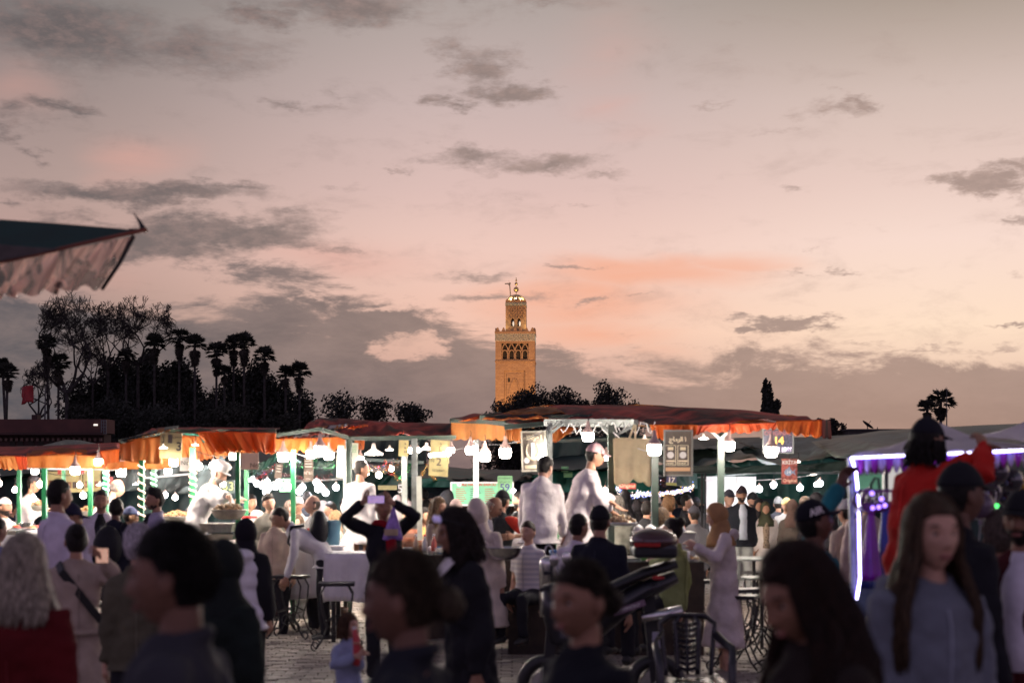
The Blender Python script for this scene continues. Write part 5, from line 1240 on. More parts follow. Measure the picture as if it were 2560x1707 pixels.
for x in (1676, 1707):
    k = MB(); q = [P(x-13, 1113, D), P(x+13, 1113, D), P(x+13, 1162, D), P(x-13, 1162, D)]
    for i in range(4): a, b = q[i], q[(i+1) % 4]; k.bar((a.x, D-.016, a.z), (b.x, D-.016, b.z), S(1.6, D), .006)
    k.build('text_box', M_CREAM, t)
    bx_on(t, D, x-7, 1117, x+7, 1125, M_CREAM, 'text_strip', d=.02); k = MB(); p = P(x, 1137, D); k.tube([(p.x, D-.022, p.z), (p.x, D-.012, p.z)], S(8.5, D), 14); k.build('round_picture', M_WPR, t)
    bx_on(t, D, x-11, 1150, x+11, 1154, M_CREAM, 'text_strip', d=.02); bx_on(t, D, x-11, 1157, x+8, 1159, M_CREAM, 'text_strip', d=.02)
bx_on(t, D, 1662, 1168, 1725, 1177, mat('orange_strip', (.6, .35, .18), .5, var=0), 'text_strip')
D = 23; t, c, w, h = board('number_sign', 1244, 1189, 1281, 1236, D, M_GRD, 'green sign with a large 59 over the man in the black cap', 'sign')
sign_text('CHEZ HASSAN BAROU', 1262, 1195, D, 4.2, t, M_INK, sx=.62); sign_text('ﻭﺭﺎﺑ ﻦﺴﺣ ﺪﻨﻋ', 1262, 1203, D, 5, t, M_INK, sx=.7); sign_text('59', 1262, 1219, D, 19, t, mat('blue_print', (.06, .06, .20), .5, var=0), bold=.003)
D = 24; t, c, w, h = board('banner', 1128, 1206, 1283, 1262, D, mat('green_banner', (.22, .62, .36), .6, var=.08), 'long pale green menu banner behind the crowd left of the 59 sign', 'banner', frame=M_WPR, fw=4)
sign_text('CHEZ HASSAN BAROU', 1192, 1211, D, 7, t, M_REDP, bold=.002); k = MB(); p = P(1148, 1210, D); k.tube([(p.x, D-.02, p.z), (p.x, D-.012, p.z)], S(6, D), 12); k.build('emblem', M_WPR, t); sign_text('S', 1148, 1210, D, 8, t, M_REDP, d=.024)
for i in range(4):
    for j in range(7): bx_on(t, D, 1140+i*36, 1221+j*5, 1160+i*36+(j*3) % 9, 1222.5+j*5, M_INK if i % 2 else M_REDP, 'text_line')
D = 19.5; t, c, w, h = board('small_sign', 1547, 1207, 1590, 1222, D, M_REDB, 'small red sign reading Original under the hanging cloth bag', 'sign', tilt=R(2)); sign_text('Original', 1568, 1214, D, 9, t, M_CREAM)
D = 17.9; t, c, w, h = board('lit_sign', 1907, 1072, 1982, 1132, D, mat('dark_glitter_board', (.035, .035, .06), .4, var=.5, vscale=60), 'dark sign reading ORIGINAL 14 SINCE 1966 partly behind the valance', 'sign', frame=M_GM, fw=2)
M_YG = mat('amber_sign_glow', (1, .6, .1), .5, var=0, emit=1.1, ecol=(1, .55, .12)); M_VG = mat('violet_sign_glow', (.9, .8, 1), .5, var=0, emit=1.3, ecol=(.85, .72, 1))
sign_text('ORIGINAL', 1944, 1083, D, 11, t, mat('dull_red_sign', (.35, .12, .12), .5, var=0)); sign_text('14', 1946, 1102, D, 19, t, M_YG, bold=.003); sign_text('SINCE 1966', 1946, 1124, D, 11, t, M_VG, bold=.003, sx=.9)
D = 19; t, c, w, h = board('fish_sign', 1954, 1146, 1993, 1209, D, mat('mottled_red_board', (.34, .09, .07), .55, var=.35, vscale=25), 'red sign with a blue fish, KRITA and 14, hanging by a cord', 'sign')
sign_text('KRİTA', 1973, 1156, D, 9, t, M_WPR, bold=.003); sign_text('Original', 1974, 1201, D, 8, t, M_CREAM)
k = MB(); f = []
for i in range(16): a = 6.283*i/16; f.append((11*math.cos(a), 9*math.sin(a)*(1 if math.cos(a) < .5 else .7)))
q = lambda a, b, dd: Vector((P(1971+a, 1180-b, D).x, D-.014-dd, P(1971+a, 1180-b, D).z)); k.prism(f, q, .004); k.prism([(9, 0), (18, 9), (15, 0), (18, -9)], q, .0035); k.prism([(-4, 8), (3, 15), (5, 8)], q, .0035)
k.build('fish', mat('blue_print_fish', (.22, .30, .42), .5, var=.1), t); sign_text('14', 1971, 1180, D, 8, t, M_WPR, d=.022)
k = MB(); k.tube([P(1973, 1146, D), P(1973, 1132, D), P(1976, 1070, 18.2)], .004, 4); k.build('cord', M_CORD, t)
D = 22; t, c, w, h = board('number_sign', 1666, 1191, 1691, 1209, D, mat('navy_board', (.05, .05, .14), .5, var=.1), 'navy sign with the number 17 below the dark menu board', 'sign', tilt=R(4)); sign_text('17', 1678, 1200, D, 13, t, M_WPR, bold=.003)
bx_on(t, D, 1666, 1206, 1692, 1213, mat('olive_strip', (.28, .30, .10), .6, var=.1), 'olive_strip', d=.02)
D = 17.3; t, c, w, h = board('price_sign', 400, 1082, 454, 1146, D, M_YE, 'yellow sign with the number 3 and a bottle picture under the orange roof', 'sign', tilt=R(2))
bx_on(t, D, 420, 1086, 431, 1108, M_BRN, 'bottle_picture'); sign_text('3', 448, 1116, D, 22, t, M_INK, bold=.003); sign_text('ﻦﺴﺣ', 444, 1090, D, 8, t, M_INK); sign_text('ﻼﻟ', 408, 1090, D, 8, t, M_INK); sign_text('3', 406, 1110, D, 12, t, M_BRN)
D = 17.2; t, c, w, h = board('paper_sign', 603, 1132, 646, 1173, D, mat('cream_paper', (.70, .56, .46), .7, var=.05, translu=.3), 'cream hanging sign with the letters NO beside the tall green post', 'sign'); sign_text('No', 636, 1163, D, 12, t, M_INK)
D = 18.2; t, c, w, h = board('paper_sign', 450, 1143, 476, 1177, D, mat('white_paper', (.8, .78, .76), .7, var=.03, translu=.3), 'small white hanging sign beside the rope-lit post', 'sign'); sign_text('No', 463, 1157, D, 11, t, M_INK)
D = 19.3; t, c, w, h = board('paper_sign', 380, 1150, 402, 1173, D, mat('white_paper', (.8, .78, .76), .7, var=.03, translu=.3), 'small blank white sign under the pale orange valance', 'sign')
D = 20.5; t, c, w, h = board('number_sign', 556, 1200, 586, 1232, D, M_GD, 'dark green hanging with a large dim 53 beside the bearded cook', 'sign'); sign_text('53', 571, 1216, D, 22, t, mat('olive_print', (.30, .34, .10), .6, var=0))
for x0, y0, x1, y1, l in ((760, 1146, 783, 1203, 'brown vertical sign reading No 61 hanging in front of the tinsel'), (688, 1158, 705, 1196, 'narrow brown sign left of the green post in front of the tinsel')):
    D = 20.6; t, c, w, h = board('number_sign', x0, y0, x1, y1, D, M_BRN, l, 'sign', tilt=R(0 if x0 > 700 else 8))
    if x0 > 700:
        sign_text('N°61', 771, 1182, D, 8, t, mat('grey_print', (.5, .46, .42), .5, var=0)); sign_text('N°61', 771, 1197, D, 4, t, mat('grey_print', (.5, .46, .42), .5, var=0))
    for j in range(3): bx_on(t, D, x0+3, y0+5+j*7, x1-3, y0+7+j*7, mat('grey_print', (.5, .46, .42), .5, var=0), 'text_line')
D = 24.5; t, c, w, h = board('menu_board', 698, 1196, 730, 1229, D, M_GRD, 'pale green board behind the bulbs left of the thin green post', 'menu board')
for j in range(4): bx_on(t, D, 702, 1202+j*6, 726, 1204+j*6, M_INK, 'text_line')
for x0, y0, x1, y1, D, ti, l in ((843, 1113, 859, 1193, 18.9, 2, 'tall narrow white panel on the left of the dark post'), (877, 1107, 895, 1173, 19.4, 1, 'tall narrow pale panel just right of the dark post'), (1042, 1190, 1055, 1350, 18.4, -1, 'long thin white panel beside the grey post')):
    t, c, w, h = board('panel_sign', x0, y0, x1, y1, D, mat('pale_panel', (.72, .74, .62), .5, var=.08), l, 'panel', tilt=R(ti))
    for j in range(5 if y0 < 1150 else 0): bx_on(t, D, x0+3, y0+6+j*4, x1-3, y0+7.5+j*4, M_GRD, 'text_line')
D = 18.7; t, c, w, h = board('paper_sign', 997, 1100, 1021, 1140, D, M_YE, 'small yellow sign taped high on the thin grey post', 'sign', tilt=R(2))
for j in range(3): k = MB(); p = P(1013, 1109+j*10, D); k.tube([(p.x, D-.02, p.z), (p.x, D-.012, p.z)], S(2.2, D), 8); k.build('printed_dot', M_BRN, t)
D = 18.4; t, c, w, h = board('number_sign', 1074, 1100, 1122, 1190, D, M_YE, 'large tilted yellow sign with N 2 right of the grey post', 'sign', tilt=R(4)); sign_text('2', 1098, 1155, D, 20, t, M_BRN, bold=.002); sign_text('N', 1082, 1152, D, 9, t, M_BRN); sign_text('RESTAURANT', 1098, 1176, D, 6, t, M_BRN, sx=.62); sign_text('2', 1100, 1112, D, 9, t, M_BRN)
D = 26; t, c, w, h = board('number_sign', 996, 1206, 1012, 1236, D, M_BRN, 'dark sign with a large 5 behind the thin grey post', 'sign'); sign_text('5', 1000, 1222, D, 22, t, M_WPR)
D = 27; t, c, w, h = board('paper_sign', 945, 1213, 992, 1224, D, M_YE, 'strip of pale yellow and white signs behind the woman taking a photograph', 'sign')
for x, y, s_ in ((1412, 1172, 9), (1420, 1186, 11)): t, c, w, h = board('small_sign', x-s_, y-6, x+s_, y+7, 27, M_GRD, 'small olive sign behind the cook in the pink cap, '+('upper' if y < 1180 else 'lower'), 'sign')

# hanging lamps -----------------------------------------------------
GB = 'lit bulbs hanging in the stalls'
def bulb(px, py, D, r_px, lab, kind='drop', cord=16, group=GB, cool=False):
    c = P(px, py, D); r = S(r_px, D); t = thing('hanging_bulb', c, lab, 'light bulb', group); M = M_BULBC if cool else M_BULB
    k = MB()
    if kind == 'drop':       # fat cylinder-shaped bulb with a tapered collar
        k.lathe([(r*.5, -r*1.0), (r*.86, -r*.86), (r*.97, -r*.5), (r, 0), (r*1.0, r*.55)], c, 12); k.build('glass', M, t, smooth=True)
        k = MB(); k.lathe([(r*1.01, r*.56), (r*.80, r*1.1), (r*.45, r*1.5), (r*.28, r*2.1), (r*.22, r*2.7)], c, 12); k.build('collar', M_CAPP, t, smooth=True); top = r*2.7
    elif kind == 'ball':
        k.ball(c, r, 10, 7); k.build('glass', M, t, smooth=True); k = MB(); k.lathe([(r*.42, r*.85), (r*.34, r*1.5), (r*.2, r*1.9)], c, 8); k.build('collar', M_CAPP, t, smooth=True); top = r*1.9
    else:                    # shaded lamp: wide disc
        k.lathe([(r*.3, -r*.12), (r*.9, -r*.08), (r*.96, 0)], c, 16); k.build('glass', M, t, smooth=True)
        k = MB(); k.lathe([(r*1.0, 0), (r*.7, r*.22), (r*.25, r*.5), (r*.18, r*1.0), (r*.12, r*1.1)], c, 16); k.build('shade', M_SHADE, t, smooth=True); top = r*1.1
    k = MB(); k.tube([(c.x, c.y, c.z+top-.005), (c.x+.01, c.y, c.z+top+S(cord, D)*.5), (c.x, c.y, c.z+top+S(cord, D))], .005, 4); k.build('cord', M_CORD, t); return t
BL = [(87, 1176, 18.2, 9, 'drop'), (188, 1174, 17.6, 12, 'drop'), (246, 1153, 18, 10, 'drop'), (303, 1179, 18, 12, 'drop'), (310, 1160, 18.4, 9, 'drop'), (420, 1177, 18.4, 10, 'ball'), (434, 1154, 17.6, 11, 'drop'), (408, 1119, 17, 10, 'disc'), (488, 1112, 17.8, 9, 'disc'),
      (496, 1165, 17.6, 10, 'ball'), (533, 1163, 18.6, 10, 'ball'), (583, 1139, 18.4, 10, 'drop'), (571, 1165, 18.2, 8, 'disc'), (-2, 1208, 18, 7, 'ball'), (37, 1224, 19, 7, 'ball'), (100, 1210, 20, 8, 'ball'), (199, 1212, 21, 7, 'ball'), (208, 1238, 20, 8, 'ball'), (82, 1245, 19, 8, 'ball'), (171, 1247, 20, 7, 'ball'), (250, 1211, 21, 9, 'disc'),
      (339, 1210, 21, 7, 'disc'), (413, 1237, 21, 7, 'ball'), (438, 1243, 20, 7, 'ball'), (557, 1210, 20, 7, 'ball'), (151, 1170, 19.4, 6, 'disc'),
      (708, 1140, 18.2, 14, 'drop'), (777, 1134, 18.6, 12, 'drop'), (800, 1124, 18, 15, 'drop'), (822, 1137, 18.8, 12, 'drop'), (934, 1134, 18.6, 24, 'disc'), (974, 1124, 18.8, 10, 'disc'), (901, 1146, 20, 8, 'drop'), (1066, 1122, 19.4, 16, 'disc'), (1026, 1126, 20, 7, 'ball'), (1046, 1125, 20, 6, 'ball'),
      (916, 1182, 21, 7, 'ball'), (978, 1171, 22, 7, 'ball'), (947, 1187, 22, 8, 'ball'), (1099, 1138, 17.7, 27, 'tube'), (1128, 1124, 18.4, 8, 'drop'),
      (1176, 1124, 18.5, 12, 'drop'), (1212, 1139, 18.8, 14, 'drop'), (1263, 1130, 18.6, 15, 'drop'), (1470, 1089, 17, 14, 'drop'), (1612, 1100, 17.4, 13, 'disc'), (1636, 1121, 15.5, 17, 'drop'), (1516, 1142, 18.6, 9, 'drop'), (1759, 1096, 17.5, 12, 'disc'), (1823, 1113, 17.2, 14, 'drop'), (1928, 1127, 17.0, 16, 'drop'), (1357, 1128, 18.5, 5, 'tubev'),
      (1513, 1226, 20, 7, 'ball'), (1898, 1222, 24, 8, 'ball'), (1934, 1212, 24, 8, 'ball'), (2000, 1219, 24, 8, 'ball'), (2050, 1208, 24, 8, 'ball'), (2040, 1211, 24.6, 5, 'ball'), (2034, 1186, 24, 7, 'disc'), (1995, 1154, 19.5, 6, 'disc'), (1841, 1216, 25.6, 7, 'ball'), (1284, 1226, 23, 5, 'ball'), (1311, 1238, 22, 5, 'ball')]
CL = [(642, 1208), (656, 1214), (668, 1205), (674, 1217), (689, 1216), (697, 1205), (665, 1229), (628, 1196), (716, 1212), (726, 1216), (756, 1218), (748, 1228), (791, 1205), (802, 1217), (795, 1222), (814, 1231), (840, 1218)]
where = lambda x: ('under the low stall at the left edge' if x < 275 else 'among the coiled green posts' if x < 470 else 'around the bearded cook' if x < 610 else 'in the stall of the tinsel garlands' if x < 880 else 'around the grey steel posts' if x < 1160 else 'under the nearest stall canopy' if x < 1990 and x != 1841 else 'in the green tent at right')
kinds = {'drop': 'fat drop-shaped bulb', 'ball': 'round bulb', 'disc': 'wide shaded lamp', 'tube': 'bright tube lamp', 'tubev': 'upright tube lamp'}
hl = lambda y: 'high up close to the roof' if y < 1120 else 'just under the valance' if y < 1150 else 'at the height of the signs' if y < 1190 else 'low above the heads'
side = lambda x, i, L: ''
ORD = ['first', 'second', 'third', 'fourth', 'fifth', 'sixth', 'seventh', 'eighth', 'ninth', 'tenth', 'eleventh', 'twelfth', 'thirteenth', 'fourteenth', 'fifteenth', 'sixteenth', 'seventeenth', 'eighteenth', 'nineteenth', 'twentieth']
for i, (x, y, D, r, kd) in enumerate(BL):
    same = sorted(b[0] for b in BL if b[4] == kd and where(b[0]) == where(x)); n_ = same.index(x)
    lab = '%s %s, %s' % (kinds[kd], where(x), 'the only one there' if len(same) == 1 else ORD[n_]+' from the left')
    cool = y > 1190 and D > 20
    if kd in ('tube', 'tubev'):
        c = P(x, y, D); t = thing('tube_lamp', c, lab, 'lamp'); k = MB(); e = S(r, D) if kd == 'tube' else 0
        if kd == 'tube': k.tube([c-Vector((e, 0, 0)), c+Vector((e, 0, .02))], S(4.5, D), 8)
        else: k.tube([c-Vector((0, 0, S(17, D))), c+Vector((0, 0, S(17, D)))], S(4.5, D), 8)
        k.build('glass', mat('tube_glow', (1, 1, 1), .4, var=0, emit=70, ecol=(1, .96, .92)), t, smooth=True)
        k = MB(); k.tube([c+Vector((0, 0, S(4, D))), c+Vector((0, 0, S(22, D)))], .005, 4); k.build('cord', M_CORD, t); continue
    bulb(x, y, D, r, ' '.join(lab.rstrip(',').split()), kd, cool=cool)
for i, (x, y) in enumerate(CL): bulb(x, y, 22+(i % 3)*.8, 8 if i != 9 else 6, 'small round bulb in the row strung below the tinsel, %s from the left' % ORD[sorted(CL).index((x, y))], 'ball', cord=10, group='row of round bulbs below the tinsel', cool=True)

# tinsel ------------------------------------------------------------
TC = dict(green=(.02, .45, .10), silver=(.7, .7, .72), red=(.40, .02, .04), gold=(.75, .50, .10), blue=(.08, .20, .65))
def tinsel(x0, y0, x1, y1, D, sag, cols, lab, seed, n=420, spread=5):
    r = random.Random(seed); t = thing('tinsel_garland', P(x0, y0, D), lab, 'garland', 'tinsel garlands strung over the stalls')
    for ci, c in enumerate(cols):
        k = MB()
        for i in range(n//len(cols)):
            u = r.random(); x = x0+(x1-x0)*u; y = y0+(y1-y0)*u+sag*4*u*(1-u); p = P(x+r.gauss(0, spread), y+r.gauss(0, spread), D+r.gauss(0, .08)); s = S(r.uniform(.8, 2.1), D)
            a = Vector((r.gauss(0, 1), r.gauss(0, 1), r.gauss(0, 1))).normalized(); o = a.orthogonal().normalized()*s; w = a.cross(o)*.5; k.add([p-o, p-w, p+o, p+w], [(0, 1, 2, 3)])
        q = k.build('tinsel', mat('tinsel_'+c, TC[c], .25, metal=.85, var=0), t); q['kind'] = 'stuff'
    k = MB(); k.tube([P(x0+(x1-x0)*u, y0+(y1-y0)*u+sag*4*u*(1-u), D) for u in [i/10 for i in range(11)]], .006, 4); k.build('string', M_CORD, t)
for i, a in enumerate([(625, 1190, 700, 1160, 21.4, 4, ('blue', 'silver', 'green'), 'blue and silver tinsel at the left end of the tinsel row'), (650, 1172, 735, 1150, 21.6, 12, ('green', 'silver'), 'green tinsel sagging left of the thin green post'), (640, 1198, 700, 1156, 21.2, 2, ('red',), 'thin dark red tinsel rising towards the roof at left'), (735, 1156, 842, 1150, 21.5, 14, ('silver', 'green'), 'silver and green tinsel in a thick swag right of the green post'), (785, 1140, 842, 1160, 21.8, 20, ('silver', 'green'), 'silver tinsel bunched beside the tall white panel'), (782, 1190, 826, 1188, 21, 8, ('red',), 'red tinsel loop under the silver swag'),
      (700, 1188, 760, 1196, 21.3, -4, ('silver', 'red'), 'silver and red tinsel low behind the green post'), (915, 1160, 985, 1152, 21.5, 14, ('blue', 'silver', 'red'), 'blue and silver tinsel behind the white-coated cook\'s head'), (925, 1172, 1000, 1154, 21.2, 10, ('gold', 'silver'), 'gold tinsel swag behind the round bulbs'), (962, 1150, 1000, 1200, 21.3, 6, ('gold',), 'gold tinsel falling steeply left of the thin grey post'), (960, 1150, 985, 1186, 21, 8, ('red',), 'dark red tinsel falling beside the gold one'), (998, 1196, 1030, 1160, 21, 4, ('green',), 'bright green tinsel behind the thin grey post'), (1048, 1196, 1070, 1155, 21, 6, ('gold',), 'gold tinsel rising between grey post and tilted yellow sign'), (1070, 1160, 1088, 1198, 21.2, 4, ('gold',), 'short gold tinsel hanging behind the tilted yellow sign'),
      (1640, 1190, 1670, 1215, 22.5, 4, ('red', 'blue', 'silver'), 'red and blue tinsel bunch behind the green post of the nearest stall')]):
    tinsel(*a, 70+i, 420 if a[2]-a[0] > 50 else 200, 4.5 if 'swag' in a[7] or 'blue' in a[7] else 2.6)
def bead_lights(x0, y0, x1, y1, D, cols, lab, seed, n):
    r = random.Random(seed); t = thing('bead_light_string', P(x0, y0, D), lab, 'string lights')
    for c in cols:
        k = MB()
        for i in range(n//len(cols)):
            u = r.random(); p = P(x0+(x1-x0)*u, y0+(y1-y0)*u+10*math.sin(u*3.1)+r.gauss(0, 3.5), D+r.gauss(0, .2)); s = S(1.3, D); k.add([p+Vector(q)*s for q in ((1, 0, 0), (-1, 0, 0), (0, 1, 0), (0, -1, 0), (0, 0, 1), (0, 0, -1))], [(0, 2, 4), (2, 1, 4), (1, 3, 4), (3, 0, 4), (2, 0, 5), (1, 2, 5), (3, 1, 5), (0, 3, 5)])
        cc = {'b': (.25, .35, 1), 'g': (1, .65, .25), 'w': (1, .9, .8), 'p': (.8, .4, 1)}[c]; q = k.build('beads', mat('bead_'+c, cc, .5, var=0, emit=2.6, ecol=cc), t); q['kind'] = 'stuff'
bead_lights(1590, 1232, 1735, 1216, 23.5, 'bgw', 'blue and gold bead lights on the edge of the canopy behind the green post', 3, 420)
bead_lights(1540, 1218, 1600, 1236, 23, 'bw', 'blue bead lights hanging below the cloth bag', 4, 120)

# cloth bag hanging on the main stall
t = thing('cloth_bag', P(1584, 1080, 16.6), 'large cream cloth bag hanging from the canopy by two straps', 'bag')
k = MB()
def fn(u, v):
    x = 1537+95*u+(-4+3*v)*(.5-u)*2-6*(1-v)*0; y = 1096+110*v+6*math.sin(u*9)*v+4*math.sin(u*23)*v; p = P(x, y, 16.6); p.y -= .09*math.sin(math.pi*u)*(.3+v*.9)*math.sin(math.pi*min(1, v*.55+.15))+.016*math.sin(u*26+v*2)*v; return p
def fb(u, v): q = fn(u, v); return Vector((q.x, 2*16.6-q.y+.02, q.z))
M_BAG = mat('cream_canvas', (.62, .52, .33), .8, var=.12, vscale=3, bump=.4, bscale=8, translu=.25)
k.grid(fn, 36, 20, .004); k.grid(fb, 24, 12, .004); k.build('pouch', M_BAG, t, smooth=True)
k = MB(); k.grid(lambda u, v: P(1537+42*u, 1094+8*v, 16.48), 10, 2, .004); k.build('hem', M_BAG, t)
for a, b in (((1572, 1098), (1586, 1062)), ((1588, 1098), (1589, 1062))): k = MB(); k.bar(P(a[0], a[1], 16.5), P(b[0], b[1], 16.6), S(5, 16.5), .005, up=(0, 1, 0)); k.build('strap', M_BAG, t)

# counters, tables, pots ---------------------------------------------
def zt(py, D): return P(0, py, D).z
def cloth_table(x0, x1, ytop, ybot, D, dep, lab, drop_r=0, seed=0, M=M_WH):
    a, b = P(x0, ytop, D), P(x1, ytop, D); z1, z0 = a.z, zt(ybot, D); cx = (a.x+b.x)/2; w = b.x-a.x
    t = thing('table', (cx, D+dep/2, 0), lab, 'table'); k = MB(); k.box((cx, D+dep/2, z1-.03), (w-.04, dep-.04, .04)); k.build('tabletop', M_WD, t)
    for sx in (-1, 1):
        for sy in (0, 1): k = MB(); k.box((cx+sx*(w/2-.08), D+.08+sy*(dep-.16), (z1-.05)/2), (.045, .045, z1-.05)); k.build('leg', M_BK, t)
    c = thing('tablecloth', (cx, D+dep/2, z1), 'white cloth hanging over the '+lab, 'tablecloth'); k = MB()
    k.grid(lambda u, v: Vector((a.x-.01+(w+.02)*u, D-.01+(dep+.02)*v, z1+.004+.003*wob(u*6, v*5))), 24, 10, .004)
    for (p, q, ny) in (((a.x-.012, D-.012), (b.x+.012, D-.012), -1), ((b.x+.012, D-.012), (b.x+.012, D+dep), 0), ((a.x-.012, D+dep), (a.x-.012, D-.012), 0)):
        p, q = Vector((*p, 0)), Vector((*q, 0)); tt = (q-p).normalized(); nn = Vector((tt.y, -tt.x, 0))
        def fn(u, v, p=p, q=q, nn=nn):
            r = p.lerp(q, u); f = wob(u*9+seed, 0, .016); r = r+nn*(f*v+.03*v); r.z = z1-(z1-z0)*v*(1+.06*math.sin(u*3+seed)); return r
        k.grid(fn, 44, 8, .004)
    k.build('cloth', M, c, smooth=True); return z1
M_LAV = mat('white_cloth', (.80, .77, .76), .8, var=.06, vscale=3, bump=.3, bscale=6)
cloth_table(684, 856, 1366, 1490, 17.0, 1.1, 'table with the steel trays and blue bucket', seed=1)
cloth_table(814, 960, 1384, 1508, 15.8, .6, 'smaller table in front of the blue bucket', seed=4)
cloth_table(540, 684, 1352, 1440, 18.4, .8, 'table behind the woman in the white vest', seed=2)
cloth_table(-60, 120, 1326, 1420, 18.0, .9, 'counter of the left stall', seed=7)
def drum(px, ytop, D, r_px, lab, mt):
    r = S(r_px, D); c = P(px, 0, D); z = zt(ytop, D); t = thing('metal_drum', (c.x, D, 0), lab, 'drum'); k = MB()
    pr = [(r, 0)];
    for i in range(1, 8): pr += [(r, z*i/8-.012), (r*1.03, z*i/8), (r, z*i/8+.012)] if i in (3, 5) else [(r, z*i/8)]
    k.lathe(pr+[(r, z), (r*.95, z), (r*.95, z-.02)], (c.x, D, 0), 24); k.build('drum_body', mt, t, smooth=True); k = MB(); k.lathe([(r*1.05, z-.015), (r*1.05, z+.01), (r*.96, z+.01)], (c.x, D, 0), 24, cap=False); k.build('rim', mt, t, smooth=True)
drum(764, 1470, 18.6, 29, 'round white metal drum under the cloth-covered table', mat('dull_white_metal', (.32, .29, .30), .5, var=.3))
drum(850, 1520, 17.4, 20, 'short rusty drum under the smaller table', mat('rusty_metal', (.12, .07, .055), .7, var=.4))
def bowl(px, py, D, r_px, h_px, lab, mt=None, food=None, z=None, name='steel_bowl', cat='bowl', group=None, flare=1.0):
    c = P(px, py, D); r = S(r_px, D); h = S(h_px, D); t = thing(name, c, lab, cat, group); mt = mt or M_SS
    pr = [(r*.55, -h), (r*.80, -h*.75), (r*.95, -h*.35), (r, 0), (r*1.06, .006), (r*1.06, .0), (r*.98, -.012), (r*.90, -h*.4), (r*.5, -h*.9)]
    k = MB(); k.lathe(pr, c, 28, cap=True); k.build('bowl_body', mt, t, smooth=True)
    if food:
        k = MB(); rr_ = random.Random(int(px))
        for i in range(70):
            a = rr_.uniform(0, 6.28); q = math.sqrt(rr_.random())*r*.88; p = c+Vector((q*math.cos(a), q*math.sin(a), h*.05+(.06*(1-q/r)+rr_.uniform(-.01, .02)))); k.ball(p, (rr_.uniform(.012, .03),)*3, 5, 4)
        k.lathe([(r*.93, -h*.15), (r*.6, .02), (.01, .045)], c, 16); q = k.build('food', food, t); q['kind'] = 'stuff'
    return t
M_FOOD = mat('stewed_food', (.35, .20, .09), .5, var=.6, vscale=22, bump=.5); M_FOODL = mat('fried_food', (.50, .34, .17), .5, var=.5, vscale=25, bump=.5); M_ALU = mat('dull_aluminium', (.45, .42, .36), .4, metal=.7, var=.25)
bowl(572, 1274, 17.0, 43, 24, 'huge dark pan heaped with food in front of the bearded cook', M_ALU, M_FOODL, name='serving_pan', cat='pan')
bowl(98, 1264, 19, 20, 12, 'small pan of food in front of the cook in the dark cap', M_ALU, M_FOOD, name='serving_pan', cat='pan')
bowl(225, 1278, 19, 26, 14, 'pan of food between the second green post and the man in the open jacket', M_ALU, M_FOOD, name='serving_pan', cat='pan')
bowl(440, 1290, 19, 32, 16, 'pan of food right of the man in profile', M_ALU, M_FOOD, name='serving_pan', cat='pan')
bowl(62, 1308, 17.6, 14, 10, 'grey steel bowl on the left counter')
bowl(1260, 1368, 14.2, 45, 30, 'large shiny steel bowl beside the woman with sunglasses on her head')
bowl(796, 1352, 17.2, 22, 14, 'crumpled foil-lined steel tray on the white table', name='steel_tray', cat='tray')
bowl(1555, 1306, 15.0, 36, 8, 'wide plate of fried food under the hands of the cook in the pink cap', M_WP, M_FOODL, name='serving_plate', cat='plate')
for i, (x, y, w, h, D) in enumerate(((548, 1318, 42, 22, 17.4), (556, 1340, 36, 14, 17.3), (470, 1336, 30, 16, 17.4), (30, 1330, 24, 10, 17.6))):
    c = P(x, y, D); t = thing('foil_box', c, ('large crumpled foil basin below the huge pan', 'flat steel tray under the foil basin', 'foil basin at the foot of the bearded cook', 'steel tray on the left counter')[i], 'tray'); k = MB(); ww, hh = S(w, D), S(h, D)
    k.add([c+Vector(q) for q in ((-ww, -.2, hh/2), (ww, -.2, hh/2), (ww, .2, hh/2), (-ww, .2, hh/2), (-ww*.85, -.16, -hh/2), (ww*.85, -.16, -hh/2), (ww*.85, .16, -hh/2), (-ww*.85, .16, -hh/2), (-ww*.93, -.18, hh/2), (ww*.93, -.18, hh/2), (ww*.93, .18, hh/2), (-ww*.93, .18, hh/2), (-ww*.8, -.14, -hh*.3), (ww*.8, -.14, -hh*.3), (ww*.8, .14, -hh*.3), (-ww*.8, .14, -hh*.3))],
          [(4, 7, 6, 5), (0, 4, 5, 1), (1, 5, 6, 2), (2, 6, 7, 3), (3, 7, 4, 0), (0, 1, 9, 8), (1, 2, 10, 9), (2, 3, 11, 10), (3, 0, 8, 11), (8, 9, 13, 12), (9, 10, 14, 13), (10, 11, 15, 14), (11, 8, 12, 15), (12, 13, 14, 15)]); k.build('tray_body', M_SS if i else mat('crumpled_foil', (.6, .58, .52), .3, metal=.9, bump=1.0, bscale=14), t)
for i, (x, y, w) in enumerate(((622, 1292, 26), (628, 1312, 32))):
    c = P(x, y, 18.6); t = thing('plastic_tub', c, ('upper white tub with a red rim behind the green post', 'lower and wider white tub with a red rim')[i], 'tub', None); k = MB(); ww = S(w, 18.6)/1.0*.5*1.6
    k.lathe([(ww*.8, -.10), (ww, 0)], c, 20); k.build('tub_body', M_WP, t, smooth=True); k = MB(); k.lathe([(ww*1.02, -.012), (ww*1.08, 0), (ww*1.08, .014), (ww*.96, .014)], c, 20, cap=False); k.build('rim', mat('red_plastic', (.55, .03, .03), .4, var=0), t, smooth=True)
c = P(833, 1362, 16.4); t = thing('bucket', c, 'pale blue plastic bucket on the white table', 'bucket'); k = MB(); r = S(20, 16.4); h = S(62, 16.4)
k.lathe([(r*.82, 0), (r*.9, h*.5), (r, h*.93), (r*1.08, h*.94), (r*1.08, h), (r*.97, h), (r*.94, h*.9)], c, 28); k.build('bucket_body', mat('pale_blue_plastic', (.25, .55, .66), .35, var=.04), t, smooth=True)
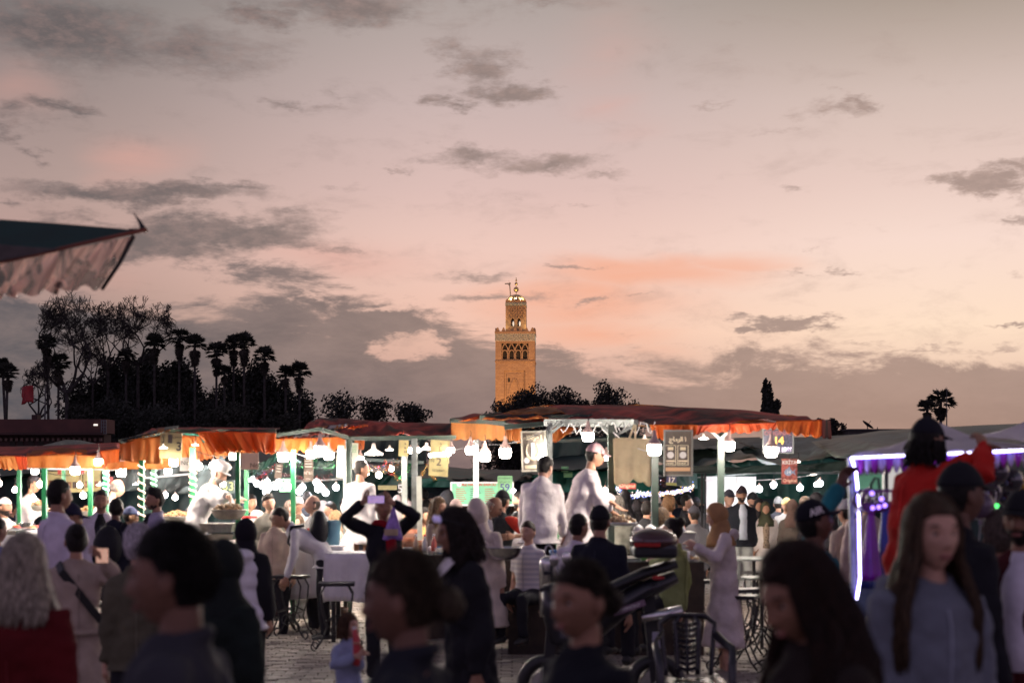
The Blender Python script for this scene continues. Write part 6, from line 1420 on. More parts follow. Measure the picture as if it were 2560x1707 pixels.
k = MB(); k.tube([(c.x-r*1.05, c.y, c.z+h*.8), (c.x-r*1.35, c.y-.03, c.z+h*.62), (c.x-r*1.3, c.y-.05, c.z+h*.45), (c.x-r*1.0, c.y-.12, c.z+h*.4)], .010, 6); k.build('handle', M_BK, t, smooth=True)
# main counter
def boxthing(name, x0, x1, y0, y1, D, dep, mt, lab, cat, z0=None, trims=True):
    a, b = P(x0, y0, D), P(x1, y1, D); z = b.z if z0 is None else z0; t = thing(name, ((a.x+b.x)/2, D+dep/2, z), lab, cat); k = MB(); k.box(((a.x+b.x)/2, D+dep/2, (a.z+z)/2), (b.x-a.x, dep, a.z-z)); k.build('body', mt, t)
    if trims: k = MB(); k.box(((a.x+b.x)/2, D+dep/2, a.z+.008), (b.x-a.x+.03, dep+.03, .016)); k.build('top_edge', mt if name != 'counter' else M_GM, t)
    return t
boxthing('counter', 1270, 1600, 1400, 1500, 14.8, .6, M_WD, 'dark counter running below the two white-jacketed cooks', 'counter', 0)
boxthing('steel_cabinet', 1592, 1738, 1334, 1392, 14.9, .5, mat('pale_steel', (.45, .46, .42), .4, var=.1, metal=.3), 'pale steel cabinet under the white domed dishes', 'cabinet', zt(1405, 14.9))
boxthing('counter', 1560, 1760, 1405, 1500, 14.7, .7, M_WD, 'dark counter under the pale steel cabinet', 'counter', 0)
boxthing('counter', 990, 1290, 1388, 1480, 16.2, .6, M_WD, 'dark counter behind the woman with sunglasses on her head', 'counter', 0)
boxthing('counter', 540, 700, 1352, 1440, 18.9, .6, M_WD, 'dark low counter under the foil basins', 'counter', 0, False)
boxthing('counter', 380, 540, 1350, 1440, 17.8, .6, M_WD, 'dark counter below the rope-lit post', 'counter', 0)
boxthing('platform', 400, 660, 1430, 1500, 17.4, 2.2, M_WD, 'low wooden platform under the bearded cook', 'platform', 0) if False else None
for i, (x, r) in enumerate(((1596, 15), (1626, 16), (1662, 16), (1700, 15))):
    c = P(x, 1334, 15.1); t = thing('domed_dish', c, ('white domed dish left of the green post', 'white domed dish just at the green post', 'white domed dish right of the green post', 'white domed dish farthest right on the cabinet')[i], 'dish', 'white domed dishes on the steel cabinet'); k = MB(); r = S(r, 15.1)
    k.lathe([(r*1.05, .018), (r*.95, .04), (r*.7, .075), (r*.3, .095), (.01, .10)], c, 20); k.build('dome', M_WP, t, smooth=True); k = MB(); k.lathe([(r*1.1, .016), (r*1.12, .024), (r*1.02, .03)], c, 20); k.build('rim', M_SS, t, smooth=True)
c = P(1372, 1505, 13); t = thing('steel_urn', (c.x, 13, zt(1520, 13)), 'tall steel water urn behind the woman in front', 'urn'); k = MB(); r = S(24, 13); z0_, z1_ = zt(1540, 13), zt(1392, 13)
k.lathe([(r, z0_), (r, z1_-.06), (r*.96, z1_-.02), (r*.7, z1_), (.02, z1_+.01)], (c.x, 13, 0), 26); k.build('urn_body', M_SS, t, smooth=True); k = MB(); k.tube([(c.x+r*.45*math.cos(a), 13, z1_+.01+.10*math.sin(a)) for a in [math.pi*i/10 for i in range(11)]], .008, 6); k.build('handle', M_SS, t, smooth=True); k = MB(); k.box((c.x-.01, 13-r-.004, z1_-.14), (r*.9, .01, .03)); k.build('label_band', M_BK, t)
def small_stack(x, y, D, n, lab, mt):
    c = P(x, y, D); t = thing('plate_stack', c, lab, 'plates'); 
    for i in range(n): k = MB(); k.lathe([(.05, i*.012), (.085, i*.012+.008), (.088, i*.012+.010), (.05, i*.012+.004)], c, 16); k.build('plate', mt, t, smooth=True)
small_stack(1670, 1395, 14.3, 6, 'stack of clear plates beside the woman in green', M_WP); small_stack(1105, 1380, 15.9, 4, 'small stack of dishes on the dark counter', M_WP); small_stack(700, 1360, 17.3, 5, 'stack of glasses and dishes on the white table', M_WP)
for i, (x, y, D, c_) in enumerate(((1040, 1378, 16, (.5, .35, .2)), (1062, 1378, 16, (.6, .6, .55)), (1085, 1377, 16, (.55, .1, .06)), (1150, 1380, 16, (.6, .6, .6)), (1610, 1400, 14.4, (.2, .5, .15)), (770, 1360, 17.1, (.6, .3, .1)), (742, 1362, 17.1, (.7, .7, .7)), (640, 1348, 18.5, (.05, .4, .15)), (600, 1350, 18.5, (.6, .1, .08)))):
    c = P(x, y, D); t = thing('bottle', c, ('amber sauce bottle left end of the dark counter', 'pale glass bottle second on the dark counter', 'red sauce bottle on the dark counter', 'pale bottle beside the shiny bowl', 'green bottle below the white domed dishes', 'orange sauce bottle beside the foil tray', 'clear bottle in front of the blue bucket', 'green bottle on the table behind the white vest', 'red bottle on the table behind the white vest')[i], 'bottle'); k = MB()
    k.lathe([(.030, 0), (.032, .01), (.032, .10), (.014, .14), (.012, .17)], c, 12); k.build('glass', mat('bottle_glass', c_, .15, var=0, spec=.8), t, smooth=True); k = MB(); k.lathe([(.015, .17), (.015, .195)], c, 10); k.build('cap', M_REDP if i % 2 else M_WP, t)
# iron stools with scrolled legs ----------------------------------------
def stool_proto():
    t = thing('iron_stool', (0, 0, 0)); k = MB(); k.box((0, 0, .70), (.38, .26, .035)); k.build('seat', M_BK, t)
    for sx in (-1, 1):
        for sy in (-1, 1):
            k = MB(); k.tube([(sx*.12, sy*.10, .69), (sx*.17, sy*.11, .60), (sx*.15, sy*.12, .42), (sx*.10, sy*.12, .24), (sx*.16, sy*.13, .10), (sx*.22, sy*.13, .02)], .010, 6)
            k.tube([(sx*(.22+.045*math.cos(a)*(1-a/9)), sy*.13, .055+.045*math.sin(a)*(1-a/9)) for a in [-1.57+i*.55 for i in range(11)]], .008, 5)
            k.build('leg', M_BK, t, smooth=True)
    for sy in (-1, 1):
        k = MB(); k.tube([(-.12, sy*.12, .30), (0, sy*.12, .36), (.12, sy*.12, .30)], .008, 5); k.tube([(.06*math.cos(a), sy*.12, .22+.06*math.sin(a)) for a in [6.283*i/12 for i in range(13)]], .007, 5); k.build('scroll', M_BK, t, smooth=True)
    k = MB(); k.bar((-.12, -.12, .30), (-.12, .12, .30), .012); k.bar((.12, -.12, .30), (.12, .12, .30), .012); k.build('stretcher', M_BK, t); return t
pr = stool_proto()
def kids(o): return [c for c in bpy.data.objects if c.parent == o]
def ctree(o, parent=None):
    c = o.copy(); COL.objects.link(c); c.parent = parent
    for ch in kids(o): ctree(ch, c)
    return c
for i, (px, D, rz, lab) in enumerate(((692, 17.0, 10, 'black iron stool with scrolled feet just right of the white vest'), (727, 16.3, -15, 'black iron stool with scrolled feet in front of the drum'), (842, 15.2, 5, 'black iron stool at the front corner of the smaller white table'), (1875, 14.4, 20, 'black iron stool nearest the long-haired woman at right'), (1842, 13.6, -20, 'black iron stool behind the standing woman in the long hoodie'), (1905, 17, 30, 'black iron stool under the grey round table'), (1760, 15.6, 0, 'black iron stool hidden behind the long hoodie'))):
    o = pr if i == 0 else ctree(pr); o.location = (P(px, 0, D).x, D, 0); o.rotation_euler = (0, 0, R(rz)); tag(o, lab, 'stool', 'black iron stools with scrolled legs')
def round_table(px, ytop, D, r, lab):
    c = P(px, ytop, D); t = thing('bistro_table', (c.x, D, 0), lab, 'table'); k = MB(); k.lathe([(r, c.z-.02), (r, c.z), (r*.98, c.z+.004)], (c.x, D, 0), 28); k.build('tabletop', M_GM, t, smooth=False); k = MB(); k.tube([(c.x, D, .03), (c.x, D, c.z-.02)], .02, 8); k.build('pedestal', M_BK, t)
    for a in range(3): k = MB(); k.tube([(c.x, D, .25), (c.x+.10*math.cos(a*2.1), D+.10*math.sin(a*2.1), .12), (c.x+.27*math.cos(a*2.1), D+.27*math.sin(a*2.1), .01)], .012, 6); k.build('foot', M_BK, t, smooth=True)
round_table(1885, 1394, 16.5, .30, 'small grey round table behind the standing woman in the long hoodie'); round_table(1905, 1442, 15.0, .22, 'lower small round table beside the iron stools at right')

# scooter -------------------------------------------------------------
def scooter():
    D = 11.0; c = P(1560, 1500, D); t = thing('scooter', (c.x, D, 0), 'dark scooter with a glossy red top case parked behind the woman in front', 'scooter')
    M_FA = mat('dark_fairing', (.016, .016, .02), .3, var=.05, coat=.2); M_RD = mat('dark_red_gloss', (.05, .004, .006), .12, var=.05, coat=.8)
    q = lambda x, y, dy=0: P(x, y, D)+Vector((0, dy, 0)); zg = 0
    k = MB(); cc = q(1634, 1352); M = Matrix.Identity(3)
    k.ball(cc, (S(60, D), .21, S(34, D)), 28, 16); k.add([], [])
    o = k.build('top_case_lid', M_RD, t, smooth=True)
    k = MB(); k.box(q(1634, 1375), (S(108, D), .36, S(34, D))); o = k.build('top_case', M_FA, t); m = o.modifiers.new('b', 'BEVEL'); m.width = .03; m.segments = 3
    k = MB(); k.box(q(1612, 1358, -.205), (S(64, D), .02, S(9, D))); k.build('case_reflector', mat('red_reflector', (.4, .02, .015), .2, var=0), t)
    k = MB(); k.tube([q(1690, 1408), q(1610, 1432), q(1540, 1462), q(1490, 1478)], [(.12, .04), (.13, .045), (.12, .04), (.07, .03)], 12, ref=(0, 1, 0)); k.build('seat', M_BK, t, smooth=True)
    k = MB(); k.tube([q(1690, 1440), q(1610, 1475), q(1540, 1520), q(1490, 1570)], [(.08, .05), (.12, .08), (.12, .10), (.09, .08)], 14, ref=(0, 1, 0)); k.build('rear_fairing', M_FA, t, smooth=True)
    k = MB(); k.bar(q(1530, 1528, -.16), q(1608, 1500, -.16), .012, S(15, D)); k.build('side_panel', mat('purple_sheen_panel', (.20, .13, .18), .3, var=.1), t)  # violet reflections put into the panel's own colour
    sign_o = text('SYMPHONY', S(11, D), q(1568, 1514, -.172), t, M_WPR, 'badge'); sign_o.rotation_euler = (R(90), 0, 0); sign_o.rotation_euler[1] = R(-18)
    k = MB(); k.tube([q(1480, 1560), q(1440, 1600), q(1400, 1590), q(1385, 1520), q(1378, 1460)], [.10, .11, .10, .10, .07], 12); k.build('front_shield', M_FA, t, smooth=True)
    k = MB(); k.tube([q(1352, 1470, -.15), q(1378, 1462), q(1400, 1470, .25)], .016, 8); k.build('handlebar', M_BK, t, smooth=True)
    for x, y, dy in ((1384, 1396, -.15), (1420, 1400, .3)):
        k = MB(); k.tube([q(x+12, 1462, dy), q(x+14, 1428, dy), q(x+4, 1410, dy)], .006, 6); k.ball(q(x, y, dy), (S(12, D), .015, S(17, D)), 14, 10); k.build('mirror', M_SS, t, smooth=True)
    for x, nm in ((1368, 'front_wheel'), (1640, 'rear_wheel')):
        w = Vector((q(x, 0).x, D, .24)); k = MB(); k.tube([(w.x+.19*math.cos(a), D, w.z+.19*math.sin(a)) for a in [6.283*i/24 for i in range(25)]], .05, 8); o = k.build(nm, M_BK, t, smooth=True); k = MB(); k.tube([(w.x, D-.04, w.z), (w.x, D+.04, w.z)], .13, 16); k.build('rim', M_SS, o)
    k = MB(); k.bar((q(1640, 0).x, D, .26), q(1620, 1480), .09); k.build('swingarm', M_FA, t); k = MB(); k.bar((q(1368, 0).x, D, .26), q(1385, 1500), .08); k.build('fork', M_FA, t)
    k = MB(); k.tube([q(1600, 1540, -.14), q(1660, 1530, -.15), q(1700, 1520, -.15)], [.03, .045, .04], 10); k.build('exhaust', M_SS, t, smooth=True)
    k = MB(); k.box(q(1636, 1590, -.25), (S(26, D), .01, S(40, D))); k.build('number_plate', mat('plate_grey', (.35, .34, .42), .5, var=.1), t)
    k = MB(); k.ball(q(1640, 1440, -.17), (S(16, D), .03, S(6, D)), 12, 8); k.build('tail_light', mat('red_reflector', (.4, .02, .015), .2, var=0), t)
scooter()
# black plastic armchair --------------------------------------------------
def plastic_chair():
    D = 10.2; cx = P(1722, 0, D).x; t = thing('plastic_chair', (cx, D, 0), 'black plastic garden chair with chevron slots in its back', 'chair'); M_PL = mat('black_plastic', (.014, .014, .018), .28, var=.05, spec=.6)
    zt_ = zt(1542, D); zs = .42; w = .20
    def bk(u, v): # u across, v up
        z = zs+(zt_-zs)*v; half = (w*(.80+.20*v) if v < .85 else w*(1-.35*((v-.85)/.15)**2)); return Vector((cx+(u-.5)*2*half, D+.02-.10*(1-v)*0+.06*v+.05*(1-(2*u-1)**2), z))
    k = MB()
    arc = [bk(0, v) for v in [i/8 for i in range(9)]]+[bk(u, 1) for u in (.15, .3, .5, .7, .85)]+[bk(1, v) for v in [1-i/8 for i in range(9)]]
    k.tube(arc, [(.022, .016)]*len(arc), 8); k.build('back_frame', M_PL, t, smooth=True)
    for s in (-1, 0, 1):
        k = MB(); pts = [bk(.5+s*.22, v) for v in [i/8 for i in range(9)]]; k.tube(pts, [.020 if s else .012]*9, 6); k.build('back_rib', M_PL, t, smooth=True)
    for i in range(9):
        for s in (-1, 1):
            v = .10+i*.095; k = MB(); k.bar(bk(.5+s*.02, v-.02), bk(.5+s*.22, v+.03), .026, .012, up=(0, 1, 0)); k.build('chevron_slat', M_PL, t)
    k = MB(); k.grid(lambda u, v: Vector((cx+(u-.5)*.44, D-.42+.45*v, zs-.02*math.sin(math.pi*u))), 10, 8, .02); k.build('seat', M_PL, t, smooth=True)
    for s in (-1, 1):
        k = MB(); k.tube([bk(.5+s*.5, .72), (cx+s*.25, D-.05, zs+.24), (cx+s*.265, D-.30, zs+.23), (cx+s*.25, D-.40, zs+.12), (cx+s*.24, D-.42, 0)], [(.03, .015)]*5, 8); k.build('arm', M_PL, t, smooth=True)
        k = MB(); k.tube([(cx+s*.20, D+.05, zs), (cx+s*.24, D+.12, 0)], [.028, .02], 8); k.build('leg', M_PL, t, smooth=True)
plastic_chair()

# the white tent with violet rope lights, at right -----------------------------
M_UV = mat('violet_led', (.5, .45, 1), .4, var=0, emit=7, ecol=(.26, .20, 1.0)); M_UVC = mat('violet_led_core', (.9, .9, 1), .3, var=0, emit=7, ecol=(.70, .66, 1))
M_TW = mat('white_tent_cloth', (.84, .80, .80), .7, var=.08, vscale=1.5, bump=.3, bscale=5, translu=.5)
def led_tent():
    t = thing('canopy_tent', (P(2330, 0, 9).x, 9.3, 0), 'white canopy tent edged with violet light and striped scallops at the right', 'tent'); D0 = 8.6
    fl, fr, br, bl = P(2125, 1143, D0), P(2590, 1123, D0), P(2590, 1130, 11.5), P(2215, 1146, 11.2); ap = P(2345, 1054, 10)
    def tri(a, b):
        k = MB()
        def fn(u, v):
            e = a.lerp(b, u); p = e.lerp(ap, v); p.z += -.045*math.sin(math.pi*v)+.02*wob(u*5, v*3)*(1-v); return p
        k.grid(fn, 24, 14, .004); return k
    for a, b in ((fl, fr), (fr, br), (bl, fl), (br, bl)): tri(a, b).build('canopy_panel', M_TW, t, smooth=True)
    M_PS = mat('magenta_cloth', (.40, .04, .36), .7, var=.05, translu=.35); M_WS = mat('pale_cloth', (.6, .5, .62), .7, var=.05, translu=.35)
    n = 26
    for i in range(n):
        a, b = fl.lerp(fr, i/n), fl.lerp(fr, (i+1)/n); k = MB()
        def fn(u, v, a=a, b=b): p = a.lerp(b, u); p.z -= .012+v*(.045+.050*math.sin(math.pi*u)); p.y += .006*math.sin(u*6+i); return p
        k.grid(fn, 8, 3, .003); k.build('valance_scallop', M_PS if i % 2 else M_WS, t, smooth=True)
    for i in range(14):
        a, b = fl.lerp(bl, i/14), fl.lerp(bl, (i+1)/14); k = MB()
        def fn(u, v, a=a, b=b): p = a.lerp(b, u); p.z -= .012+v*(.05+.06*math.sin(math.pi*u)); return p
        k.grid(fn, 6, 3, .003); k.build('side_scallop', M_PS if i % 2 else M_WS, t, smooth=True)
    k = MB(); e = P(2146, 1490, D0); k.bar(fl, Vector((fl.x+.05, fl.y, 0)), .03); k.build('pole', M_GM, t); k = MB(); k.bar(bl, Vector((bl.x, bl.y, 0)), .03); k.build('pole', M_GM, t)
    k = MB(); k.bar(fr, Vector((fr.x, fr.y, 0)), .03); k.build('pole', M_GM, t)
    l = thing('violet_light_strip', fl, 'violet light strip along the front edge of the white tent', 'light strip'); k = MB()
    o = Vector((0, -.035, -.005)); k.tube([fl+o, P(2262, 1137, D0)+o, P(2340, 1134, D0)+o, P(2450, 1131, D0)+o, P(2552, 1124, D0)+o], .007, 6); k.build('light_tube', M_UV, l, smooth=True)
    k = MB()
    for i in range(110):
        f = i/109; p = fl.lerp(P(2552, 1124, D0), f)+o+Vector((0, -.011, .003)); k.box(p, (.009, .006, .010))
    q = k.build('diodes', M_UVC, l); q['kind'] = 'stuff'
    l = thing('violet_light_strip', e, 'violet light strip running down the left pole of the white tent', 'light strip'); k = MB(); pts = [fl+o, P(2136, 1180, D0)+o, P(2142, 1240, D0)+o, P(2144, 1340, D0)+o, P(2146, 1440, D0)+o, P(2138, 1492, D0)+o]
    k.tube(pts, .008, 6); k.build('light_tube', M_UV, l, smooth=True); k = MB()
    for i in range(90):
        f = i/89*(len(pts)-1); j = min(int(f), len(pts)-2); p = pts[j].lerp(pts[j+1], f-j)+Vector((0, -.012, 0)); k.box(p, (.010, .006, .009))
    q = k.build('diodes', M_UVC, l); q['kind'] = 'stuff'
led_tent()
t = thing('canopy_tent', (P(2700, 0, 12).x, 12, 0), 'second pale canopy rising behind the first at the right edge', 'tent'); ap2 = P(2650, 1006, 12.4); cs = [P(2330, 1098, 11.4), P(2900, 1084, 11.4), P(2900, 1084, 14), P(2400, 1096, 14)]
for a, b in zip(cs, cs[1:]+cs[:1]): k = MB(); k.grid(lambda u, v, a=a, b=b: a.lerp(b, u).lerp(ap2, v)+Vector((0, 0, -.10*math.sin(math.pi*v)+.02*wob(u*5, v*3)*(1-v))), 20, 12, .004); k.build('canopy_panel', M_TW, t, smooth=True)
for a in cs: k = MB(); k.bar(a, Vector((a.x, a.y, 0)), .03); k.build('pole', M_GM, t)
def basket():
    D = 8.3; t = thing('shopping_basket', P(2188, 1270, D), 'purple-lit wire basket with a tall handle hanging beside the violet pole', 'basket'); M = mat('violet_plastic', (.16, .02, .22), .3, var=.1)
    q = lambda x, y, dy=0: P(x, y, D)+Vector((0, dy, 0))
    for dy in (-.10, .10):
        k = MB(); k.tube([q(2142, 1256, dy), q(2156, 1226, dy), q(2236, 1226, dy), q(2222, 1262, dy), q(2160, 1278, dy), q(2142, 1256, dy)], .008, 6); k.build('rim', M, t, smooth=True)
        for i in range(8): k = MB(); x = 2158+i*10; k.bar(q(x, 1227, dy), q(x-4+i, 1270-i*.6, dy), .006); k.build('wire', M, t)
    k = MB(); k.tube([q(2176, 1260), q(2178, 1210), q(2188, 1194), q(2196, 1196), q(2200, 1230)], .008, 6); k.build('handle', M_BK, t, smooth=True)
    k = MB(); k.grid(lambda u, v: q(2146+78*u, 1256+20*v, -.1+.2*v), 8, 3, .01); k.build('bottom', M, t)
    for i, (x, y) in enumerate(((2170, 1268), (2185, 1266), (2200, 1262), (2192, 1246), (2168, 1232))): k = MB(); k.ball(q(x, y, -.11), .013, 8, 6); k.build('small_light', mat('violet_spot', (.3, .2, 1), .4, var=0, emit=3, ecol=(.35, .2, 1)), t)
basket()
def robe_hang(px, y0, y1, w0, w1, D, col, lab, cat='costume'):
    t = thing('hanging_costume', P(px, y0, D), lab, cat, 'shiny costumes hanging by the violet pole'); k = MB(); pts = []; n = 30; m = 10; vs = []
    for i in range(m+1):
        f = i/m; w = S(w0+(w1-w0)*f, D)/2; c = P(px, y0+(y1-y0)*f, D)
        for j in range(n): a = 6.283*j/n; r = w*(1+.16*math.sin(a*7)*f); vs.append((c.x+r*math.cos(a), c.y+r*.6*math.sin(a), c.z))
    k.add(vs, [(i*n+j, (i+1)*n+j, (i+1)*n+(j+1) % n, i*n+(j+1) % n) for i in range(m) for j in range(n)]+[tuple(range(n)), tuple(m*n+j for j in range(n-1, -1, -1))]); k.build('cloth', mat('satin', col, .3, var=.15, spec=.7), t, smooth=True); k = MB(); k.tube([P(px, y0, D), P(px, y0-20, D)], .006, 5); k.build('hanger', M_BK, t)
robe_hang(2178, 1280, 1450, 16, 56, 8.9, (.22, .01, .28), 'purple satin costume below the basket'); robe_hang(2216, 1270, 1470, 20, 60, 9.0, (.015, .05, .30), 'blue satin costume right of the purple one'); robe_hang(2168, 1330, 1470, 10, 40, 9.4, (.01, .03, .22), 'dark blue costume low beside the violet pole')
t, c, w, h = board('white_sheet', 2206, 1166, 2256, 1252, 12, mat('glowing_sheet', (.7, .68, .62), .7, var=.05, emit=.45, ecol=(1, .96, .86)), 'pale self-glowing panel hanging behind the red jacket', 'panel')  # sheet is no lamp: its lit look is emission in the material
t, c, w, h = board('banner', 2140, 1180, 2212, 1224, 16, mat('green_banner', (.22, .62, .36), .6, var=.08, emit=.12), 'pale green self-glowing banner behind the violet pole', 'banner')  # faint emission puts the light on this banner into its material
# balloons and dark toys under the white tent
def balloon(px, py, D, r, col, lab, glass=False):
    c = P(px, py, D); t = thing('balloon', c, lab, 'balloon'); k = MB(); r = S(r, D); k.ball(c, (r, r, r*1.05), 28, 20); k.build('skin', mat('balloon_skin', col, .06, var=0, spec=.9, alpha=.55 if glass else 1, coat=1.0), t, smooth=True); k = MB(); k.lathe([(.012, -r*1.08-.02), (.004, -r*1.06), (.012, -r*1.04)], c, 8); k.build('knot', mat('balloon_skin', col, .06, var=0, spec=.9, coat=1.0), t)
    k = MB(); k.tube([c-Vector((0, 0, r*1.06)), c-Vector((.03, 0, r+.4)), c-Vector((0, 0, r+.9))], .002, 4); k.build('string', M_WP, t); return t
balloon(2452, 1264, 7.6, 34, (.10, .04, .10), 'dark clear balloon with violet reflections behind the man in the black cap', True)
for i, (x, y, r, cl) in enumerate(((2492, 1180, 30, (.03, .02, .04)), (2530, 1200, 28, (.02, .02, .03)), (2480, 1230, 24, (.04, .02, .05)), (2520, 1240, 26, (.02, .02, .03)), (2558, 1212, 16, (.75, .45, .03)), (2556, 1228, 12, (.03, .10, .5)))):
    balloon(x, y, 8.8+i*.12, r, cl, ('dark balloon high under the white tent near the right edge', 'dark balloon at the right edge under the white tent', 'dark purple balloon beside the man in the black cap', 'dark balloon above the bearded man at the edge', 'yellow balloon cut by the right edge', 'small blue balloon cut by the right edge')[i])
for i, (x, y, cl) in enumerate(((2492, 1264, (.1, 1, .2)), (2484, 1288, (1, .5, .2)), (2496, 1290, (.4, .3, 1)), (2478, 1300, (.5, .3, 1)))):
    c = P(x, y, 8.4); t = thing('light_toy', c, 'tiny %s glowing toy among the balloons' % ('green', 'orange', 'blue', 'violet')[i], 'toy'); k = MB(); k.ball(c, .014, 8, 6); k.build('lamp', mat('toy_glow', cl, .4, var=0, emit=2, ecol=cl), t); k = MB(); k.tube([c, c-Vector((0, 0, .12))], .005, 5); k.build('stick', M_WP, t)

# parasol whose corner hangs in at the left --------------------------------------
def parasol():
    D = 8.5; tip = P(368, 577, D); cx = P(-420, 0, D).x; t = thing('market_parasol', (cx, D+.8, 0), 'corner of a dark green and grey parasol with a clear wrinkled plastic curtain', 'parasol')
    ap = P(-420, 500, D+.8); left = P(-1200, 700, D-.4); far = P(-150, 560, D+2.2); nearc = P(-700, 780, D-1.2)
    edge = lambda u: P(0+368*u if True else 0, 655-77*u, D-.6+.6*u)
    M_G = mat('dark_green_canvas', (.006, .035, .030), .8, var=.15, translu=.12); M_GY = mat('grey_canvas', (.10, .085, .08), .85, var=.2, translu=.1)
    # canopy seen from below: rim from the far left to the corner tip, back up to the apex
    rimA = lambda u: Vector(P(-700, 800, D-1.2)).lerp(tip, u); rimB = lambda u: far.lerp(tip, u)
    k = MB()
    def f1(u, v):
        p = P(-500+868*u, 760-182*u-2*math.sin(u*8), D-.9+.9*u).lerp(P(-500+868*u, 522+56*u**2.2+ (10*math.sin(u*3.1)), D+.9-.9*u), v); return p
    def tri(u): return max(0.0, min(1.0, (u-.42)/.0001))
    k.grid(f1, 60, 16, .004); o = k.build('canopy', M_G, t, smooth=True)
    k = MB()
    def f2(u, v):      # grey panel of the canopy, laid just in front of the green one
        x = -500+650*u; up = 1-min(1, max(0, (x+500)/650))**3.0; y0 = 760-182*((x+500)/868); yt = y0-(y0-575)*up*.95-2; return P(x, y0+(yt-y0)*v-1, D-.93+.9*((x+500)/868))
    k.grid(f2, 40, 6, .003); k.build('canopy_panel', M_GY, t, smooth=True)
    k = MB(); pts = [P(-500+868*u, 760-182*u-2*math.sin(u*8), D-.9+.9*u)+Vector((0, -.02, 0)) for u in [i/20 for i in range(21)]]; k.tube(pts, S(5, D), 8); k.build('red_rib', mat('red_brown_trim', (.20, .05, .025), .6, var=.2), t, smooth=True)
    k = MB(); k.tube([tip+Vector((-.02, 0, 0)), P(352, 560, D), P(345, 548, D), P(333, 532, D)], [S(9, D), S(5, D), S(3, D), S(1, D)], 8); k.tube([tip, P(322, 574, D)], [S(5, D), S(3, D)], 6); k.build('corner_spike', M_BK, t, smooth=True)
    k = MB(); k.tube([P(334, 590, D-.02), P(300, 655, D-.05), P(254, 724, D-.08)], [S(6, D), S(6, D), S(5, D)], 8); k.build('corner_batten', mat('dark_batten', (.02, .016, .014), .6, var=.1), t, smooth=True)
    M_PV = bpy.data.materials.new('clear_plastic_curtain'); M_PV.use_nodes = True; T = NT(M_PV.node_tree); b = T.n['Principled BSDF']; b.inputs['Base Color'].default_value = (.62, .42, .38, 1); b.inputs['Roughness'].default_value = .16
    tc = T.node('ShaderNodeTexCoord').outputs['Object']; nf = T.noise(T.vm('MULTIPLY', tc, (1, 1, .45)), 5.5, 3, .5, 1.2); T.put(b.inputs['Alpha'], T.step(nf, .38, .66, .38, .92)); tr = T.mix(T.step(nf, .47, .56), (.035, .03, .04, 1), (.85, .56, .48, 1)); T.put(b.inputs['Base Color'], tr)  # pink and dark patches paint the plastic's reflections into its colour
    tl = T.node('ShaderNodeBsdfTranslucent'); T.put(tl.inputs[0], tr); mx = T.node('ShaderNodeMixShader'); mx.inputs[0].default_value = .6; T.l.new(b.outputs[0], mx.inputs[1]); T.l.new(tl.outputs[0], mx.inputs[2]); T.l.new(mx.outputs[0], T.n['Material Output'].inputs[0])
    bn = T.node('ShaderNodeBump'); bn.inputs['Strength'].default_value = .8; bn.inputs['Distance'].default_value = .04; T.put(bn.inputs['Height'], nf); T.l.new(bn.outputs[0], b.inputs['Normal'])
    k = MB()
    def f3(u, v):
        x = -500+834*u; yt = 760-182*((x+500)/868)+4; xb = -500+752*u; yb = 775-52*u**1.4+(-16*(1-abs(math.sin(math.pi*u*15))))
        a = P(x, yt, D-.9+.9*((x+500)/868)); bb = P(xb, yb, D-1.0+.92*u); p = a.lerp(bb, v); p.y += .045*wob(u*17, v*1.4)*(.25+v); p.x += .02*wob(u*20, 2)*v; return p
    k.grid(f3, 170, 10, 0); k.build('plastic_curtain', M_PV, t, smooth=True)
    k = MB(); k.tube([(cx, D+.8, 0), (cx, D+.8, ap.z)], .03, 10); k.build('pole', mat('dark_batten', (.02, .016, .014), .6, var=.1), t)
    k = MB(); k.box((cx, D+.8, .05), (.6, .6, .1)); k.build('base', M_PAVE, t)
parasol()

# clutter of dishes on the counters
rc = random.Random(12)
def dishes(n, x0, x1, y0, y1, D, lab, grp):
    xs = sorted(rc.uniform(x0, x1) for _ in range(n))
    for i, x in enumerate(xs):
        c = P(x, y0+(y1-y0)*(x-x0)/(x1-x0), D+rc.uniform(-.15, .15)); c.z = P(x, y0+(y1-y0)*(x-x0)/(x1-x0), D).z; t = thing('dish', c, '%s, %s from the left' % (lab, ORD[i]), 'dish', grp); k = MB(); q = rc.random(); r = rc.uniform(.05, .10)
        if q < .4: k.lathe([(r*.6, 0), (r, .02), (r*1.02, .024), (r*.5, .012)], c, 14); k.build('plate', M_WP, t, smooth=True); k = MB(); k.lathe([(r*.8, .018), (r*.5, .045), (.01, .06)], c, 10); k.build('food', rc.choice((M_FOOD, M_FOODL, mat('salad', (.10, .28, .05), .5, var=.5, vscale=30), mat('tomato', (.5, .06, .03), .4, var=.4, vscale=30), mat('bread', (.55, .34, .15), .7, var=.3, vscale=20))), t, smooth=True)
        elif q < .7: k.lathe([(r*.5, 0), (r*.8, .05), (r*.9, .09), (r*.82, .088), (r*.4, .01)], c, 14); k.build('bowl', rc.choice((M_SS, M_WP, mat('blue_bowl', (.08, .18, .4), .4, var=.1))), t, smooth=True)
        else: k.lathe([(.028, 0), (.032, .11), (.029, .11), (.026, .01)], c, 10); k.build('glass', rc.choice((M_WP, mat('tea_glass', (.45, .22, .08), .15, var=0, spec=.8))), t, smooth=True)
dishes(14, 985, 1230, 1384, 1386, 16.3, 'small dish or glass on the dark counter behind the sunglasses woman', 'dishes on the dark middle counter')
dishes(9, 690, 850, 1362, 1366, 17.3, 'small dish or glass on the cloth beside the blue bucket', 'dishes on the white table')
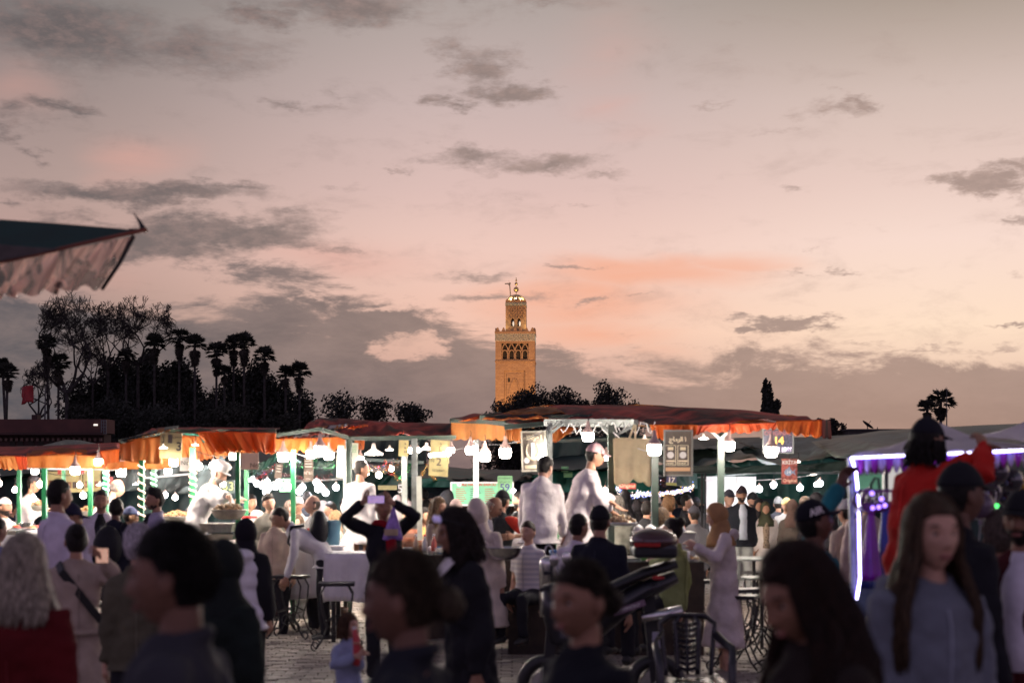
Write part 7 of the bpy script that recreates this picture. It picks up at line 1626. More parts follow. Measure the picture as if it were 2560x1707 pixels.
dishes(9, 545, 680, 1350, 1351, 18.7, 'small dish or glass on the table behind the white vest', 'dishes on the rear white table')
dishes(9, 0, 118, 1322, 1324, 18.4, 'small dish or glass on the counter of the left stall', 'dishes on the left counter')
dishes(9, 1290, 1600, 1396, 1398, 14.9, 'small dish or glass on the dark counter below the cooks', 'dishes below the cooks')
dishes(8, 1595, 1750, 1402, 1402, 14.8, 'small dish or glass beside the woman in green', 'dishes beside the woman in green')
dishes(8, 385, 535, 1346, 1347, 17.9, 'small dish or glass on the counter of the rope-lit stall', 'dishes at the rope-lit post')

for i, (a, b, c) in enumerate((((300, 1150, 19), (480, 1128, 19), 10), ((482, 1122, 18.2), (595, 1134, 17.6), 12), ((616, 1178, 19.6), (733, 1130, 18.4), 16), ((733, 1130, 18.4), (869, 1110, 19.2), 22), ((1011, 1110, 19), (1190, 1108, 19.4), 20), ((1190, 1106, 19.5), (1372, 1070, 18.2), 18), ((1528, 1075, 17), (1637, 1128, 16.3), 14), ((1802, 1082, 17.5), (2098, 1176, 24), 20), ((111, 1180, 18), (226, 1178, 18), 9), ((1763, 1200, 24), (2098, 1176, 24), 10))):
    k = MB(); a, b = P(*a), P(*b); k.tube([a.lerp(b, f)-Vector((0, 0, S(c, a.y)*4*f*(1-f))) for f in [q/12 for q in range(13)]], .006, 4); k.build('cable', M_CORD if i % 3 else M_WP, label='%s sagging between stall posts, %s from the left' % ('black cable' if i % 3 else 'white cable', ORD[sorted((300, 482, 616, 733, 1011, 1190, 1528, 1802, 111, 1763)).index((300, 482, 616, 733, 1011, 1190, 1528, 1802, 111, 1763)[i])]), cat='cable', group='cables slung between the stall posts')
# ---------------------------------------------------------------- the people
BLK = (.018, .018, .022); NAVY = (.015, .018, .035); WHT = (.78, .74, .72); CRM = (.62, .54, .45); GRY = (.22, .22, .24)
BR = (.035, .018, .010); DK = (.012, .009, .008); BLO = (.20, .12, .06); SILV = (.42, .36, .28)
def phone(i, p, w=.15, h=.075, lab='phone', glow=(.7, .4, .9), rz=0):
    t = thing('phone', p, lab, 'phone'); t.rotation_euler = (0, 0, rz); k = MB(); k.box(p, (w, .009, h)); o = k.build('phone_case', M_BK, t); m = o.modifiers.new('b', 'BEVEL'); m.width = .004
    k = MB(); k.box(Vector(p)+Vector((0, -.0065, 0)), (w*.94, .003, h*.9)); k.build('back_plate', mat('phone_glow', glow, .3, var=.3, vscale=20, emit=.45, ecol=glow), t)
def text_on(i, s, d, size, m, rzadd=0):
    pass
# --- foreground, left to right
person(60, 1334, 5.6, 'person with shoulder-length silver hair in a dark red jacket, seen from behind', yaw=172, hair='long', hlen=.27, hc=SILV, top=(.10, .007, .009), topkind='jacket', fem=True, bulk=1.12, skin='light', strands=520, legs=BLK)
def f5(i):
    W, ch = i['W'], i['chest']; t = thing('shoulder_strap', W(ch(.12, .05, 1.45)), 'dark strap running across the back of the beige coat', 'strap'); k = MB(); k.bar(W(ch(.12, .13, 1.42)), W(ch(-.16, .17, 1.05)), .05, .008, up=(0, 1, 0)); k.tube([W(ch(.12, .13, 1.42)), W(ch(.13, .02, 1.475)), W(ch(.11, -.12, 1.40))], [(.028, .006)]*3, 6); k.build('band', M_BK, t)
    k = MB(); a = [i['W'](i['chest'](.235*math.cos(x), .175*math.sin(x), .98)) for x in [6.283*q/20 for q in range(21)]]; k.tube(a, [(.022, .010)]*21, 6); k.build('coat_belt', clothm((.40, .31, .25)), i['root'], off=i['off'])
person(190, 1308, 9.2, 'person with dark pinned-up hair and beige belted coat, holding up a phone', yaw=205, hair='bun', hc=(.02, .016, .014), top=(.42, .33, .27), topkind='coat', fem=True, bulk=1.1, ha=None, hb=(258, 1398, 8.9), legs=BLK, extras=f5, strands=200, hp=-6)
phone(None, P(256, 1388, 8.85), .08, .10, 'phone glowing orange in the raised hand left of the dark-haired man', (.9, .5, .35))
person(345, 1315, 8.2, 'person in a white knitted hat half hidden behind the dark-haired man in front', yaw=190, hair='curly', hc=(.62, .56, .60), hat=None, top=(.10, .09, .06), topkind='jacket', fem=True, bulk=1.05, skin='light', strands=160)
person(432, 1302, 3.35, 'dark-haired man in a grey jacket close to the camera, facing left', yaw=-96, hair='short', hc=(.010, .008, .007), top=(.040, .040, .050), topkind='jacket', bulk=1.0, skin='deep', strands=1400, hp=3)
person(560, 1345, 6.4, 'person in a long blackish green coat behind the dark-haired man', yaw=150, hair='short', hc=DK, top=(.010, .016, .014), topkind='coat', hat='hijab', hatc=(.010, .014, .013), bulk=1.0)
person(615, 1293, 11.2, 'woman in black headscarf and white quilted vest with her back to us', yaw=168, hat='hijab', hatc=(.012, .010, .016), top=(.82, .80, .82), topkind='puffer', puff=True, sleeve=1.0, sleevec=(.015, .015, .018), legs=(.010, .010, .012), hood='down', fem=True, hem=.80, H=1.55)
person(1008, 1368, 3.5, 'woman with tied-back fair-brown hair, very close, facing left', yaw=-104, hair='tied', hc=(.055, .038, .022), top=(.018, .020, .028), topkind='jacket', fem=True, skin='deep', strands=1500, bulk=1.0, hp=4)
def f27(i):
    W, hc0, Hm = i['W'], i['hc0'], i['Hm']; t = thing('sunglasses', W(hc0+Hm @ Vector((0, -.07, .10))), 'sunglasses pushed up on the wavy-haired woman\'s head', 'sunglasses')
    for sx in (-1, 1): k = MB(); k.ball(W(hc0+Hm @ Vector((sx*.034, -.088, .092))), (.028, .014, .020), 14, 10, i['rot'] @ Hm); k.build('lens', mat('glowing_violet_lens', (.45, .35, .7), .08, var=0, spec=1, coat=1, emit=.25, ecol=(.6, .5, 1)), t, smooth=True); k = MB(); k.tube([W(hc0+Hm @ Vector((sx*.06, -.085, .095))), W(hc0+Hm @ Vector((sx*.095, -.02, .06))), W(hc0+Hm @ Vector((sx*.093, .03, .03)))], .003, 5); k.build('temple', M_BK, t)  # violet reflection put into the lenses as emission
    k = MB(); k.tube([W(i['chest'](.085*math.cos(a), .008+.080*math.sin(a), 1.478+.02*math.sin(a))) for a in [-1.2+(math.pi+2.4)*q/14 for q in range(15)]], [(.030*i['s'], .012)]*15, 8, ref=(0, 0, 1)); k.build('white_collar', clothm(WHT), i['root'], smooth=True, off=i['off'])
    for sx in (-1, 1): k = MB(); k.add([W(i['chest'](sx*.03, -.080, 1.495)), W(i['chest'](sx*.10, -.055, 1.485)), W(i['chest'](sx*.09, -.150, 1.40)), W(i['chest'](sx*.015, -.135, 1.43))], [(0, 1, 2, 3)]); o = k.build('collar_point', clothm(WHT), i['root'], off=i['off']); m = o.modifiers.new('s', 'SOLIDIFY'); m.thickness = .006
person(1140, 1268, 7.4, 'woman with wavy dark hair and sunglasses on her head, dark coat over a white collar', yaw=-72, hair='wavy', hlen=.20, hc=(.022, .015, .012), top=(.014, .014, .017), topkind='coat', fem=True, skin='tan', strands=520, extras=f27, lean=5, hp=10)
person(1452, 1394, 4.1, 'young woman with hair pulled back and dark jacket, lit cheek, looking left', yaw=-52, hair='tied', hc=(.028, .020, .013), top=(.012, .013, .018), topkind='jacket', fem=True, skin='tan', strands=1100, hp=4)
person(2000, 1338, 3.5, 'young woman with long dark auburn hair looking down', yaw=-60, hair='wavy', hlen=.62, hc=(.022, .010, .006), top=(.02, .014, .012), topkind='jacket', fem=True, skin='tan', strands=1700, hp=24, hy=-8, sex=1)
person(2330, 1234, 4.7, 'young woman with long fair-brown hair and grey-blue sweatshirt facing the camera', yaw=12, hair='long', hlen=.46, hc=(.075, .045, .025), top=(.15, .165, .20), topkind='jacket', hood='down', fem=True, skin='light', strands=1000, bulk=1.02)
def f47(i): pass
person(2402, 1152, 6.4, 'man in plain black cap and black jacket seen from behind the fair-haired woman, facing right', yaw=112, hair='crop', hc=DK, hat='cap', hatc=(.014, .014, .018), top=(.012, .012, .016), topkind='jacket', skin='dark', H=1.9, bulk=.95)
person(2555, 1222, 6.6, 'bearded man in black cap and maroon jacket cut by the right edge', yaw=-35, hair='crop', hc=DK, hat='cap', hatc=(.014, .014, .018), top=(.07, .010, .014), topkind='jacket', inner=(.7, .66, .75), skin='tan', beard=True)
person(2497, 1286, 7.6, 'person with fluffy brown hood and red coat beside the bearded man', yaw=170, hair='curly', hc=(.10, .075, .06), top=(.22, .012, .015), topkind='coat', fem=True, strands=120)
def fair(i):
    W, hc0, Hm = i['W'], i['hc0'], i['Hm']; p = W(hc0+Hm @ Vector((-.104, .018, .075))); M = i['rot'] @ Hm
    o = text('AIR', .055, p, None, M_WPR, 'lettering', ext=.002, bold=.0015); o.parent = i['root']; o.location = Vector(p)-i['off']; o.rotation_euler = (M @ Matrix(((0, 0, -1), (-1, 0, 0), (0, 1, 0)))).to_euler()
person(2035, 1246, 8.0, 'person in black cap lettered AIR and teal jacket, one arm stretched up', yaw=105, hair='crop', hc=DK, hat='cap', hatc=(.010, .010, .016), top=(.02, .17, .20), topkind='jacket', skin='dark', ha=(2122, 1160, 8.4), hp=-16, extras=fair, H=1.75)
def f46s(i): pass
person(2318, 1040, 8.0, 'man in bright red jacket and black cap standing raised above the crowd at right', yaw=118, hair='long', hlen=.17, hc=DK, hat='cap', hatc=(.012, .012, .018), top=(.50, .022, .015), topkind='jacket', H=1.74, ha=(2432, 1140, 7.8), hb=(2455, 1112, 7.8), skin='tan', legs=BLK, strands=90, bulk=1.12, lean=6)
t = thing('step_platform', (P(2300, 0, 8).x, 8, 0), 'low dark platform the man in red stands on', 'platform'); k = MB(); k.box((P(2300, 0, 8).x, 8, .20), (.8, .6, .40)); k.build('platform_top', M_WD, t)
# child
person(872, 1528, 8.6, 'small child in pale blue jacket drinking from a red bottle', yaw=60, hair='long', hlen=.16, hc=(.09, .045, .022), top=(.30, .34, .50), topkind='jacket', fem=True, skin='light', H=1.02, ha=(893, 1622, 8.45), hb=(886, 1640, 8.4), strands=140)
c = P(893, 1602, 8.42); t = thing('drink_bottle', c, 'red drink bottle at the mouth of the small child', 'bottle'); k = MB(); k.tube([P(886, 1572, 8.42), P(890, 1590, 8.42), P(893, 1640, 8.42), P(890, 1662, 8.42)], [.012, .02, .024, .022], 10); k.build('bottle_body', mat('red_bottle', (.55, .05, .06), .3, var=.05), t, smooth=True)
k = MB(); k.tube([P(885, 1566, 8.42), P(886, 1574, 8.42)], .012, 8); k.build('cap', M_WP, t)

# --- middle distance
person(148, 1196, 11.6, 'tall man in pale lavender shirt with his back half turned', yaw=140, hair='short', hc=DK, top=(.68, .60, .72), topkind='shirt', skin='mid', bulk=1.05)
person(176, 1254, 11.8, 'man in navy cap and purple shirt facing right', yaw=118, hair='crop', hc=DK, hat='cap', hatc=(.02, .02, .05), top=(.26, .15, .38), topkind='shirt', skin='tan', hp=8)
person(-8, 1290, 11.5, 'person in bluish jacket cut by the left edge', yaw=150, hair='short', hc=DK, top=(.22, .22, .42), topkind='jacket')
person(12, 1242, 18.4, 'bearded man in white skullcap at the left edge', yaw=70, hat='skullcap', hatc=(.7, .66, .64), hair='crop', top=(.55, .52, .50), topkind='jacket', beard=True, skin='tan', H=1.7)
person(84, 1187, 20.5, 'cook in dark cap and long white coat at the left stall', yaw=95, hat='skullcap', hatc=(.03, .03, .035), hair='crop', top=WHT, topkind='robe', hem=.45, lean=12, H=1.72, ha=(112, 1268, 20.2), hb=(108, 1276, 20.5), skin='mid')
person(253, 1222, 15.6, 'man with moustache in open pale jacket over black shirt, looking at us', yaw=8, hair='crop', hc=DK, top=(.62, .56, .62), topkind='jacket', inner=(.012, .012, .014), skin='tan', beard='stubble')
person(292, 1195, 18.6, 'bald cook in white coat bending away behind the rope-lit post', yaw=120, hair='bald', hc=(.12, .10, .09), top=WHT, topkind='robe', hem=.5, lean=25, H=1.70, skin='light')
def backpack(i, col=(.014, .014, .018), lab='black backpack', big=1.0):
    W, ch = i['W'], i['chest']; c = W(ch(0, .22, 1.22)); t = thing('backpack', c, lab, 'backpack'); k = MB(); k.ball(c, (.15*big, .11, .22*big), 18, 12, i['rot']); k.build('pack', clothm(col, .6), t, smooth=True)
    for sx in (-1, 1): k = MB(); k.tube([W(ch(sx*.09, .14, 1.38)), W(ch(sx*.10, .03, 1.475)), W(ch(sx*.11, -.13, 1.38)), W(ch(sx*.12, -.15, 1.22))], [(.028, .009)]*4, 6); k.build('strap', clothm(col, .6), t, smooth=True)
person(291, 1243, 15.0, 'broad man in black jacket with a backpack, back to us, bald crown', yaw=172, hair='crop', hc=DK, top=(.015, .016, .028), topkind='jacket', skin='dark', bulk=1.15, extras=lambda i: backpack(i, lab='dark backpack on the broad man in black'))
person(326, 1264, 17.6, 'man in patterned blue cap between the broad man and the rope-lit post', yaw=110, hat='cap', hatc=(.05, .06, .12), hair='crop', top=BLK, topkind='jacket', skin='tan', H=1.62)
person(388, 1219, 15.2, 'dark-haired man in lavender jacket seen in left profile', yaw=-62, hair='quiff', hc=DK, top=(.40, .36, .48), topkind='jacket', inner=BLK, skin='mid', beard='stubble')
def f12(i):
    pass
person(547, 1152, 17.8, 'bearded cook in tall white hat and white coat bending over the huge pan', yaw=82, hat='chef', hatc=(.82, .80, .78), hair='crop', hc=(.3, .28, .26), top=(.70, .67, .65), topkind='robe', hem=.30, lean=24, H=1.72, ha=(578, 1246, 17.4), hb=(590, 1252, 17.8), skin='light', beard=(.35, .33, .30), hp=12, sleeve=.92)
person(628, 1234, 21, 'young man in black shirt behind the thin green post', yaw=40, hair='short', hc=DK, top=BLK, topkind='shirt', H=1.7)
person(672, 1232, 18.2, 'smiling young man with tousled dark hair leaning right', yaw=25, hair='quiff', hc=DK, top=(.16, .15, .13), topkind='jacket', skin='light', hr=-14, lean=8, H=1.66)
person(690, 1266, 16.8, 'person with pale head and beige top, back to us at the table', yaw=170, hair='bald', hc=(.5, .4, .3), top=(.56, .44, .34), topkind='shirt', skin='light', bulk=1.05, H=1.6)
person(702, 1266, 16.2, 'man in white shirt and dark backpack bending over the table', yaw=-80, hair='crop', hc=DK, top=(.72, .70, .68), topkind='shirt', lean=48, H=1.72, skin='mid', hp=-5, extras=lambda i: backpack(i, lab='large black backpack on the bending man in white', big=1.0))
person(746, 1238, 21.5, 'smiling man in white cap behind the green post', yaw=10, hat='cap', hatc=(.7, .7, .72), hair='crop', top=(.6, .58, .56), topkind='shirt', H=1.7)
person(768, 1226, 22.5, 'dark-skinned man behind the balding man in profile', yaw=160, hair='crop', hc=DK, top=BLK, topkind='jacket', skin='dark', H=1.74)
person(782, 1235, 17.4, 'balding man in grey hooded top with green sleeve, left profile', yaw=-75, hair='bald', hc=(.08, .06, .05), top=(.35, .34, .33), topkind='jacket', hood='down', sleevec=(.03, .30, .22), skin='light', H=1.68)
person(826, 1252, 22, 'man with dark hair in profile just left of the white-coated cook', yaw=-80, hair='short', hc=DK, top=(.20, .13, .12), topkind='jacket', H=1.68)
person(838, 1276, 20, 'person with long fair hair leaning behind the blue bucket', yaw=150, hair='long', hlen=.35, hc=(.30, .19, .10), top=(.35, .28, .22), topkind='jacket', fem=True, lean=20, H=1.6)
person(799, 1298, 17.8, 'boy in green and white cap peeping over the table', yaw=-20, hat='skullcap', hatc=(.55, .60, .45), hair='crop', top=(.05, .25, .16), topkind='jacket', H=1.45)
person(903, 1146, 18.3, 'cook in long white coat and black trousers standing with his back to us', yaw=152, hair='crop', hc=DK, top=(.70, .65, .63), topkind='robe', hem=.70, H=1.78, skin='mid', legs=(.012, .012, .014), hy=-35, bulk=1.04)
def bagx(i): pass
person(960, 1230, 12.6, 'woman in black jacket and red scarf photographing with raised phone', yaw=10, hair='short', hc=(.25, .20, .16), top=(.014, .014, .020), topkind='jacket', fem=True, skin='mid', ha=(982, 1256, 12.35), hb=(906, 1256, 12.35), scarf=(.30, .010, .018), palmn=(0, -.2, .2), curl=.8)
phone(None, P(940, 1248, 12.25), .15, .072, 'violet-glowing phone held up by the woman in black', (.62, .42, .80))
t = thing('plastic_bag', P(978, 1300, 12.2), 'violet plastic bag hanging from the photographing woman\'s hand', 'bag'); k = MB()
def fn(u, v):
    w = 4+46*v**.9; p = P(984-2*v-w*(.5-u)*1.05, 1268+80*v+2*math.sin(u*9)*v, 12.2); p.y -= .05*math.sin(math.pi*u)*v; return p
def fnb(u, v): q = fn(u, v); return Vector((q.x, 24.4-q.y+.01, q.z))
k.grid(fn, 14, 12, .002); k.grid(fnb, 14, 12, .002); k.build('bag_body', mat('violet_plastic_film', (.30, .16, .55), .25, var=.3, vscale=8, bump=.6, bscale=14, alpha=.75, spec=.8), t, smooth=True); k = MB(); k.box(P(978, 1330, 12.15), (S(34, 12.2), .03, S(16, 12.2))); k.build('paper_parcel', mat('kraft_paper', (.45, .33, .22), .8, var=.2), t)
person(1196, 1244, 14.4, 'person in cream hooded coat, hood up, leaning left of the balding man', yaw=172, hat='hood', hatc=(.66, .56, .48), top=(.66, .56, .48), topkind='coat', H=1.66, bulk=1.1, hr=8)
person(1140, 1246, 17.5, 'person in pinkish beige hat in front of the green banner', yaw=175, hat='beanie', hatc=(.58, .44, .38), hair='crop', top=(.40, .34, .32), topkind='jacket', H=1.62)
person(1096, 1242, 16.8, 'person with tousled fair-brown hair behind the sunglasses woman', yaw=60, hair='wavy', hlen=.28, hc=(.16, .09, .045), top=(.28, .22, .18), topkind='jacket', fem=True, H=1.66, strands=60)
person(1234, 1240, 15.6, 'balding older man in white shirt bowing his head', yaw=80, hair='bald', hc=(.45, .36, .26), top=(.60, .60, .62), topkind='shirt', lean=22, H=1.66, skin='tan', hp=18)
person(1256, 1223, 16.6, 'man in black cap and black vest over a red T-shirt', yaw=150, hat='cap', hatc=(.015, .015, .018), hair='crop', top=(.022, .024, .026), topkind='jacket', sleeve=.42, sleevec=(.60, .05, .03), skin='mid', beard='stubble', H=1.74, ha=None, hb=(1282, 1340, 16.2), lean=10, legs=BLK)
person(1300, 1226, 19.5, 'man with dark hair and black jacket behind the red-sleeved man', yaw=-110, hair='crop', hc=DK, top=BLK, topkind='jacket', H=1.72, beard=True)
person(1362, 1141, 15.8, 'cook in white jacket and black trousers bending away from us', yaw=164, hair='quiff', hc=DK, top=(.76, .70, .68), topkind='jacket', hem=.80, H=1.80, lean=16, legs=(.010, .010, .012), skin='light', bulk=1.12, hp=14, hy=-14)
person(1487, 1106, 15.9, 'cook in pink cap and white shirt stretching his arm over the food', yaw=98, hat='cap', hatc=(.60, .38, .38), hair='crop', hc=DK, top=(.76, .69, .68), topkind='robe', hem=.55, H=1.84, lean=16, ha=(1566, 1288, 15.6), hb=(1535, 1282, 15.9), skin='mid', sleeve=.82, bulk=1.05, curl=.15, palmn=(0, -.1, 1))
person(1447, 1282, 13.2, 'man in pale shirt with short black hair sitting below the cook in the pink cap', yaw=150, hair='short', hc=DK, top=(.66, .60, .68), topkind='shirt', sit=True, H=1.74, bulk=1.05, skin='tan', hy=-20)
person(1500, 1262, 12.4, 'man in black jacket and dark wool hat with his back to us', yaw=160, hat='beanie', hatc=(.012, .012, .016), hair='crop', top=(.012, .013, .022), topkind='jacket', sit=True, H=1.85, bulk=1.15, skin='mid')
person(1681, 1292, 13.6, 'woman in green jacket with a high bun seated at the counter', yaw=-128, hair='bun', hc=DK, top=(.26, .30, .12), topkind='jacket', fem=True, sit=True, H=1.72, ha=(1632, 1400, 13.5), skin='light', bulk=1.05, hy=10)
person(1792, 1256, 13.6, 'woman in gold-brown headscarf and long white hooded top eating', yaw=-88, hat='hijab', hatc=(.36, .20, .09), top=(.60, .52, .50), topkind='robe', hem=.32, hood='down', fem=True, H=1.64, ha=(1738, 1364, 13.4), hb=(1744, 1372, 13.7), skin='light', hp=12, bulk=1.08, lean=4)
person(1854, 1213, 21.0, 'man in dark cap and open black jacket over a grey polo, strap across his chest', yaw=2, hat='cap', hatc=(.03, .02, .025), hair='crop', top=(.012, .014, .020), topkind='jacket', inner=(.42, .46, .52), legs=(.36, .38, .36), beard=True, skin='tan', shoe=(.7, .7, .7), bulk=1.1)
person(1823, 1222, 22.5, 'younger man in black and white cap left of the man in the open jacket', yaw=25, hat='cap', hatc=(.05, .05, .07), hair='crop', top=(.03, .03, .03), topkind='jacket', skin='light', H=1.76)
person(1882, 1229, 22.6, 'man in dark flat cap looking left over the jacketed man\'s shoulder', yaw=30, hat='cap', hatc=(.03, .035, .04), hair='crop', top=(.06, .06, .06), topkind='jacket', skin='light', H=1.74, beard='stubble')
def leop(i): pass
person(1914, 1252, 21.0, 'woman in olive headscarf and leopard dress with white cardigan', yaw=-4, hat='hijab', hatc=(.055, .060, .035), top=(.55, .50, .46), topkind='coat', hem=.35, inner=(.12, .09, .07), fem=True, skin='mid', legs=(.4, .36, .32), ipat=('spots', (.26, .19, .13), (.03, .02, .015), 34))
person(1898, 1244, 22.2, 'woman in black headscarf right behind the olive headscarf', yaw=-10, hat='hijab', hatc=(.02, .02, .022), top=(.03, .03, .035), topkind='robe', fem=True, skin='mid', H=1.6)
person(1981, 1247, 19.5, 'woman in brown headscarf and brown coat walking away', yaw=172, hat='hijab', hatc=(.09, .055, .045), top=(.075, .060, .050), topkind='coat', hem=.30, fem=True)
person(1966, 1243, 24, 'man in mustard wool hat beyond the brown headscarf', yaw=-20, hat='beanie', hatc=(.42, .30, .12), hair='crop', top=(.3, .28, .26), topkind='jacket', H=1.66)
person(2042, 1230, 19, 'person in a black hood beside the green tent wall', yaw=160, hat='hood', hatc=(.025, .022, .026), top=(.025, .022, .026), topkind='coat', H=1.66)
person(2066, 1234, 20.5, 'person in a dark scarf next to the black hood', yaw=-140, hat='hijab', hatc=(.03, .028, .03), top=(.03, .028, .03), topkind='coat', fem=True, H=1.62)
person(2116, 1246, 14.5, 'man in grey cap and beige jacket seen past the violet pole', yaw=-150, hat='cap', hatc=(.35, .34, .36), hair='crop', top=(.36, .29, .25), topkind='jacket', skin='mid', legs=(.12, .17, .28), H=1.72)
person(2170, 1218, 14.0, 'man in pale cap and pinkish jacket behind the basket', yaw=175, hat='cap', hatc=(.42, .42, .44), hair='crop', top=(.44, .34, .31), topkind='jacket', legs=(.15, .20, .33), H=1.74, bulk=1.1)
person(1640, 1236, 22, 'person in a pale knitted hat behind the green post', yaw=180, hat='beanie', hatc=(.5, .44, .44), hair='crop', top=(.03, .03, .035), topkind='jacket', H=1.7)
person(1672, 1240, 18.8, 'woman with curly brown hair and orange shawl', yaw=165, hair='curly', hc=(.10, .05, .02), top=(.45, .14, .045), topkind='coat', fem=True, H=1.66, bulk=1.1)
person(1655, 1268, 17.0, 'woman in floral red and white scarf in front of the orange shawl', yaw=180, hair='wavy', hlen=.14, hc=(.10, .055, .025), hat=None, top=(.55, .40, .34), topkind='coat', fem=True, H=1.6, pat=('spots', (.62, .55, .5), (.45, .04, .03), 9))
person(1562, 1222, 20.0, 'woman wrapped in black headscarf facing away under the red Original sign', yaw=178, hat='hijab', hatc=(.012, .012, .014), top=(.012, .012, .014), topkind='robe', fem=True, H=1.66)
person(1594, 1248, 20.5, 'shorter woman in black headscarf right of the first one', yaw=175, hat='hijab', hatc=(.014, .012, .014), top=(.014, .012, .014), topkind='robe', fem=True, H=1.6)
person(1545, 1238, 19.2, 'person with long grey hair under the hanging cloth bag', yaw=178, hair='long', hlen=.25, hc=(.16, .15, .13), top=(.18, .18, .15), topkind='jacket', fem=True, H=1.62)
person(1618, 1250, 19, 'person in dark coat just left of the green post', yaw=150, hair='short', hc=DK, top=(.02, .02, .022), topkind='coat', H=1.62)
person(1320, 1300, 14.6, 'person in white shirt with bare forearm partly hidden by the bending cook', pat=('stripes', (.66, .62, .62), (.5, .48, .52), 60), yaw=-30, hair='short', hc=BR, top=(.66, .62, .62), topkind='shirt', sleeve=.4, H=1.6, sit=True, skin='light')
person(1020, 1266, 18.6, 'diner in rust-brown jumper facing us beside the thin grey post', pat=('stripes', (.24, .08, .04), (.12, .05, .03), 30), yaw=-25, hair='short', hc=BR, top=(.24, .08, .04), topkind='jacket', H=1.62, skin='light')
person(1062, 1268, 19.4, 'diner in mustard top with long dark hair behind the long white panel', yaw=30, hair='long', hlen=.22, hc=DK, top=(.36, .24, .08), topkind='shirt', fem=True, H=1.6, skin='mid')
person(1152, 1288, 17.2, 'diner in pale grey jumper with bowed head left of the cream hood', yaw=80, hair='short', hc=BR, top=(.42, .42, .44), topkind='jacket', H=1.6, lean=12, hp=12)
person(1292, 1276, 17.4, 'small diner in white top with bare arms right of the red sleeve', yaw=-60, hair='crop', hc=DK, top=(.62, .6, .58), topkind='shirt', sleeve=.45, H=1.55)
person(1412, 1268, 18.4, 'diner in green jumper seen between the two white-jacketed cooks', yaw=15, hair='short', hc=DK, top=(.06, .16, .08), topkind='jacket', H=1.6)
person(745, 1286, 18.8, 'child in pink top at the table between bucket and bending man', yaw=-15, hair='long', hlen=.16, hc=(.06, .035, .02), top=(.5, .22, .26), topkind='jacket', fem=True, H=1.3, skin='light')
person(646, 1272, 19.2, 'child in cream hood at the red-rimmed tubs', yaw=80, hat='hood', hatc=(.62, .55, .46), top=(.62, .55, .46), topkind='coat', H=1.35, skin='light')
person(478, 1262, 19.6, 'cook\'s helper in white shirt behind the rope-lit post', yaw=40, hair='crop', hc=DK, top=(.66, .64, .62), topkind='shirt', H=1.62)
person(1735, 1262, 19.8, 'man in grey jacket and cap between the green post and gold-brown headscarf', yaw=-160, hat='cap', hatc=(.05, .05, .06), hair='crop', top=(.14, .14, .15), topkind='jacket', H=1.68)
# --- the crowd beyond: backs and heads between the stalls
rr = random.Random(77)
crowd = [(1061, 1222), (1078, 1232), (1116, 1224), (1150, 1222), (1168, 1236), (1108, 1236), (1130, 1240), (1180, 1232), (1210, 1234), (1290, 1246), (994, 1236), (1012, 1236), (1044, 1238), (1066, 1246), (1086, 1246), (1020, 1250), (1205, 1250), (1420, 1238), (1440, 1244), (1585, 1236), (1610, 1238), (1700, 1238), (1716, 1234), (1740, 1240), (1760, 1238), (1946, 1240), (2012, 1240), (2084, 1240), (2096, 1236),
         (606, 1238), (650, 1246), (725, 1250), (808, 1250), (862, 1244), (640, 1262), (722, 1268), (750, 1270), (524, 1248), (456, 1250), (410, 1262), (232, 1262), (150, 1262), (60, 1262), (30, 1256), (425, 1254), (1520, 1250), (1470, 1240), (1785, 1236), (2130, 1236), (2160, 1240), (2236, 1232), (2262, 1238)]
cn = {}; cinfo = []
wvf = lambda x: ('below the yellow sign' if 980 < x < 1130 else 'before the green banner' if x < 1300 and x > 1000 else 'in the left stalls' if x < 560 else 'behind the round bulbs' if x < 900 else 'behind the nearest stall' if x < 1780 else 'by the green tent' if x < 2110 else 'behind the violet-lit tent')
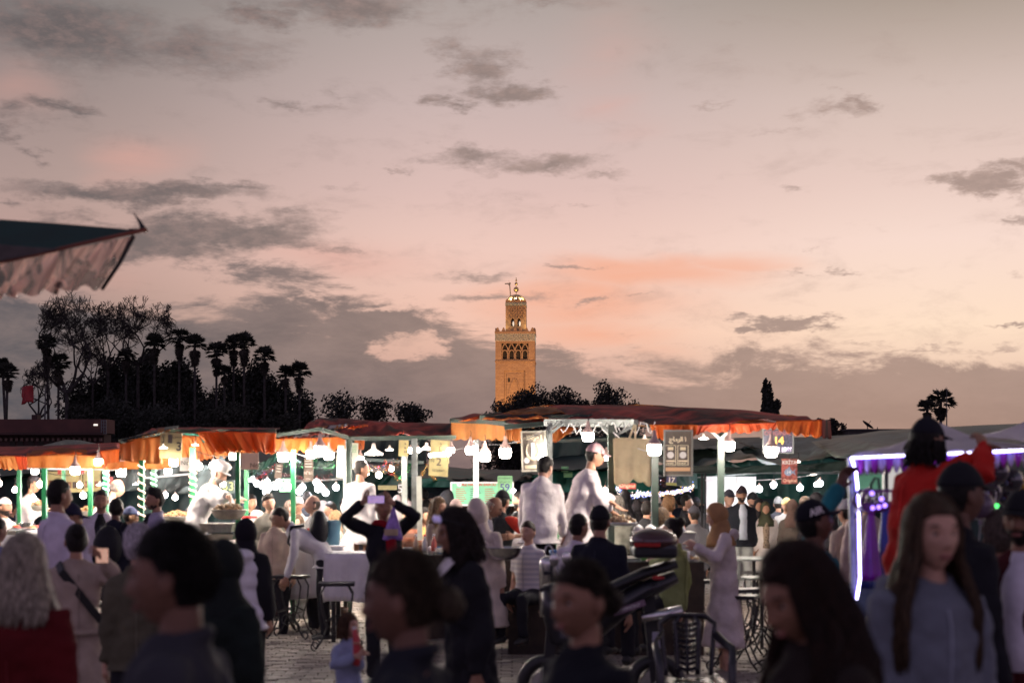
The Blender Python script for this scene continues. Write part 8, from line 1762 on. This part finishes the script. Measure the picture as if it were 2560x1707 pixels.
looks = [('black hair and black coat', dict(hair='short', hc=DK, top=BLK)), ('dark hood', dict(hat='hood', hatc=(.03, .03, .035), top=(.03, .03, .035))), ('black headscarf', dict(hat='hijab', hatc=(.015, .015, .018), top=(.02, .02, .022), fem=True)), ('brown hair and grey jacket', dict(hair='long', hlen=.25, hc=(.06, .035, .02), top=(.10, .10, .11), fem=True)), ('navy jacket', dict(hair='crop', hc=DK, top=NAVY)), ('dark cap', dict(hat='cap', hatc=(.02, .02, .025), hair='crop', top=(.05, .045, .045))), ('white shirt', dict(hair='short', hc=DK, top=(.5, .48, .47))), ('grey wool hat', dict(hat='beanie', hatc=(.15, .15, .15), hair='crop', top=(.04, .04, .05))), ('pale headscarf', dict(hat='hijab', hatc=(.5, .42, .40), top=(.3, .26, .25), fem=True))]
for i, (x, y) in enumerate(crowd):
    nm, kw = looks[(i*5+i//3) % len(looks)]; D = rr.uniform(23, 30); wv = wvf(x)
    cinfo.append((nm, wv, x)); q_ = sorted(c_[0] for j_, c_ in enumerate(crowd) if looks[(j_*5+j_//3) % len(looks)][0] == nm and wvf(c_[0]) == wv); od = '' if len(q_) == 1 else ', '+ORD[q_.index(x)]+' from left'
    person(x, y, D, 'person with %s in the crowd %s%s' % (nm.replace('brown hair and grey jacket', 'long brown hair').replace('black hair and black coat', 'black hair'), wv, od.replace(' from left', ' from left')), yaw=rr.choice((180, 150, -150, 20, -60, 90, 170)), topkind=rr.choice(('jacket', 'coat')), H=rr.uniform(1.62, 1.76), lod=2, group='people of the crowd beyond the stalls', skin=rr.choice(('mid', 'tan', 'light')), bulk=rr.uniform(.95, 1.1), **kw)
finish_people()

def texts_to_meshes():
    fo = [o for o in COL.objects if o.type == 'FONT']; dg = bpy.context.evaluated_depsgraph_get()
    for o, me in [(o, bpy.data.meshes.new_from_object(o.evaluated_get(dg))) for o in fo]:
        n = bpy.data.objects.new('lettering', me); COL.objects.link(n); n.parent = o.parent; n.location = o.location; n.rotation_euler = o.rotation_euler; n.scale = o.scale; n['kind'] = 'stuff'
        bpy.data.objects.remove(o)
texts_to_meshes()
